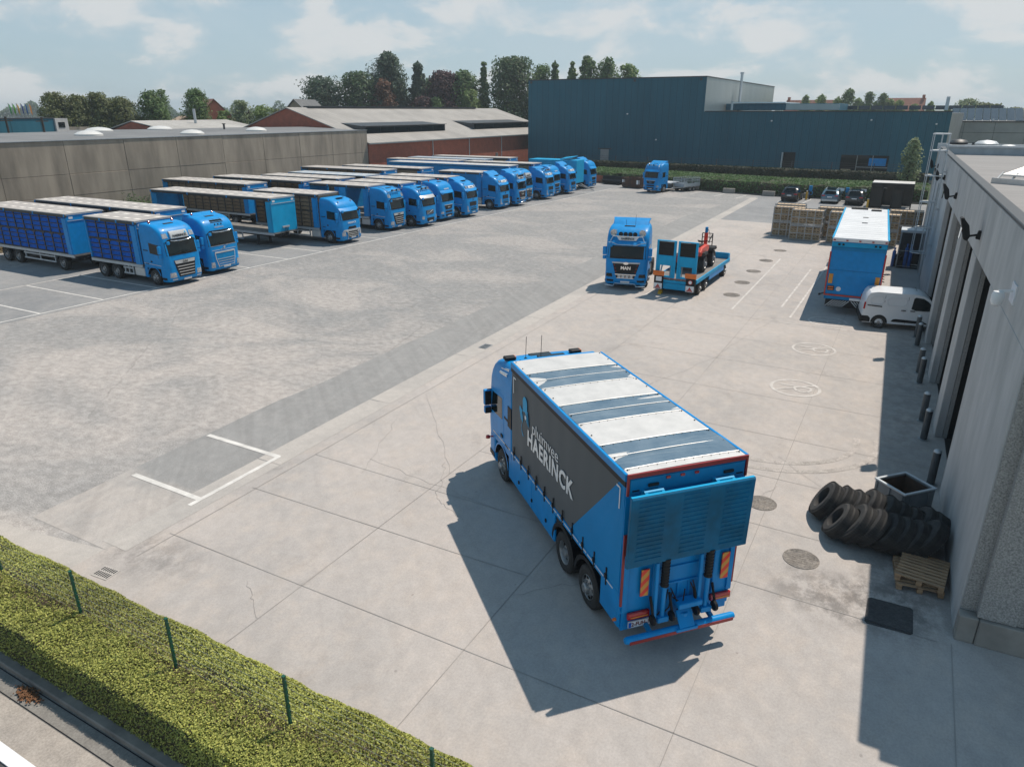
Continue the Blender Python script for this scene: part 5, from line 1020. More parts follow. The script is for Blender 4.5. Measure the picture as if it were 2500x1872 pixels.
# ---------------------------------------------------------------- low loader with ramps, rear towards us
def low_loader():
    t = thing('low_loader', 'blue low loader trailer with two raised mesh ramps and orange marker boards', 'trailer', (-11.3, 40.3, 0), radians(89))
    # local x forward from the rear edge
    L = 7.7
    MB().box(0,L,-1.22,1.22,.86,.96).build('deck', DECK, t)
    mb = MB(); [mb.box(0,L,s_*1.2,s_*1.27,.78,1.02) for s_ in (-1,1)]; mb.box(L-.08,L,-1.2,1.2,.78,1.35); mb.box(L-.4,L+.02,-1.24,-1.2,1.0,1.32); mb.box(L-.4,L+.02,1.2,1.24,1.0,1.32); mb.build('deck_frame', LBLUE, t, bevel=.012)
    mb = MB(); [mb.box(2.8,L-1.5,s_*1.2,s_*1.26,.5,.77) for s_ in (-1,1)]; mb.build('side_locker', BLUE, t)
    for x in (.9, 2.15, L-1.0):
        for y in (-1.08,1.08): wheel(t, x, y, .38, .3, 1)
    mb = MB(); mb.box(.3,L-.4,-.6,.6,.5,.85); mb.build('chassis', BLUE2, t)
    for sg in (1,-1):     # ramps stand upright
        y0, y1 = (.06,1.2) if sg > 0 else (-1.2,-.06)
        mb = MB(); xx = -.05
        for a, b2 in ((y0,y0+.12),(y1-.12,y1)): mb.box(xx-.07,xx+.07,a,b2,1.0,3.1)
        for a, b2 in ((y0+.121,y0+.24),(y1-.24,y1-.121)): mb.box(xx-.06,xx+.05,a,b2,1.121,1.719)
        mb.box(xx-.06,xx+.06,y0+.121,y1-.121,1.72,2.3); mb.box(xx-.05,xx+.05,y0+.121,y1-.121,1.0,1.12); mb.box(xx-.07,xx+.07,y0-.005,y1+.005,3.101,3.16)
        r_ = mb.build('ramp', LBLUE, t, bevel=.01)
        mb = MB(); mb.box(xx-.02,xx-.01,y0+.12,y1-.12,2.31,3.08); [mb.box(xx-.04,xx+.02,y0+.12,y1-.12,2.36+k*.2,2.39+k*.2) for k in range(4)]; n = 18; [mb.box(xx-.008,xx+.0,y0+.12+k*(y1-y0-.24)/n,y0+.128+k*(y1-y0-.24)/n,2.2,3.1) for k in range(n)]; [mb.box(xx-.008,xx,y0+.12,y1-.12,2.2+k*.05,2.208+k*.05) for k in range(18)]; mb.build('ramp_mesh', BLACK, r_)
        mb = MB(); mb.bar((.0,sg*.95,1.1),(.5,sg*.95,1.9),.07); mb.cyl((-.02,sg*.35,.9),(-.02,sg*.35,1.7),.03,8); mb.build('ramp_strut', STEEL, t)
        yc = sg*.95
        mb = MB(); mb.box(-.2,-.0,yc-.27,yc+.27,.3,1.15); mb.build('lamp_housing', BLACK, t, bevel=.02)
        mb = MB(); mb.box(-.24,-.2,yc-.33,yc+.33,1.12,1.4); mb.build('marker_board', ORANGE, t)
        mb = MB(); mb.box(-.24,-.2,yc-.24,yc+.24,.34,.68); o = mb.build('sign_plate', WHITE, t); mb = MB(); mb.prism([(yc-.13,.44),(yc+.13,.44),(yc,.64)],0,-.246,-.241); mb.box(-.246,-.241,yc-.18,yc+.18,.37,.43); mb.build('warning_triangle', RED, o)
        if sg < 0: mb = MB(); mb.lathe([(.13,0),(.13,.02),(0,.02)],18,Matrix.Translation((-.2,yc,.9)) @ Matrix.Rotation(-pi/2,4,'Y')); o = mb.build('speed_sign', RED, t); mb = MB(); mb.lathe([(.095,0),(.095,.024),(0,.025)],18,Matrix.Translation((-.2,yc,.9)) @ Matrix.Rotation(-pi/2,4,'Y')); mb.build('sign_face', WHITE, o)
        else: mb = MB(); mb.box(-.24,-.2,yc-.2,yc+.14,.8,1.06); mb.build('number_plate', WHITE, t)
    mb = MB(); mb.box(-.12,0,-.7,.7,.35,.7); mb.box(-.1,.0,-1.2,1.2,.72,.86); mb.build('rear_beam', LBLUE, t, bevel=.01)
    mb = MB(); mb.box(-.13,-.1,-.68,.68,.98,1.0); mb.build('red_bar', RED, t)
    mb = MB(); mb.prism([(-.05,0),(.35,0),(.35,.18),(.2,.24)],1,.75,.95); mb.build('wheel_chock', YELLOW, t, loc=(-.15,0,0))
low_loader()
def loader():
    t = thing('loader', 'small red loader machine with black wheels standing on the low loader deck', 'loader', (-11.35, 44.2, .96), radians(90))
    REDP = mat('red machine paint', (.72,.065,.03), .4, var=.1, coat=.2)
    for x in (-1.15, .95):
        for y in (-.85,.85): wheel(t, x, y, .5, .36, 1)
    mb = MB(); mb.prism([(-1.7,.5),(1.6,.5),(1.6,.9),(1.3,1.25),(.2,1.3),(-.1,1.05),(-1.7,1.0)],1,-.62,.62); mb.build('body', REDP, t, bevel=.06, seg=3)
    mb = MB(); mb.prism([(-1.75,1.0),(-.2,1.05),(.15,1.3),(-.4,1.55),(-1.5,1.5),(-1.85,1.25)],1,-.9,.2); mb.build('engine_cover', REDP, t, bevel=.08, seg=3)
    mb = MB(); mb.prism([(-1.7,1.0),(-1.55,1.22),(-.75,1.22),(-.6,1.0)],1,-1.05,-.62); mb.prism([(.4,1.0),(.55,1.22),(1.35,1.22),(1.5,1.0)],1,-1.05,-.62); mb.build('mudguard', BLACK, t, bevel=.03)
    MB().box(-1.4,-.5,-.7,.0,1.53,1.59).build('top_grille', BLACK, t)
    mb = MB(); mb.bar((-.1,-.45,1.3),(.05,-.45,1.62),.05); mb.tube([(0,-.75,1.68),(.06,-.45,1.62),(0,-.15,1.68)],.03,6); mb.lathe([(.16,0),(.18,.03),(.16,.06)],16,Matrix.Translation((.25,-.3,1.55))); mb.box(-.55,-.15,-.7,-.2,1.35,1.45); mb.build('controls', BLACK, t)
    mb = MB()
    for y in (-.75,-.1): mb.bar((1.3,y,1.0),(1.3,y,1.95),.05)
    for z in (1.2,1.45,1.7,1.95): mb.bar((1.3,-.75,z),(1.3,-.1,z),.04)
    mb.bar((.3,-.75,1.55),(1.3,-.75,1.95),.05); mb.build('guard_frame', BLACK, t)
    mb = MB(); mb.box(.72,.95,-.55,-.35,1.3,2.05); mb.build('filter', REDP, t, bevel=.03); MB().box(.74,.93,-.53,-.37,2.05,2.4).build('cap', BLUE2, t, bevel=.03)
    mb = MB(); mb.tube([(.9,-.4,2.1),(1.1,-.5,2.2),(1.15,-.6,1.9),(1.0,-.65,1.4)],.02,5); mb.bar((1.6,-.5,.7),(2.2,-.5,.2),.12); mb.bar((1.6,.5,.7),(2.2,.5,.2),.12); mb.build('lift_arm', BLACK, t)
loader()
# ---------------------------------------------------------------- box semitrailer seen from behind
def box_semi():
    t = thing('box_trailer', 'tall blue box semitrailer with white roof seen from behind between crates and van', 'trailer', (-1.95, 40.35, 0), radians(92.6))
    L, hw, z0, z1 = 13.4, 1.29, 1.0, 4.0
    MB().box(.02,L,-hw,hw,z0,z1-.02).build('box_body', BLUE, t, bevel=.03)
    mb = MB(); mb.box(.0,L,-hw+.04,hw-.04,z1-.019,z1+.02); [mb.box(k*.75+.4,k*.75+.42,-hw+.05,hw-.05,z1+.02,z1+.026) for k in range(17)]; mb.build('roof_sheet', mat('white box roof', (.66,.68,.7), .5, c2=(.55,.57,.59), scale=.8, det=9), t)
    for x in (12.1, 12.7): mb = MB(); mb.box(x,x+.35,-.1 if x > 12.5 else -.9,.9 if x > 12.5 else -.3,z1+.02,z1+.1); mb.build('roof_vent', BLACK, t)
    mb = MB(); [mb.box(x,x+.25,-.2,.1,z1+.021,z1+.04) for x in (6,8.5)]; mb.build('roof_stud', GUTTERM, t)
    mb = MB(); [mb.box(0,L,s_*hw-.05,s_*hw+.05,z1-.05,z1+.045) for s_ in (-1,1)]; mb.build('roof_rail', LBLUE, t, bevel=.02)
    MB().box(-.02,.0,-hw+.06,hw-.06,z0+.1,z1-.6).build('rear_door', BLUE, t)
    mb = MB(); mb.box(-.06,.01,-hw,hw,z1-.18,z1+.03); mb.build('rear_header', WHITE, t, bevel=.02)
    mb = MB(); mb.box(-.1,-.0,-hw,hw,z1-.42,z1-.19); o = mb.build('rear_canopy', LBLUE, t, bevel=.02); mb = MB(); mb.box(-.03,.0,-hw+.02,hw-.02,z1-.62,z1-.44); mb.box(-.04,-.02,-hw+.05,hw-.05,2.35,2.37); mb.build('door_seam', BLUE2, t)
    for y in (-1.2,-.6,0,.6,1.2): mb = MB(); mb.box(-.09,-.055,y-.05,y+.05,z1-.12,z1-.06); mb.build('marker_lamp', RED, t)
    for y in (-.95,-.75,.75,.95): mb = MB(); mb.cyl((-.1,y-.05,z1-.3),(-.1,y+.05,z1-.3),.05,8); mb.build('hinge', BLACK, t)
    for s_ in (-1,1):
        MB().box(-.05,-.0,s_*hw-.035,s_*hw+.035,z0,z1-.7).build('red_strip', RED, t)
        mb = MB(); mb.box(-.05,-.02,s_*1.1-.1,s_*1.1+.1,1.65,2.15); mb.build('marker_board', AMBERPL, t)
        mb = MB(); mb.box(-.08,-.02,s_*1.03-.16,s_*1.03+.16,1.28,1.52); o = mb.build('tail_lamp', BLACK, t); MB().box(-.09,-.08,s_*1.03-.13,s_*1.03+.13,1.31,1.38).box(-.09,-.08,s_*1.03-.13,s_*1.03+.13,1.43,1.5).build('lamp_strip', ORANGE, o)
        mb = MB(); mb.bar((.1,s_*hw,1.1),(-.02,s_*(hw+.22),1.02),.05); mb.lathe([(.05,-.05),(.05,.05)],8,Matrix.Translation((-.02,s_*(hw+.24),1.02))); mb.build('side_marker', BLACK, t)
    mb = MB(); mb.lathe([(.12,0),(.12,.02),(0,.02)],18,Matrix.Translation((-.02,.65,1.38)) @ Matrix.Rotation(-pi/2,4,'Y')); o = mb.build('speed_sign', WHITE, t)
    MB().box(-.06,.02,-hw,hw,z0-.0,z0+.08).build('red_strip', RED, t)
    mb = MB(); mb.box(-.05,.1,-hw,hw,.82,.99); mb.build('rear_beam', BLUE2, t, bevel=.015)
    MB().box(-.08,-.05,-.5,.05,.83,.95).build('number_plate', WHITE, t)
    mb = MB(); mb.box(-.04,.02,-hw+.1,hw-.1,.42,.8); f = mb.build('mud_flap', BLACK, t)
    mb = MB(); [mb.face([(-.045,s_*(y),.44),(-.045,s_*(y+.06),.44),(-.045,s_*(y+.06-.34),.78),(-.045,s_*(y-.34),.78)]) for s_ in (-1,1) for y in np.arange(.36,1.15,.13)]; mb.build('flap_stripes', PALESTEEL, f, fix=False)
    chassis(t, .3, L-.3, [(2.2,0),(3.5,0),(4.8,0)], None, (5.6,9.5))
    mb = MB(); [mb.cyl((5+k*1.6,hw,z0+.1+0),(5+k*1.6,hw+.16,z0+.12),.03,6) for k in range(3)]; [mb.bar((.4+k*.7,-hw-.0,1.9),(.4+k*.7,-hw-.15,1.85),.04) for k in range(3)]; mb.build('door_stay', BLACK, t)
box_semi()
t = thing('tractor_unit', 'blue tractor unit mostly hidden ahead of the tall box semitrailer', 'tractor unit', (-2.72, 57.6, 0), radians(92.6)); cab(t, 'volvo', 'tall', deflect=None)
chassis(t, -6.0, -2.0, [(-5.0,0)], (-3.6,-2.5))
# ---------------------------------------------------------------- white van
def van():
    t = thing('van', 'white panel van nosing into the workshop gateway beside the box semitrailer', 'van', (-1.38, 39.3, 0), radians(9))
    # local x forward from rear, y left
    prof = [(0,.42),(-.02,.55),(.02,.9),(.06,1.3),(.14,1.62),(.26,1.78),(.6,1.84),(2.2,1.83),(2.6,1.78),(2.85,1.66),(3.35,1.22),(3.55,1.1),(4.15,.98),(4.34,.85),(4.4,.55),(4.36,.3),(.05,.28)]
    mb = MB(); hw = .92; L0 = []
    def ringv(s, zt): return [(x, z) for x, z in prof]
    ys = [(-.92,.0),(-.9,.05),(-.84,.09),(-.7,.11)]
    # loft across the width with a tumblehome: narrower at the top
    rows = []
    for f in (-1,-.97,-.85,-.5,0,.5,.85,.97,1):
        row = []
        for x, z in prof:
            w_ = hw-.13*max(0,(z-1.0)/.84)**1.5-.02*max(0,.5-z); edge = max(0,abs(f)-.5)/.5; dz = -.045*edge**2 if z > 1.2 else 0; row.append((x+(.03*edge**2 if x < .3 else (-.1*edge**2 if x > 3.9 else 0)), f*w_, z+dz))
        rows.append(row)
    mb.grid([r+[r[0]] for r in rows]); mb.face([p for p in rows[0]]); mb.face(rows[-1]); mb.build('body', WHITE, t, smooth=32)
    for sg in (-1,1):
        def sw(z): return sg*(hw-.13*max(0,(z-1.0)/.84)**1.5-.02*max(0,.5-z)-.0)
        def sp(pts, off=.006, th=.03): mb = MB(); k = len(pts); mb.v = [(x,sw(z)+sg*off,z) for x,z in pts]+[(x,sw(z)-sg*th,z) for x,z in pts]; mb.f = [tuple(range(k)),tuple(range(2*k-1,k-1,-1))]+[(i,(i+1)%k,k+(i+1)%k,k+i) for i in range(k)]; mb.m = [0]*len(mb.f); return mb
        sp([(2.15,1.1),(2.2,1.6),(2.28,1.66),(2.62,1.62),(2.82,1.5),(3.25,1.1),(3.2,1.05),(2.35,1.03)]).build('side_window', GLASS, t)
        sp([(1.35,.42),(1.42,.52),(1.55,.55),(2.75,.52),(2.9,.45),(2.95,.4),(1.38,.4)],.012).build('side_moulding', BLACK, t)
        sp([(.2,1.12),(.2,1.16),(.85,1.13),(.85,1.09)],.008).build('door_rail', BLACK, t)
        for x in (1.72,2.12): sp([(x,.98),(x+.2,.98),(x+.2,1.01),(x,1.01)],.02).build('handle', BLACK, t)
        mb = MB()
        for pts in ([(.95,.35),(.95,1.66)], [(1.98,.35),(1.98,1.66)]): mb.bar((pts[0][0],sw(pts[0][1])+sg*.002,pts[0][1]),(pts[1][0],sw(pts[1][1])+sg*.002,pts[1][1]),.012)
        mb.build('door_gap', GUTTERM, t)
        mb = MB()
        for x0,x1 in ((.3,.88),(1.05,1.9)):
            pts = [(x0+.08,1.2),(x1-.1,1.2),(x1,1.3),(x1,1.5),(x1-.05,1.58),(x0+.15,1.58),(x0,1.45),(x0+.02,1.28)]
            mb.tube([(x,sw(z)+sg*.001,z) for x,z in pts+[pts[0]]],.012,5,cap=False)
        mb.build('pressed_panel', WHITE, t)
        sp([(.03,.95),(.05,1.28),(.12,1.28),(.1,.95)],.012,.06).build('tail_lamp', RED, t)
        wheel(t, .82, sg*.835, .32, .22, 0); wheel(t, 3.55, sg*.835, .32, .22, 0)
        for x in (.82,3.55):
            mb = MB(); pts = [(x+.38*cos(a), .3+.4*sin(a)) for a in np.linspace(0,pi,13)]; inn = [(x+.3*cos(a), .3+.31*sin(a)) for a in np.linspace(pi,0,13)]; mb.prism(pts+inn,1,sg*(hw-.06),sg*(hw+.006)); mb.build('wheel_arch', BLACK, t)
    mb = MB(); mb.prism([(-.06,.3),(-.08,.62),(.3,.62),(.42,.5),(.42,.3)],1,-.93,.93); mb.build('rear_bumper', BLACK, t, bevel=.03, seg=2)
    mb = MB(); mb.slab([[(2.86,-.72,1.665),(2.86,.72,1.665)],[(3.36,-.78,1.225),(3.36,.78,1.225)]],(0,0,-.03)); mb.v = [(x+.01,y,z+.012) for x,y,z in mb.v]; mb.build('windscreen', GLASS, t)
    mb = MB(); mb.cyl((2.4,0,1.8),(2.3,0,1.98),.01,5); mb.build('antenna', BLACK, t)
    mb = MB(); mb.box(3.05,3.2,-1.1,-.95,1.05,1.22); mb.box(3.05,3.2,.95,1.1,1.05,1.22); mb.build('mirror', WHITE, t, bevel=.03)
van()
# ---------------------------------------------------------------- parked cars seen from behind
def car(x, y, paint, label, rz=90., lw=1.0, coupe=False, dark=True):
    t = thing('parked_car', label, 'car', (x, y, 0), radians(rz), 'cars parked by the hedge')
    prof = [(.0,.5),(.0,.75),(.06,.98),(.12,1.06),(.42,1.5) if not coupe else (.75,1.42),(.75,1.62) if not coupe else (1.2,1.58),(2.3,1.64),(2.9,1.5),(3.5,1.08),(4.3,.95),(4.55,.75),(4.58,.4),(4.5,.25),(.1,.28)]
    rows = []
    for f in (-1,-.95,-.8,-.4,0,.4,.8,.95,1):
        row = []
        for px, pz in prof:
            w_ = .93-.22*max(0,(pz-.95)/.7)**1.2; e = max(0,abs(f)-.4)/.6; row.append((px+(.09*e**2 if px < .5 else (-.18*e**2 if px > 4 else 0)), f*w_, pz-(.05*e**2 if pz > 1.3 else 0)))
        rows.append(row)
    mb = MB(); mb.grid([r+[r[0]] for r in rows]); mb.face(rows[0]); mb.face(rows[-1]); mb.build('body', paint, t, smooth=35)
    mb = MB(); zt = 1.46 if not coupe else 1.38; xt = .4 if not coupe else .7
    mb.slab([[(.135,-.66,1.1),(.115,0,1.1),(.135,.66,1.1)],[(xt,-.58,zt),(xt-.02,0,zt+.01),(xt,.58,zt)]],(.04,0,0)); mb.v = [(a-.015,b2,c+.01) for a,b2,c in mb.v]; mb.build('rear_window', GLASS, t)
    for sg in (-1,1):
        mb = MB(); mb.slab([[(.5,sg*.905,1.05),(3.3,sg*.905,1.08)],[(.95,sg*.775,1.5),(2.75,sg*.775,1.5)]],(0,-sg*.03,0)); mb.v = [(a,b2+sg*.012,c) for a,b2,c in mb.v]; mb.build('side_window', GLASS, t)
        mb = MB(); mb.box(-.01,.12,sg*.5,sg*.88,.86,.97); mb.build('tail_lamp', RED, t, bevel=.02)
        wheel(t, .85, sg*.85, .35, .22, 0); wheel(t, 3.6, sg*.85, .35, .22, 0)
        mb = MB(); mb.box(2.85,3.0,sg*.92,sg*1.1,1.0,1.14); mb.build('mirror', paint, t, bevel=.03)
        mb = MB(); mb.bar((.9,sg*.62,1.63),(2.5,sg*.62,1.67),.04); mb.build('roof_rail', SILVER if coupe else BLACK, t)
    mb = MB(); mb.box(.9,2.3,-.5,.5,1.615,1.655); mb.build('glass_roof', GLASS, t, bevel=.01)
    mb = MB(); mb.box(-.035,.0,-.26,.26,.72,.83); mb.build('number_plate', WHITE, t)
    mb = MB(); mb.box(-.03,.3,-.85,.85,.3,.52); mb.build('rear_bumper', BLACK if not coupe else SILVER, t, bevel=.03, seg=2)
    mb = MB(); mb.box(.32,.75,-.55,.55,zt+.1,zt+.14); mb.build('spoiler', paint, t, bevel=.02)
car(-12.85, 91.4, mat('black car paint', (.012,.014,.017), .25, var=0, c2=(.012,.014,.017), coat=.6), 'black estate car left of the yellow charging bollard by the hedge', 88)
car(-8.45, 91.8, mat('blue grey car paint', (.09,.17,.23), .25, var=.05, metal=.3, coat=.6), 'light blue grey crossover car in the middle of the three parked cars', 90, coupe=True)
car(-5.8, 91.2, mat('dark graphite car paint', (.022,.027,.032), .25, var=.05, coat=.6), 'dark graphite car parked next to the black shelter', 90)
# ---------------------------------------------------------------- grey bollards along the workshop
def bollard(x, y, label, first=[None]):
    if first[0] is None:
        t = thing('bollard', label, 'bollard', (x, y, 0), 0, 'grey steel bollards guarding the gateways')
        mb = MB(); mb.lathe([(.105,0),(.105,1.02)],18,closed=True); mb.build('post', mat('dark grey bollard', (.06,.075,.085), .5, c2=(.045,.055,.06), scale=4), t, smooth=40)
        mb = MB(); mb.lathe([(.108,1.02),(.1,1.06),(.06,1.09),(0,1.1)],18); mb.build('cap', PALESTEEL, t, smooth=50)
        mb = MB(); mb.lathe([(.17,0),(.17,.02),(.11,.025)],18); mb.build('base_plate', STEEL, t)
        first[0] = t
    else: dup(first[0], (x, y, 0), None, label)
for x, y, l in ((1.88,21.8,'grey bollard nearest the open steel waste bin'), (1.68,25.1,'grey bollard in front of the first concrete pillar'), (1.62,26.75,'grey bollard just behind the first concrete pillar'), (1.5,30.9,'grey bollard in front of the second concrete pillar'),
    (1.45,32.2,'grey bollard just behind the second concrete pillar'), (1.34,36.3,'grey bollard against the van door, before the third pillar'), (1.28,37.75,'grey bollard beside the van, the farthest from us')): bollard(x, y, l)
# ---------------------------------------------------------------- tyres: two leaning rows
tm = MB(); R0 = .52; w0 = .3
Rot = Matrix.Rotation(pi/2, 4, 'X')
tm.lathe([(R0*.56,-w0/2+.03),(R0*.6,-w0/2),(R0*.86,-w0/2-.005),(R0*.97,-w0/2+.035),(R0,-w0/2+.07)]+[(R0*(1 if k%2 else .975),-w0/2+.07+(w0-.14)*k/10) for k in range(1,10)]+[(R0,w0/2-.07),(R0*.97,w0/2-.035),(R0*.86,w0/2+.005),(R0*.6,w0/2),(R0*.56,w0/2-.03),(R0*.53,0),(R0*.56,-w0/2+.03)],40,Rot,closed=False)
for k in range(54):
    a = 2*pi*k/54
    for s_ in (-1,1): c = Vector((cos(a),0,sin(a))); tm.obox(c*(R0+.002)+Vector((0,s_*.08,0)), c*.012, Vector((0,.055,0)), Vector((-sin(a),0,cos(a)))*.016)
tyre_me = tm.build('old_tyre', DUSTRUB, smooth=35); TY = tyre_me.data; COL.objects.unlink(tyre_me); bpy.data.objects.remove(tyre_me)
ROWA = [(-.62,18.35,.98),(-.28,18.42,.92),(.02,18.4,.9),(.34,18.4,1.0),(.7,18.35,.98),(1.02,18.35,.86),(1.3,18.3,.82),(1.58,18.35,.9),(1.86,18.3,.8)]
ROWB = [(-.2,17.5,.92),(.16,17.45,1.04),(.5,17.45,1.0),(.84,17.45,.97),(1.12,17.45,.94),(1.4,17.45,.94),(1.7,17.5,1.04)]
ORD = ['first','second','third','fourth','fifth','sixth','seventh','eighth','ninth']
for rn, rowt in (('back', ROWA), ('front', ROWB)):
    for i, (x, y, s) in enumerate(rowt):
        o = bpy.data.objects.new('old_tyre', TY); COL.objects.link(o); th = radians(28+random.uniform(-4,4))
        ax = Vector((-.80+random.uniform(-.06,.06),-.12+random.uniform(-.05,.1),.56+random.uniform(-.06,.06))); Mx = ax.to_track_quat('Y','Z').to_matrix().to_4x4() @ Matrix.Rotation(random.uniform(0,6),4,'Y') @ Matrix.Diagonal((s,1.02,s,1))
        zmin = min((Mx @ v.co).z for v in TY.vertices); o.matrix_world = Matrix.Translation((x,y,-zmin+.004)) @ Mx
        tag(o, f'worn lorry tyre leaning {ORD[i]} from the left in the {rn} row of the tyre pile', 'tyre', 'worn tyres piled against the workshop wall')
# ---------------------------------------------------------------- pallets
def pallet():
    t = thing('pallet', 'weathered wooden pallet on top of the stack by the tyres', 'pallet', (1.6,16.55,.29), radians(-7), 'two stacked wooden pallets')
    for k in range(9):
        mb = MB(); y = -.56+k*.14; mb.box(-.42+random.uniform(-.012,.012),.42,y-.043+random.uniform(-.008,.008),y+.043,.122,.144); mb.build('top_board', WOOD, t, bevel=.004)
    for x in (-.37,0,.37): mb = MB(); mb.box(x-.05,x+.05,-.6,.6,.1,.1215); mb.build('stringer', WOOD, t)
    for x in (-.37,0,.37):
        for y in (-.53,0,.53): mb = MB(); mb.box(x-.05,x+.05,y-.07,y+.07,.022,.0998); mb.build('block', WOOD, t, bevel=.004)
    for x in (-.37,0,.37): mb = MB(); mb.box(x-.05,x+.05,-.6,.6,.0,.0215); mb.build('bottom_board', WOOD, t)
    return t
p1_ = pallet(); p0_ = dup(p1_, (1.55,16.5,.012), radians(6), 'lower wooden pallet of the stack, turned slightly under the upper one')
p1_.location = (1.68,16.52,.17); p0_.location.x = 1.6; p1_.scale = (1.16,.98,1.15); p0_.scale = (1.12,.98,1.06)
# ---------------------------------------------------------------- open steel bin
def waste_bin():
    t = thing('waste_bin', 'open topped grey steel bin with rusty inside behind the tyre pile', 'bin', (1.15,19.76,0), radians(-42))
    RUSTIN = mat('rusty steel inside', (.10,.055,.035), .9, c2=(.045,.035,.03), scale=3, det=9)
    BINP = mat('grey bin paint', (.2,.225,.24), .6, c2=(.15,.165,.175), scale=2, det=9)
    a, b_, h = .48, .52, .78
    mb = MB(); 
    for (x0,x1,y0,y1) in ((-a,a,-b_,-b_+.03),(-a,a,b_-.03,b_),(-a,-a+.03,-b_+.03,b_-.03),(a-.03,a,-b_+.03,b_-.03)): mb.box(x0,x1,y0,y1,.08,h)
    mb.build('sides', BINP, t)
    mb = MB(); [mb.box(x-.03,x+.03,s_*b_-.03,s_*b_+.03,.08,h-.02) for x in (-.42,0,.42) for s_ in (-1,1)]; [mb.box(s_*a-.03,s_*a+.03,y-.03,y+.03,.08,h-.02) for y in (-.3,.3) for s_ in (-1,1)]; mb.build('ribs', BINP, t, bevel=.006)
    mb = MB()
    for (x0,x1,y0,y1) in ((-a-.03,a+.03,-b_-.03,-b_+.045),(-a-.03,a+.03,b_-.045,b_+.03),(-a-.03,-a+.045,-b_+.045,b_-.045),(a-.045,a+.03,-b_+.045,b_-.045)): mb.box(x0,x1,y0,y1,h,h+.045)
    mb.build('rim', PALESTEEL, t, bevel=.008)
    mb = MB(); 
    for (x0,x1,y0,y1) in ((-a+.03,a-.03,-b_+.03,-b_+.036),(-a+.03,a-.03,b_-.036,b_-.03),(-a+.03,-a+.036,-b_+.036,b_-.036),(a-.036,a-.03,-b_+.036,b_-.036)): mb.box(x0,x1,y0,y1,.1,h-.04)
    mb.box(-a+.03,a-.03,-b_+.03,b_-.03,.1,.16); mb.build('lining', RUSTIN, t)
    mb = MB(); mb.box(-a-.035,-a-.028,-.2,-.1,.35,.72); mb.build('rust_streak', mat('orange rust', (.3,.12,.04), .9, var=.2), t)
    mb = MB(); [mb.box(x-.06,x+.06,-.5,.5,0,.08) for x in (-.45,.45)]; mb.build('skid', GUTTERM, t)
waste_bin()
# ---------------------------------------------------------------- crate stacks
CRATEIN = mat('crate gap shade', (.10,.065,.035), .9, c2=(.05,.035,.02), scale=6)  # dark brown fill behind the slats, shade of the gaps put into colour
STK = 'stacked wooden crate racks on the concrete'
def rack(x, y, label, first=[None], rz=0.):
    if first[0] is None:
        t = thing('crate_rack', label, 'crate rack', (x,y,0), 0, STK)
        for tr in (0,1):
            z0 = tr*1.28; mb = MB()
            for xx in (-1.2,-.6,0,.6,1.2):
                for yy in (-.61,.61): mb.box(xx-.03,xx+.03,yy-.025,yy+.025,z0,z0+1.27)
            for yy in (-.6,.6):
                for zz in (.0,.09,.62,1.2): mb.box(-1.2,1.2,yy*1.02-.018,yy*1.02+.018,z0+zz,z0+zz+.06)
            for xx in (-1.2,1.2):
                for zz in (.02,.12,.62,1.2): mb.box(xx-.018,xx+.018,-.6,.6,z0+zz,z0+zz+.035)
            mb.build('rack_frame', STEEL, t)
            for k in range(5):
                d = MB(); z = z0+.17+k*.2
                for q in range(4):
                    x0 = -1.17+q*.585; d.box(x0+.05,x0+.535,-.53,.53,z,z+.165,1)
                    for yy in (-.57,.555):
                        for zz, hh in ((.0,.06),(.125,.05)): d.box(x0+.03,x0+.555,yy,yy+.015,z+zz,z+zz+hh)
                        for xx in (.05,.29,.53): d.box(x0+xx-.025,x0+xx+.025,yy-.004,yy+.019,z+.01,z+.17)
                    for xs in (x0+.016,x0+.56): [d.box(xs,xs+.01,-.57,.57,z+zz,z+zz+.045) for zz in (.02,.085,.145)]
                d.build('crate_layer', [CRATEWOOD, CRATEIN], t)
        mb = MB(); [mb.box(-1.15+k*.29,-1.15+k*.29+.25,-.55,.55,2.46,2.475) for k in range(8)]; mb.build('lid', mat('pale crate lid', (.62,.47,.31), .8, c2=(.5,.36,.22), scale=3), t)
        first[0] = t
    else: dup(first[0], (x,y,0), radians(rz), label)
rack(-8.95, 65.4, 'crate rack at the left end, set back behind its neighbour'); rack(-7.32, 64.1, 'double height crate rack with a pale stick across its front')
rack(-4.4, 64.0, 'crate rack half hidden by the left side of the box semitrailer'); rack(-1.75, 64.2, 'crate rack showing right of the box semitrailer'); 
for x, y, l in ((-9.2,67.4,'crate rack in the second line behind the leftmost rack'), (-5.6,66.6,'crate rack in the gap behind the second and third racks'), (-.2,67.2,'crate rack at the right end by the workshop ladder'), (-3.2,67.0,'crate rack behind the box semitrailer roof')): rack(x, y, l, rz=1)
mb = MB(); mb.bar((-7.4,63.44,1.78),(-6.5,63.44,1.6),.05,.04); tag(mb.build('wooden_stick', CRATEWOOD), 'pale loose stick lying across the second crate rack front', 'stick')
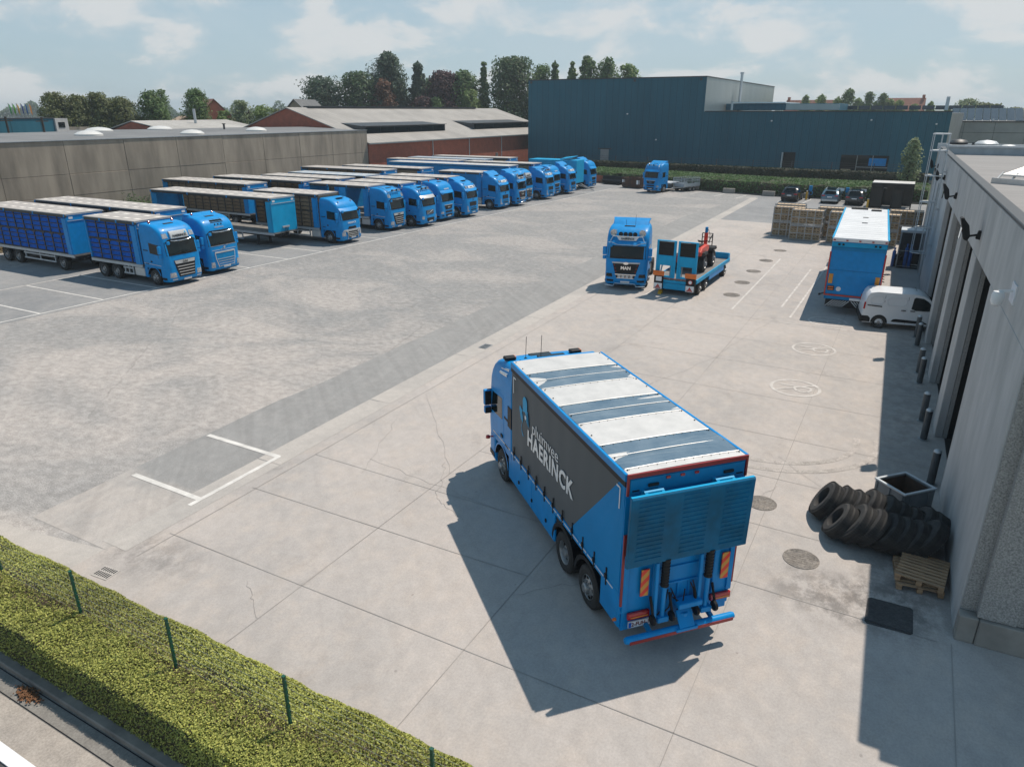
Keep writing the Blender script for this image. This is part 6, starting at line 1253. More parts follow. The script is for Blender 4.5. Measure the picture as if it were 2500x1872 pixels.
# ---------------------------------------------------------------- gas bottle shelter
def gas_shelter():
    t = thing('gas_shelter', 'grey steel gas bottle shelter with pale flat roof at the workshop wall', 'shelter', (.45,56.0,0), 0)
    mb = MB(); mb.box(-.75,.75,-.75,.75,2.42,2.6); mb.build('roof', PALESTEEL, t, bevel=.02)
    mb = MB(); [mb.box(x-.04,x+.04,y-.04,y+.04,0,2.419) for x in (-.68,.68) for y in (-.68,.68)]; [mb.box(-.68,.68,y-.02,y+.02,z-.02,z+.02) for y in (-.68,.68) for z in (.15,1.2)]; [mb.box(-.7,-.66,-.68,.68,z-.02,z+.02) for z in (.15,.6,1.2,1.8)]; mb.build('frame', STEEL, t)
    MB().box(-.7,.7,.64,.67,.1,2.4).box(.66,.69,-.6,.6,.1,2.4).box(-.7,.7,-.7,.7,.0,.06).build('back_panel', GUTTERM, t)
gas_shelter()
mb = MB(); mb.lathe([(.115,0),(.115,1.2),(.1,1.3),(.05,1.36),(.04,1.45),(.07,1.46),(.07,1.58),(0,1.6)],16); gb = mb.build('gas_bottle', mat('blue gas bottle', (.01,.10,.33), .45, var=.1), smooth=40, loc=(.55,55.5,.06)); tag(gb, 'blue gas bottle standing rightmost in the gas shelter', 'gas bottle', 'gas bottles in the shelter')
for x, y, s, l in ((.28,55.55,1,'blue gas bottle second from the right in the gas shelter'), (-.45,55.6,.8,'small blue gas bottle on the left in the gas shelter')):
    o = gb.copy(); COL.objects.link(o); o.location = (x,y,.06); o.scale = (1,1,s); o['label'] = l
mb = MB(); mb.box(-.3,.3,-.25,.25,0,.55); mb.box(-.25,.1,-.2,.2,.55,.8); tag(mb.build('tool_chest', BLACK, bevel=.03, loc=(-.1,55.75,.06)), 'black tool chest low in the gas shelter', 'chest')
# ---------------------------------------------------------------- black shelter, chargers, yellow bollards, signs, blocks
def shelter():
    t = thing('smoking_shelter', 'black flat roofed glazed shelter beside the parked cars', 'shelter', (-2.1,91.6,0), 0)
    MB().box(-2.1,2.1,-1.6,1.6,2.55,2.72).build('roof', BLACK, t); MB().box(-2.05,2.05,-1.5,1.55,2.722,2.76).build('roof_sheet', ALU, t)
    mb = MB(); [mb.box(x-.06,x+.06,y-.06,y+.06,0,2.55) for x in (-2.03,-.9,.1,1.1,2.03) for y in (-1.5,1.5)]; mb.box(-2.05,2.05,-1.55,-1.45,2.3,2.55); mb.build('frame', BLACK, t)
    [MB().box(*q).build('glazing', GLASS, t) for q in ((-1.97,-.96,-1.52,-1.49,.05,2.3),(.16,1.04,-1.52,-1.49,.05,2.3),(-2.0,2.0,1.48,1.51,.05,2.5))]
    MB().box(-1.5,-.6,-.2,.3,2.05,2.12).build('lamp', WHITE, t)
shelter()
def ybol(x, y, label, first=[None]):
    if first[0]: return dup(first[0], (x,y,0), None, label)
    t = thing('yellow_bollard', label, 'bollard', (x,y,0), 0, 'yellow charging point bollards')
    mb = MB(); mb.lathe([(.11,0),(.11,1.0)],14); mb.build('post', YELLOW, t, smooth=40); mb = MB(); mb.lathe([(.112,1.0),(.1,1.05),(0,1.07)],14); mb.build('cap', PALESTEEL, t); first[0] = t
ybol(-11.34, 94.9, 'yellow bollard in front of the blue charging post'); ybol(-4.26, 89.5, 'yellow bollard between the graphite car and the black shelter')
for x, y, l in ((-11.1,95.9,'charging post with coiled blue cable beside the black car'), (-6.95,95.6,'dark charging post behind the graphite car')):
    t = thing('charging_post', l, 'charger', (x,y,0), 0)
    mb = MB(); mb.box(-.1,.1,-.08,.08,0,1.55); mb.build('column', BLACK, t, bevel=.02); mb = MB(); mb.box(-.2,.2,-.12,.12,1.0,1.6); mb.build('charger_head', BLUE2, t, bevel=.04); mb = MB(); mb.tube([(.2*cos(a)+.1,-.15,.75+.22*sin(a)) for a in np.linspace(0,2*pi,14)],.03,6); mb.build('cable', BLUE, t)
for x, l in ((-7.64,'small white sign plate on a post behind the crossover car'), (-5.23,'small white sign plate on a post behind the graphite car')):
    t = thing('parking_sign', l, 'sign', (x,96.2,0), 0)
    mb = MB(); mb.cyl((0,0,0),(0,0,1.4),.03,8); mb.build('post', STEEL, t); mb = MB(); mb.box(-.3,.3,-.05,-.02,1.1,1.45); mb.build('plate', WHITE, t)
bk = None
for i, (x, y, l) in enumerate(((-26.4,99.6,'concrete block by the caged trailer'), (-21.3,97.9,'concrete block second from the caged trailer along the kerb'), (-16.1,96.9,'concrete block left of the black car'), (-11.9,96.9,'concrete block behind the yellow bollard'))):
    if bk is None:
        mb = MB(); mb.prism([(-.25,0),(.25,0),(.2,.62),(-.2,.62)],0,-.75,.75); bk = mb.build('concrete_block', PLINTH, bevel=.03, loc=(x,y,0)); o = bk
    else: o = bk.copy(); COL.objects.link(o); o.location = (x,y,0)
    o.rotation_euler = (0,0,random.uniform(-.2,.05)); tag(o, l, 'concrete block', 'concrete blocks along the kerb')
mb = MB(); mb.prism([(-47,103.6),(-34.7,101.3),(-27,99.2),(-17,97),(-9.9,96.7),(6,96.7),(6,97),(-9.9,97.0),(-17,97.3),(-27,99.5),(-34.7,101.6),(-47,103.9)],2,0,.14); o = mb.build('parking_kerb', GUTTERM); o['kind'] = 'structure'
# skips, caged trailer
def skip():
    t = thing('skip', 'rusty brown open skip beside the far tractor unit', 'skip', (-34.6,98.9,0), radians(-12))
    RU = mat('rusty skip', (.11,.05,.03), .85, c2=(.05,.03,.025), scale=2, det=9)
    mb = MB(); mb.prism([(-1.5,.1),(1.5,.1),(1.7,1.35),(-1.7,1.35)],1,-.95,-.9); mb.prism([(-1.5,.1),(1.5,.1),(1.7,1.35),(-1.7,1.35)],1,.9,.95); mb.box(-1.5,1.5,-.9,.9,.1,.16); mb.slab([[(-1.5,-.9,.1),(-1.5,.9,.1)],[(-1.7,-.9,1.35),(-1.7,.9,1.35)]],(.05,0,0)); mb.slab([[(1.5,-.9,.1),(1.5,.9,.1)],[(1.7,-.9,1.35),(1.7,.9,1.35)]],(-.05,0,0)); mb.build('skip_body', RU, t)
    mb = MB(); [mb.box(-1.72,1.72,y-.05,y+.05,1.3,1.4) for y in (-.95,.95)]; [mb.box(x-.06,x+.06,s_*.95-.06,s_*.95+.06,.1,1.3) for x in (-1.2,0,1.2) for s_ in (-1,1)]; mb.build('skip_rim', RU, t)
    mb = MB(); mb.box(-1.5,-1.1,-1.0,-.96,.75,1.1); mb.box(.8,1.3,-1.0,-.96,.55,1.1); mb.build('sign_plate', WHITE, t)
    mb = MB(); mb.bar((.4,.2,.6),(1.2,.5,1.8),.1); mb.bar((-.6,-.3,1.0),(.9,-.1,1.45),.12,.05); mb.build('scrap_timber', WOOD, t)
skip()
def black_bin():
    t = thing('tipping_container', 'low black steel tipping container at the far hedge', 'container', (-39.0,102.3,0), radians(-9))
    mb = MB(); mb.prism([(-.9,.25),(.6,.15),(.9,1.05),(-.7,1.2)],0,-1.55,1.55); mb.build('container_body', BLACK, t, bevel=.03)
    mb = MB(); [mb.box(s_*1.0-.15,s_*1.0+.15,-1.05,.9,0,.16) for s_ in (-1,1)]; mb.box(-1.6,1.6,-1.0,-.88,.55,.72); mb.build('fork_pockets', GUTTERM, t)
    mb = MB(); mb.prism([(.85,1.02),(.93,1.08),(-.7,1.24),(-.72,1.18)],0,-1.58,1.58); mb.build('container_lid', GUTTERM, t)
black_bin()
mb = MB(); mb.box(-.8,.8,-.5,.5,0,1.0); mb.box(-.85,.85,-.55,.55,1.0,1.06); tag(mb.build('brick_pier', BRICK, loc=(-41.8,103.6,0)), 'small brick pier at the far end of the lorry row', 'pier')
def cage_trailer():
    t = thing('cage_trailer', 'galvanised twin axle trailer with tall mesh cage sides', 'trailer', (-27.7,97.2,0), radians(-115))
    mb = MB(); mb.box(-2.9,.3,-.95,.95,.6,.68); [mb.box(-2.9,.3,s_*.95-.03,s_*.95+.03,.68,1.0) for s_ in (-1,1)]; [mb.box(x-.03,x+.03,-.92,.92,.68,1.0) for x in (-2.87,.27)]; mb.build('trailer_bed', PALESTEEL, t)
    mb = MB(); [mb.bar((x,y,1.0),(x,y,1.75),.035) for x in (-2.87,-1.3,.27) for y in (-.95,.95)]
    for z in (1.02,1.38,1.74): mb.bar((-2.87,-.95,z),(.27,-.95,z),.03); mb.bar((-2.87,.95,z),(.27,.95,z),.03); mb.bar((-2.87,-.95,z),(-2.87,.95,z),.03); mb.bar((.27,-.95,z),(.27,.95,z),.03)
    for k in range(24): [mb.bar((-2.87+k*.134,s_*.95,1.0),(-2.87+k*.134,s_*.95,1.74),.012) for s_ in (-1,1)]
    for k in range(15): [mb.bar((x,-.95+k*.136,1.0),(x,-.95+k*.136,1.74),.012) for x in (-2.87,.27)]
    mb.build('mesh_cage', PALESTEEL, t)
    for x in (-1.6,-.85):
        for y in (-1.02,1.02): wheel(t, x, y, .3, .2, 0)
    mb = MB(); mb.bar((.3,-.6,.55),(1.5,0,.5),.08); mb.bar((.3,.6,.55),(1.5,0,.5),.08); mb.bar((1.4,0,.5),(1.75,0,.48),.09); mb.cyl((1.3,.1,.05),(1.3,.1,.8),.04,8); mb.lathe([(.1,-.04),(.1,.04)],12,Matrix.Translation((1.3,.1,.1)) @ Rot); mb.build('drawbar', STEEL, t)
    mb = MB(); mb.box(-2.6,.2,-.6,.6,.42,.59); mb.build('chassis', STEEL, t)
cage_trailer()
# ================================================================= vegetation
def leafmat(name, c1, c2, tr=.38):
    c1 = tuple(x*1.15 for x in c1); c2 = tuple(x*1.15 for x in c2)
    m = bpy.data.materials.new(name); m.use_nodes = True; t = m.node_tree; b = t.nodes['Principled BSDF']
    b.inputs['Roughness'].default_value = .6; b.inputs['Specular IOR Level'].default_value = .3
    g = N(t, 'ShaderNodeNewGeometry'); r = N(t, 'ShaderNodeValToRGB'); LK(t, g, 'Random Per Island', r, 0)
    r.color_ramp.elements[0].color = (*c2,1); r.color_ramp.elements[1].color = (*c1,1)
    n = N(t, 'ShaderNodeTexNoise'); n.inputs['Scale'].default_value = .5; LK(t, g, 'Position', n, 'Vector')
    mr = N(t, 'ShaderNodeMapRange'); mr.inputs[1].default_value = .3; mr.inputs[2].default_value = .7; mr.inputs[3].default_value = .75; mr.inputs[4].default_value = 1.2; LK(t, n, 0, mr, 0)
    mm = N(t, 'ShaderNodeMixRGB', blend_type='MULTIPLY', i0=1.); LK(t, r, 0, mm, 1); LK(t, mr, 0, mm, 2); LK(t, mm, 0, b, 'Base Color')
    td = N(t, 'ShaderNodeBsdfTranslucent'); LK(t, mm, 0, td, 0); ms = N(t, 'ShaderNodeMixShader'); ms.inputs[0].default_value = tr
    LK(t, b, 0, ms, 1); LK(t, td, 0, ms, 2); LK(t, ms, 0, t.nodes['Material Output'], 0); return m
L_DARK = leafmat('dark oak leaves', (.085,.14,.055), (.04,.08,.032))
L_MID = leafmat('mid green leaves', (.125,.20,.06), (.06,.11,.038))
L_LIGHT = leafmat('light green leaves', (.21,.29,.09), (.11,.17,.055))
L_PINE = leafmat('pine needles', (.075,.12,.07), (.035,.065,.042))
L_PURP = leafmat('copper beech leaves', (.10,.045,.048), (.045,.024,.028))
L_BROWN = leafmat('browning leaves', (.18,.085,.05), (.09,.05,.032))
L_OLIVE = leafmat('olive green leaves', (.165,.185,.07), (.08,.10,.04))
L_SILVER = leafmat('pale willow leaves', (.25,.30,.16), (.13,.17,.09))
BARK = mat('bark', (.06,.047,.037), .95, var=.2, scale=5)
HEDGE1 = leafmat('clipped cotoneaster leaves', (.42,.42,.105), (.14,.17,.04), .15)
HEDGE2 = leafmat('far hedge leaves', (.085,.16,.05), (.04,.085,.028))  # own green of the broad hedge before the dark hall
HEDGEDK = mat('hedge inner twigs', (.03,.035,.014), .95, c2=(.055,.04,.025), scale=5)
def leaves_mesh(name, pos, nrm, size, m, parent=None, loc=None, asp=.6):
    n = len(pos); pos = np.asarray(pos); a = np.random.normal(size=(n,3)); nn = nrm+a*.55; nn /= np.linalg.norm(nn,axis=1)[:,None]+1e-9
    u = np.cross(nn, np.random.normal(size=(n,3))); u /= np.linalg.norm(u,axis=1)[:,None]+1e-9; v = np.cross(nn,u)
    s = (size*np.random.uniform(.6,1.3,n))[:,None]
    V = np.stack([pos-u*s, pos+v*s*asp, pos+u*s, pos-v*s*asp],1).reshape(-1,3)
    me = bpy.data.meshes.new(name); me.vertices.add(4*n); me.vertices.foreach_set('co', V.ravel().astype(np.float32))
    me.loops.add(4*n); me.loops.foreach_set('vertex_index', np.arange(4*n,dtype=np.int32)); me.polygons.add(n)
    me.polygons.foreach_set('loop_start', np.arange(0,4*n,4,dtype=np.int32)); me.polygons.foreach_set('loop_total', np.full(n,4,np.int32)); me.update(); me.validate()
    me.materials.append(m); o = bpy.data.objects.new(name, me); COL.objects.link(o)
    if parent: o.parent = parent
    if loc: o.location = loc
    return o
def tree(x, y, h, wd, m, label, kind='round', base=.25, n=2600, leaf=.34, clumps=26, cat='tree', group=None, name='tree', z=0., ws=1.):
    t = thing(name, label, cat, (x,y,z), random.uniform(0,6), group); rs = np.random.RandomState(abs(hash((round(x,2),round(y,2))))%99999)
    c = []; rad = wd/2*ws
    clumps = int(clumps*1.6)
    for k in range(clumps):
        f = (k+.5)/clumps; zz = h*(base+(1-base)*f); 
        if kind == 'round': pr = sqrt(max(0.,1-((f-.45)/.62)**2))
        elif kind == 'cone': pr = (1-f)**.75*.95+.06
        elif kind == 'pine': pr = (.35+.75*f)*(1 if f < .8 else sqrt(max(0,1-((f-.8)/.25)**2))) 
        elif kind == 'egg': pr = sqrt(max(0.,1-((f-.35)/.68)**2))*.95
        else: pr = .9*sqrt(max(0,1-((f-.5)/.55)**4))
        a = k*2.4+rs.uniform(-.5,.5); cr = rad*rs.uniform(.24,.5)*(.5+.5*pr); rr = max(0,rad*pr*rs.uniform(.75,1.06)-cr*.75)*(1 if rs.rand() < .72 else .4)
        c.append((rr*cos(a), rr*sin(a), min(zz, h-cr*.62)+rs.uniform(-.03,.03)*h, cr))
    per = int(n*1.5)//clumps; P = []; Nn = []
    for cx_, cy_, cz_, cr in c:
        q = int(per*(.7+.6*rs.rand())); d = rs.normal(size=(q,3)); d /= np.linalg.norm(d,axis=1)[:,None]; rr = cr*rs.uniform(.45,1.05,q)**.6
        p = d*rr[:,None]*np.array([1,1,.72 if kind != 'pine' else .42]); P.append(p+np.array([cx_,cy_,cz_])); Nn.append(d*.8+np.array([0,0,.7]))
    # foliage filling the crown between the clumps, with a ragged outline
    q = int(n*2.0); f = rs.rand(q)**(1.35 if kind == 'cone' else 1.05); a = rs.uniform(0,2*pi,q); ph = rs.uniform(0,6,4)
    pf = {'round': np.sqrt(np.clip(1-((f-.45)/.60)**2,0,1)), 'cone': (1-f)**.8*.97+.03, 'pine': (.4+.7*f)*np.sqrt(np.clip(1-((f-.5)/.55)**4,0,1)), 'egg': np.sqrt(np.clip(1-((f-.35)/.66)**2,0,1)), 'poplar': .92*np.sqrt(np.clip(1-((f-.48)/.54)**4,0,1))}[kind]
    lump = 1+.22*np.sin(3*a+ph[0]+7*f)+.18*np.sin(5*a-11*f+ph[1])+.16*np.sin(2*a+17*f+ph[2])+.12*np.sin(7*a+29*f+ph[3])
    rr = rad*pf*lump*rs.rand(q)**.42*.9; keep = rs.rand(q) < np.clip(.25+.9*(.5+.5*np.sin(4*a+13*f+ph[1])*np.sin(9*f*3+ph[2])),.2,1)
    zz = h*(base*.75+(1-base*.75)*f)+rs.normal(0,.015*h,q); Q = np.stack([rr*np.cos(a),rr*np.sin(a),np.minimum(zz,h*1.02)],1)[keep]
    P.append(Q); Nn.append(np.stack([np.cos(a),np.sin(a),np.ones(q)*.9],1)[keep])
    P = np.concatenate(P); Nn = np.concatenate(Nn)
    leaves_mesh('crown', P, Nn, leaf*.78, m, t)
    mb = MB(); mb.tube([(0,0,-.1),(.05*wd*.2,0,h*.3),(0,.03*wd*.2,h*.6),(0,0,h*.86)],[.035*h**.8,.028*h**.8,.018*h**.8,.02],8)
    for k in range(0,clumps,3): cx_,cy_,cz_,cr = c[k]; mb.tube([(0,0,max(h*base*.7,cz_*.62)),(cx_*.5,cy_*.5,cz_*.85),(cx_,cy_,cz_)],[.012*h,.008*h,.02],5)
    mb.build('trunk', BARK, t); return t
if True:
    # wood behind the brick hall (about 190 m away), left to right
    W = 'trees of the small wood behind the brick hall'
    tree(-130,141,17.6,16,L_PINE,'spreading pine at the left end of the small wood','pine',.3,3000,.42,26,group=W, ws=0.74)
    tree(-123,146,18.7,18,L_DARK,'broad dark tree right of the spreading pine','round',.15,4200,.42,30,group=W, ws=0.74)
    tree(-117.5,151,23,15,L_PINE,'tallest dark pine rising above the wood','egg',.35,4200,.42,30,group=W, ws=0.74)
    tree(-116,147,17,10,L_BROWN,'browning reddish tree below the tallest pine','round',.1,2400,.4,20,group=W, ws=0.74)
    tree(-111.5,155,21,13,L_PINE,'second tall pine with open crown','cone',.2,3600,.42,28,group=W, ws=0.74)
    tree(-105.5,157,18.8,15,L_PURP,'dark purple copper beech in the middle of the wood','round',.1,4400,.42,30,group=W, ws=0.74)
    tree(-107.5,151,13.2,10,L_PURP,'low purple shrub tree in front of the copper beech','round',.05,2200,.4,18,group=W, ws=0.74)
    tree(-101.5,160,19,13,L_MID,'full mid green tree right of the copper beech','round',.1,3800,.42,28,group=W, ws=0.74)
    tree(-97.5,163,20.8,8,L_MID,'slim pointed tree standing above its neighbours','cone',.15,2400,.4,22,group=W, ws=0.74)
    tree(-98,157,14.6,9,L_LIGHT,'light green bushy tree in front of the slim pointed tree','round',.05,2600,.4,20,group=W, ws=0.74)
    tree(-104,152,13.0,7,L_MID,'small bright tree low at the foot of the wood','round',.05,1500,.36,14,group=W, ws=0.74)
    tree(-90.3,165,22,19,L_DARK,'huge dark broad tree beside the petrol hall corner','round',.08,6500,.42,40,group=W, ws=0.74)
    tree(-86,172,20.5,12,L_MID,'rounded tree right behind the huge dark tree','round',.15,2600,.4,22,group=W, ws=0.74)
    tree(-131.5,138,13,6,L_LIGHT,'small light green tree in front of the spreading pine','egg',.1,1500,.34,14,group=W, ws=0.74)
    tree(-111,160,17.5,14,L_DARK,'dark filler tree deep inside the wood','round',.1,2600,.45,22,group=W, ws=0.74)
    tree(-120,156,17,14,L_DARK,'dark tree behind the browning tree','round',.1,2600,.45,22,group=W, ws=0.74)
    H = 'tree tops above the dark hall roof'
    for x, y, h, wd, k, m, l in ((-82.5,172,21.2,7,'cone',L_MID,'thin tree top first from the left above the dark hall'), (-78.3,173,20.8,8,'cone',L_LIGHT,'light green pointed tree top second above the dark hall'), (-74.6,174,22.0,8.5,'egg',L_MID,'tallest tree top, third above the dark hall'), (-70.2,176,21.8,10,'egg',L_MID,'broad tree top fourth above the dark hall'), (-65.4,178,20.4,10,'egg',L_LIGHT,'leaning tree top last on the right above the dark hall')):
        tree(x,y,h,wd,m,l,k,.15,2600,.4,24,group=H, ws=.9)
    Rr = 'young trees far behind the low half of the dark hall'
    for x, y, h, wd, m, l in ((-35,257,14.6,7,L_LIGHT,'pointed young tree in front of the long tiled roof left end'), (-30.5,258,14.8,8,L_LIGHT,'pointed young tree in the middle of the long tiled roof'), (-25.6,258,14,8,L_LIGHT,'small pointed tree left of the tall pair'), (-22.8,259,16.5,10,L_MID,'tallest of the young trees behind the hall'), (-19.8,259,13.6,9,L_LIGHT,'rounded tree right against the tallest young tree'), (-16.9,259,15.3,9,L_MID,'full pointed tree in the middle of the far row'), (-13.2,259.5,15,9,L_MID,'pointed tree left of the short tiled roof'), (-10.9,260,13.3,8,L_LIGHT,'low tree under the short tiled roof left end'), (-8.5,260,12.9,7,L_LIGHT,'small tree in front of the short tiled roof'), (-4.2,260,11.8,7,L_LIGHT,'low bush at the short tiled roof right end'), (0,260,12.5,6,L_LIGHT,'lonely small pointed tree right of the tiled roofs'), (4.6,260,11.2,5,L_LIGHT,'tiny tree beside the brick chimney')):
        tree(x,y,h,wd,m,l,'cone',.1,1500,.42,18,group=Rr, ws=1.35)
    for x, y, h, wd, l in ((9.6,259,13.2,13,'wide round yellowish tree at the far right'), (13.6,259.6,12.2,9,'round tree right of the wide yellowish tree'), (16.5,259.5,11.8,9,'round dark tree near the far right corner'), (21.5,259,10.9,9,'low round tree at the right edge of the horizon')): tree(x,y,h,wd,L_OLIVE if x != 9.6 else L_SILVER,l,'round',.1,1400,.45,16,group=Rr, ws=.9)
    # left group
    G4 = 'clipped round trees on the left'
    for x, y, h, wd, l in ((-120.9,70.6,12.6,6.2,'leftmost of four round clipped trees'), (-119.4,73.3,12.3,5.6,'second of four round clipped trees'), (-117.9,75.6,12.65,5.6,'third of four round clipped trees, tallest crown'), (-116.2,78.2,12.0,6.6,'fourth, widest of four round clipped trees')): tree(x,y,h,wd,L_OLIVE,l,'round',.22,4600,.22,34,group=G4)
    tree(-113.3,82.3,13.1,6.4,L_MID,'full green tree with upright crown right of the clipped trees','poplar',.1,4600,.24,34)
    tree(-109.3,87.6,13.4,5.4,L_MID,'upright green tree beside the brick gable','poplar',.1,3800,.24,30)
    for x, y, h, wd, m, l in ((-104.8,93,11.6,5.6,L_SILVER,'pale willow like tree left of the slate roof'), (-102.5,95.6,10.9,5.6,L_LIGHT,'bushy light green tree by the slate roofed house'), (-106.6,90.5,9.9,3.6,L_LIGHT,'small bush left of the pale willow'), (-100.8,97.8,10.2,4,L_OLIVE,'olive bush touching the brick hall gable')): tree(x,y,h,wd,m,l,'round',.05,2200,.24,20)
    tree(-.9,97.5,7.1,2.5,L_SILVER,'young pale green tree behind the black shelter at the far end of the workshop','egg',.3,1100,.17,22,z=0.)
# low clipped hedge between yard and road
def near_hedge():
    rs = np.random.RandomState(4)
    x0, x1 = -36, -3.2
    def top(x, y):   # surface height over the width
        e = np.clip((y-4.95)/.09,0,1); e2 = np.clip((6.98-y)/.45,0,1); e3 = np.clip((x1-.0-x)/.5,0,1)
        return .8*np.sqrt(np.clip(e*(2-e),0,1))*np.sqrt(np.clip(e2*(2-e2),0,1))*np.sqrt(np.clip(e3*(2-e3),0,1))+.05*np.sin(x*2.1+y*1.7)*np.sin(x*.7-y*2.3)+.03*np.sin(x*7.3+1)*np.sin(y*6.1)
    xs = np.linspace(x0,x1,260); ys = np.concatenate([np.linspace(4.95,5.05,8),np.linspace(5.1,6.5,16),np.linspace(6.56,6.98,8)])
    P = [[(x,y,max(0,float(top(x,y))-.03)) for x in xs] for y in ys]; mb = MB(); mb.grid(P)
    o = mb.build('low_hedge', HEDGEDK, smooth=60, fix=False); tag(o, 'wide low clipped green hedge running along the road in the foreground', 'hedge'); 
    n = 300000; xx = x1-(x1-x0)*rs.rand(n)**1.6; side = rs.rand(n)
    yy = 4.96+2.01*rs.rand(n); zz = top(xx,yy)+rs.uniform(-.05,.045,n)
    nn = np.stack([rs.normal(0,.3,n),rs.normal(0,.3,n)+np.where(yy<5.02,-1.2,np.where(yy>6.6,.8,0)),np.ones(n)],1)
    k = 60000; xs_ = x1-(x1-x0)*rs.rand(k)**1.6; zz_ = rs.rand(k)*.74; ys_ = 4.95+.05*(zz_/.8)**2.5+rs.uniform(-.025,.05,k)
    xx = np.concatenate([xx,xs_]); yy = np.concatenate([yy,ys_]); zz = np.concatenate([np.maximum(zz,.01),zz_]); nn = np.concatenate([nn,np.stack([rs.normal(0,.3,k),-np.ones(k),rs.uniform(-.2,.6,k)],1)])
    thin = .5+.5*np.sin(xx*1.1+2*np.sin(yy*2.0)); bare = (np.abs(yy-(5.98+.12*np.sin(xx*1.9))) < .13*thin) & (rs.rand(len(xx)) < .6)
    keep = ~bare; leaves_mesh('foliage', np.stack([xx,yy,zz],1)[keep], nn[keep], .021, HEDGE1, o, asp=.62)
    nb = 15000; bx = x1-(x1-x0)*rs.rand(nb)**1.6; by = 5.95+rs.normal(0,.2,nb)+.25*np.sin(bx*.9); bz = top(bx,by)+rs.uniform(0,.07,nb)
    leaves_mesh('dry_twigs', np.stack([bx,by,bz],1), np.stack([rs.normal(0,1,nb),rs.normal(0,1,nb),np.ones(nb)*.5],1), .04, leafmat('dry twig', (.22,.15,.10), (.10,.07,.05), .1), o, asp=.12)
near_hedge()
def near_fence():
    t = thing('wire_fence', 'thin green wire fence with square posts standing in the low hedge', 'fence', (0,5.95,.0), 0)
    xs = [-4.55+(-2.82)*k for k in range(11)]
    for x in xs:
        mb = MB(); mb.box(x-.024,x+.024,-.02,.02,.3,1.8); [mb.box(x-.028,x+.028,-.024,.024,.9+k*.1,.915+k*.1) for k in range(9)]; mb.box(x-.028,x+.028,-.025,.025,1.8,1.82); mb.build('post', GREENPOST, t)
    mb = MB(); pts = list(zip(xs, xs[1:]))
    for z in np.arange(.85,1.76,.15): mb.tube([(-3.4,0,z)]+[(x,0,z) for x in xs],.0015,4)
    for k in range(290): x = -3.4-k*.1; mb.tube([(x,0,.8),(x,0,1.75)],.001,3,cap=False)
    mb.build('wire_mesh', PALESTEEL, t)
near_fence()
def bank_hedge(name, label, pts, depth, h, m, n, leaf, top=None):
    """hedge along a polyline, local depth away from us"""
    rs = np.random.RandomState(len(label)); mb = MB(); P0, P1 = [], []
    rowsP = [[] for _ in range(6)]
    prof = [(0,0.),(.1,h*.75),(.35,h*.97),(depth*.5,h),(depth-.3,h*.95),(depth,0)]
    dense = []
    for (xa,ya),(xb,yb) in zip(pts,pts[1:]):
        k = max(2,int(abs(xb-xa)/1.2)); dense += [(xa+(xb-xa)*i/k, ya+(yb-ya)*i/k) for i in range(k)]
    dense.append(pts[-1])
    for i, (x,y) in enumerate(dense):
        for j, (d,z) in enumerate(prof): rowsP[j].append((x,y+d+(rs.uniform(-.08,.08) if 0<j<5 else 0),max(0,z+(rs.uniform(-.1,.1) if 0<j<5 else 0))))
    mb.grid(rowsP); o = mb.build(name, HEDGEDK, fix=False); tag(o, label, 'hedge')
    D = np.array(dense); u = rs.rand(n)*(len(D)-1); i = u.astype(int); f = (u-i)[:,None]; base = D[i]*(1-f)+D[np.minimum(i+1,len(D)-1)]*f
    q = rs.rand(n); pr = np.array(prof); seg = np.hypot(np.diff(pr[:,0]),np.diff(pr[:,1])); cs = np.concatenate([[0],np.cumsum(seg)])/seg.sum(); q = q*.93
    d = np.interp(q,cs,pr[:,0]); z = np.interp(q,cs,pr[:,1]); nz = np.clip((d-.05)/.3,0,1)
    P = np.stack([base[:,0],base[:,1]+d+rs.uniform(-.1,.1,n),z+rs.uniform(-.1,.12,n)],1)
    leaves_mesh('foliage', P, np.stack([rs.normal(0,.3,n),-(1-nz),nz+.2],1), leaf, m, o); return o
bank_hedge('hedge', 'broad clipped green hedge along the kerb in front of the dark hall', [(-46,104),(-34.7,101.9),(-27,99.8),(-17,97.6),(-9.9,97.2),(1.5,97.4)], 10.5, 1.5, HEDGE2, 42000, .13)
bank_hedge('hedge', 'darker second hedge along the wire fence behind the broad hedge', [(-58,117.5),(-36,116.5),(-20,114.5),(1.5,113.5)], 2.6, 2.1, leafmat('dark yew leaves', (.026,.04,.02), (.01,.02,.01)), 26000, .14)
def far_fence():
    t = thing('wire_fence', 'dark wire fence on posts between the far hedges and the dark hall', 'fence', (0,117.6,0), 0)
    xs = [-56+5.6*k for k in range(11)]
    for x in xs: mb = MB(); mb.box(x-.05,x+.05,-.05,.05,0,3.1); mb.build('post', GUTTERM, t)
    mb = MB(); [mb.tube([(x,0,z) for x in xs],.012,4) for z in (2.4,2.7,3.0)]; mb.build('wire', GUTTERM, t)
far_fence()
sheet('verge_lawn', [(-66,104),(-46,104),(-17,97.5),(3,97.4),(3,127),(-66,127)], -.01, mat('verge grass', (.05,.085,.025), .95, c2=(.03,.05,.018), scale=1.5, world=True))
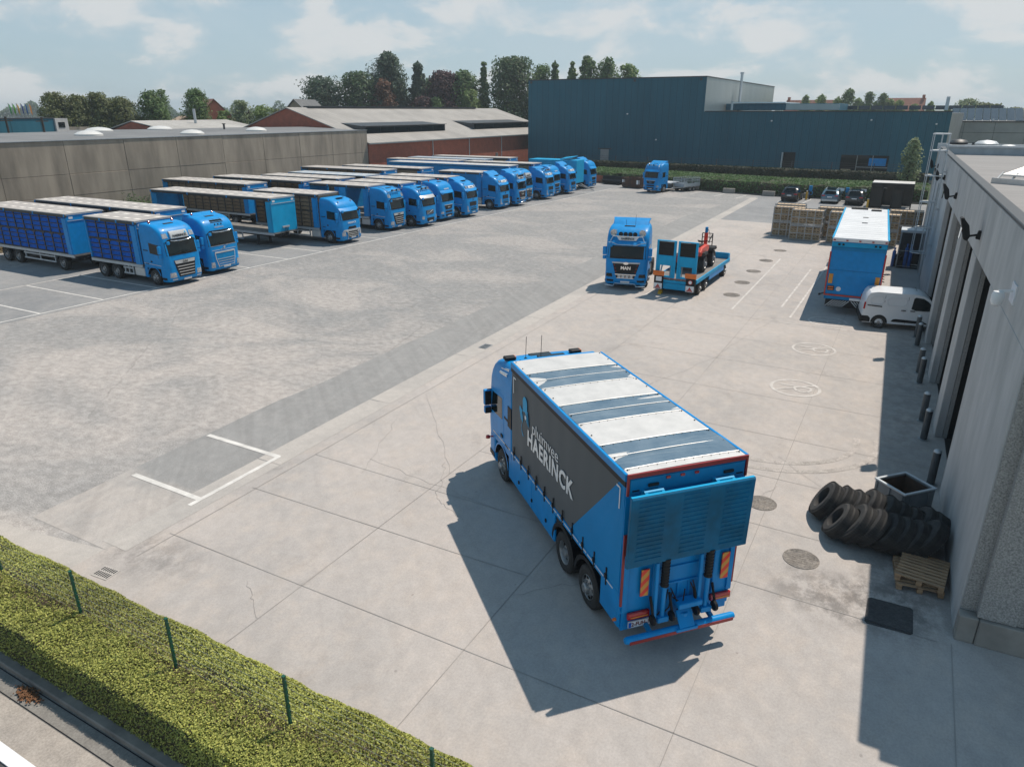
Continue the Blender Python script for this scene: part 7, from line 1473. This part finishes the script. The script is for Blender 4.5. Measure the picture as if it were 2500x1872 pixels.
# scrub against the concrete wall
def scrub(name, label, x0, x1, y0, y1, h, n, m, leaf=.1, kind=None, cat='bush'):
    rs = np.random.RandomState(n); t = thing(name, label, cat, ((x0+x1)/2,(y0+y1)/2,0), 0)
    k = 14; P = []; Q = []
    for i in range(k):
        cx_, cy_ = rs.uniform(x0,x1)-(x0+x1)/2, rs.uniform(y0,y1)-(y0+y1)/2; r_ = h*rs.uniform(.35,.6); q = n//k
        d = rs.normal(size=(q,3)); d /= np.linalg.norm(d,axis=1)[:,None]; d[:,2] = np.abs(d[:,2]); P.append(d*np.array([r_,r_,h*rs.uniform(.6,1)])*rs.uniform(.5,1,(q,1))+np.array([cx_,cy_,0])); Q.append(d+np.array([0,0,.5]))
    leaves_mesh('foliage', np.concatenate(P), np.concatenate(Q), leaf, m, t)
    mb = MB(); [mb.tube([(0,0,0),(rs.uniform(-1,1),rs.uniform(-1,1),h*.7)],[.04,.01],4) for _ in range(6)]; mb.build('stem', BARK, t)
    if kind: t['kind'] = kind
L_DRY = leafmat('dry grass', (.26,.19,.09), (.13,.10,.045))
scrub('bush', 'dark green elder bush against the concrete wall', -68.4,-66.0,44.6,48.2,2.9,3000,L_DARK,.12)
scrub('bush', 'low green bush right of the elder at the concrete wall', -68.2,-66.2,48.6,50.6,2.2,1500,L_MID,.12)
scrub('shrub', 'greyish weed shrub in front of the red brick wall corner', -68,-64,110,117,2.4,2600,L_SILVER,.16)
def drygrass():
    rs = np.random.RandomState(9); n = 26000; x = rs.uniform(-68.6,-60,n); y = rs.uniform(26,60,n); hgt = rs.uniform(.3,1.5,n)*np.clip((-60-x)/4,.15,1)
    P = np.stack([x,y,hgt*.5],1); me = leaves_mesh('dry_grass', P, np.stack([rs.normal(0,1,n),rs.normal(0,1,n),np.zeros(n)],1), .22, L_DRY, asp=.12); me['kind'] = 'stuff'; tag(me, 'tall dry straw coloured grass along the concrete wall', 'grass')
drygrass()
# ================================================================= far background buildings
def gable_house(x, y, rz, w_, l, h, rh, wallm, roofm, label, chim=(), name='house', win=True):
    t = thing(name, label, 'house', (x,y,0), radians(rz))
    mb = MB(); mb.prism([(-w_/2,0),(w_/2,0),(w_/2,h),(0,h+rh),(-w_/2,h)],1,-l/2,l/2); mb.build('wall', wallm, t)
    mb = MB(); mb.slab([[(-w_/2-.4,-l/2-.3,h-.25),(-w_/2-.4,l/2+.3,h-.25)],[(0,-l/2-.3,h+rh+.1),(0,l/2+.3,h+rh+.1)],[(w_/2+.4,-l/2-.3,h-.25),(w_/2+.4,l/2+.3,h-.25)]],(0,0,.2)); r_ = mb.build('roof', roofm, t)
    for cy_ in chim: mb = MB(); mb.box(-.45,.45,cy_-.45,cy_+.45,h+rh-.6,h+rh+1.3); mb.build('chimney', BRICK if roofm is TILE else GUTTERM, r_)
    if win: mb = MB(); mb.box(w_/2,w_/2+.04,-.6,.6,1.2,2.4); mb.build('window', GLASS, t)
gable_house(-37.5,298,88,9,19,8.6,4.9,BRICK,TILE,'long red tiled roof house far behind the dark hall',(9,))
gable_house(-8.6,300,88,9,13,9.4,4.6,BRICK,TILE,'short red tiled roof house with tall end chimney',(-6,))
gable_house(-138.5,114,62,9,12,7.6,4.6,BRICK,TILE,'brick gable house behind the upright green tree',(5.6,))
gable_house(-140.5,119.5,62,6,6,6.4,2.6,BRICK,TILE,'small orange tiled annex right of the brick gable house')
gable_house(-112,116,20,9,10,7.6,4.4,STAINC,SLATE,'grey slate roofed house with small gable left of the brick hall')
gable_house(-143,110.8,60,12,10,6.2,2.6,CRATEWOOD,mat('sandy barn roof', (.40,.29,.2), .9, var=.1),'sandy roofed barn between the two upright trees')
def low_shed():
    t = thing('low_shed', 'long low shed with pale corrugated roof in front of the brick hall gable', 'shed', (-97,79.5,0), 0)
    MB().box(-6,2.0,-8.6,7.6,0,7.35).build('wall', GUTTERM, t)
    mb = MB(); mb.slab([[(2.4,-8.9,7.5),(2.4,8.6,7.5)],[(-6,-8.9,8.75),(-6,8.6,8.75)],[(-12,-8.9,7.5),(-12,8.6,7.5)]],(0,0,-.1)); mb.build('roof', CORRU2, t)
    mb = MB(); mb.prism([(2.1,7.1),(-6,8.6),(-12,7.1)],1,-8.7,-8.55); mb.build('gable', BRICK, t); mb = MB(); mb.cyl((-3,0,8),(-3,0,10.4),.2); mb.build('flue', PALESTEEL, t)
low_shed()
def far_left():
    t = thing('dark_hall', 'low dark blue hall with a white end block at the left edge', 'hall', (-96,52,0), radians(15.5))
    MB().box(-10,0,-20,4.2,0,9.2).build('hall_block', DKCLAD, t); MB().box(-10,.2,4.21,6.2,0,9.2).build('end_block', WALLW, t)
    MB().box(.2,.25,4.6,5.6,8.1,8.75).build('window', GLASS, t); MB().box(-10.1,.08,-20,4.2,9.2,9.32).build('roof_trim', GUTTERM, t)
far_left()
FC = [(.02,.30,.06),(.10,.42,.02),(.62,.32,.03),(.02,.06,.25),(.01,.12,.36),(.55,.22,.05)]
for k, (c, nm) in enumerate(zip(FC, ('green','light green','yellow','dark blue','blue','orange'))):
    x, y = -132.6+k*.23, 69.7+k*.52
    t = thing('flagpole', f'white flagpole with {nm} flag, one of six far on the left', 'flagpole', (x,y,0), 0, 'flagpoles on the left horizon')
    mb = MB(); mb.cyl((0,0,0),(0,0,11.3),.06,6); mb.build('pole', PALESTEEL, t)
    mb = MB(); mb.slab([[(0,.06+j*.06,11.2-.1*j+.04*sin(j)) for j in range(5)],[(.05,.06+j*.05,9.7-.05*j+.1*sin(j*1.4)) for j in range(5)]],(.02,0,0)); mb.build('flag', mat(nm+' flag', c, .8, var=.1), t)
for (x, y, h) in ((-93.5,48.5,9.5),(-92.5,52.0,9.4),(-103,93,10.2)):
    mb = MB(); mb.cyl((0,0,0),(0,0,h),.12,8); mb.box(-.06,.06,-.7,.7,h-.5,h-.4); tag(mb.build('utility_pole', BARK, loc=(x,y,0)), {9.5:'wooden utility pole before the dark hall left end',9.4:'wooden utility pole before the dark hall middle',10.2:'wooden utility pole before the upright green tree'}[h], 'pole')
# far country: hedgerow woods as masses and low hills
def far_wood(label, cx_, cy_, L, ang, h, n, m):
    rs = np.random.RandomState(n); u = rs.uniform(-L/2,L/2,n); hh = h*(.55+.45*np.sin(u*.09+cx_)**2+.2*np.sin(u*.31)); d = rs.uniform(-6,6,n)
    a = radians(ang); P = np.stack([cx_+u*cos(a)-d*sin(a), cy_+u*sin(a)+d*cos(a), hh*rs.rand(n)**.6],1)
    o = leaves_mesh('far_wood', P, np.stack([rs.normal(0,1,n),rs.normal(0,1,n),np.ones(n)],1), 1.5, m); o['kind'] = 'stuff'; tag(o, label, 'woodland')
far_wood('dark far woodland line on the left horizon', -640, 420, 320, 55, 16, 9000, L_DARK)
far_wood('far hedgerow line behind the upright trees', -760, 640, 420, 50, 14, 9000, L_DARK)
far_wood('distant woodland line behind the slate roof', -700, 830, 420, 42, 13, 8000, L_MID)
far_wood('distant woodland line behind the small wood', -420, 900, 700, 25, 12, 9000, L_DARK)
far_wood('distant woodland line on the right horizon', 120, 900, 900, -5, 12, 9000, L_DARK)
mb = MB(); xs = np.linspace(-2600,2600,60); P = []
for yy, hh in ((1500,0),(2100,10),(2900,14),(3600,0)): P.append([(x, yy, max(-1.0,hh*(.5+.5*sin(x*.002+1)+.3*sin(x*.0053)))) for x in xs])
mb.grid(P); o = mb.build('hills', G_LAND, smooth=60); o['kind'] = 'structure'

# the summer air
hm = bpy.data.materials.new('haze'); hm.use_nodes = True; ht = hm.node_tree; ht.nodes.clear()
pv = N(ht, 'ShaderNodeVolumePrincipled'); pv.inputs['Color'].default_value = (.80, .90, .97, 1); pv.inputs['Density'].default_value = .0004; pv.inputs['Anisotropy'].default_value = .2
LK(ht, pv, 0, N(ht, 'ShaderNodeOutputMaterial'), 'Volume')
mb = MB(); mb.box(-3100,3100,-300,5100,-1.2,32); o = mb.build('haze', hm); o['kind'] = 'stuff'
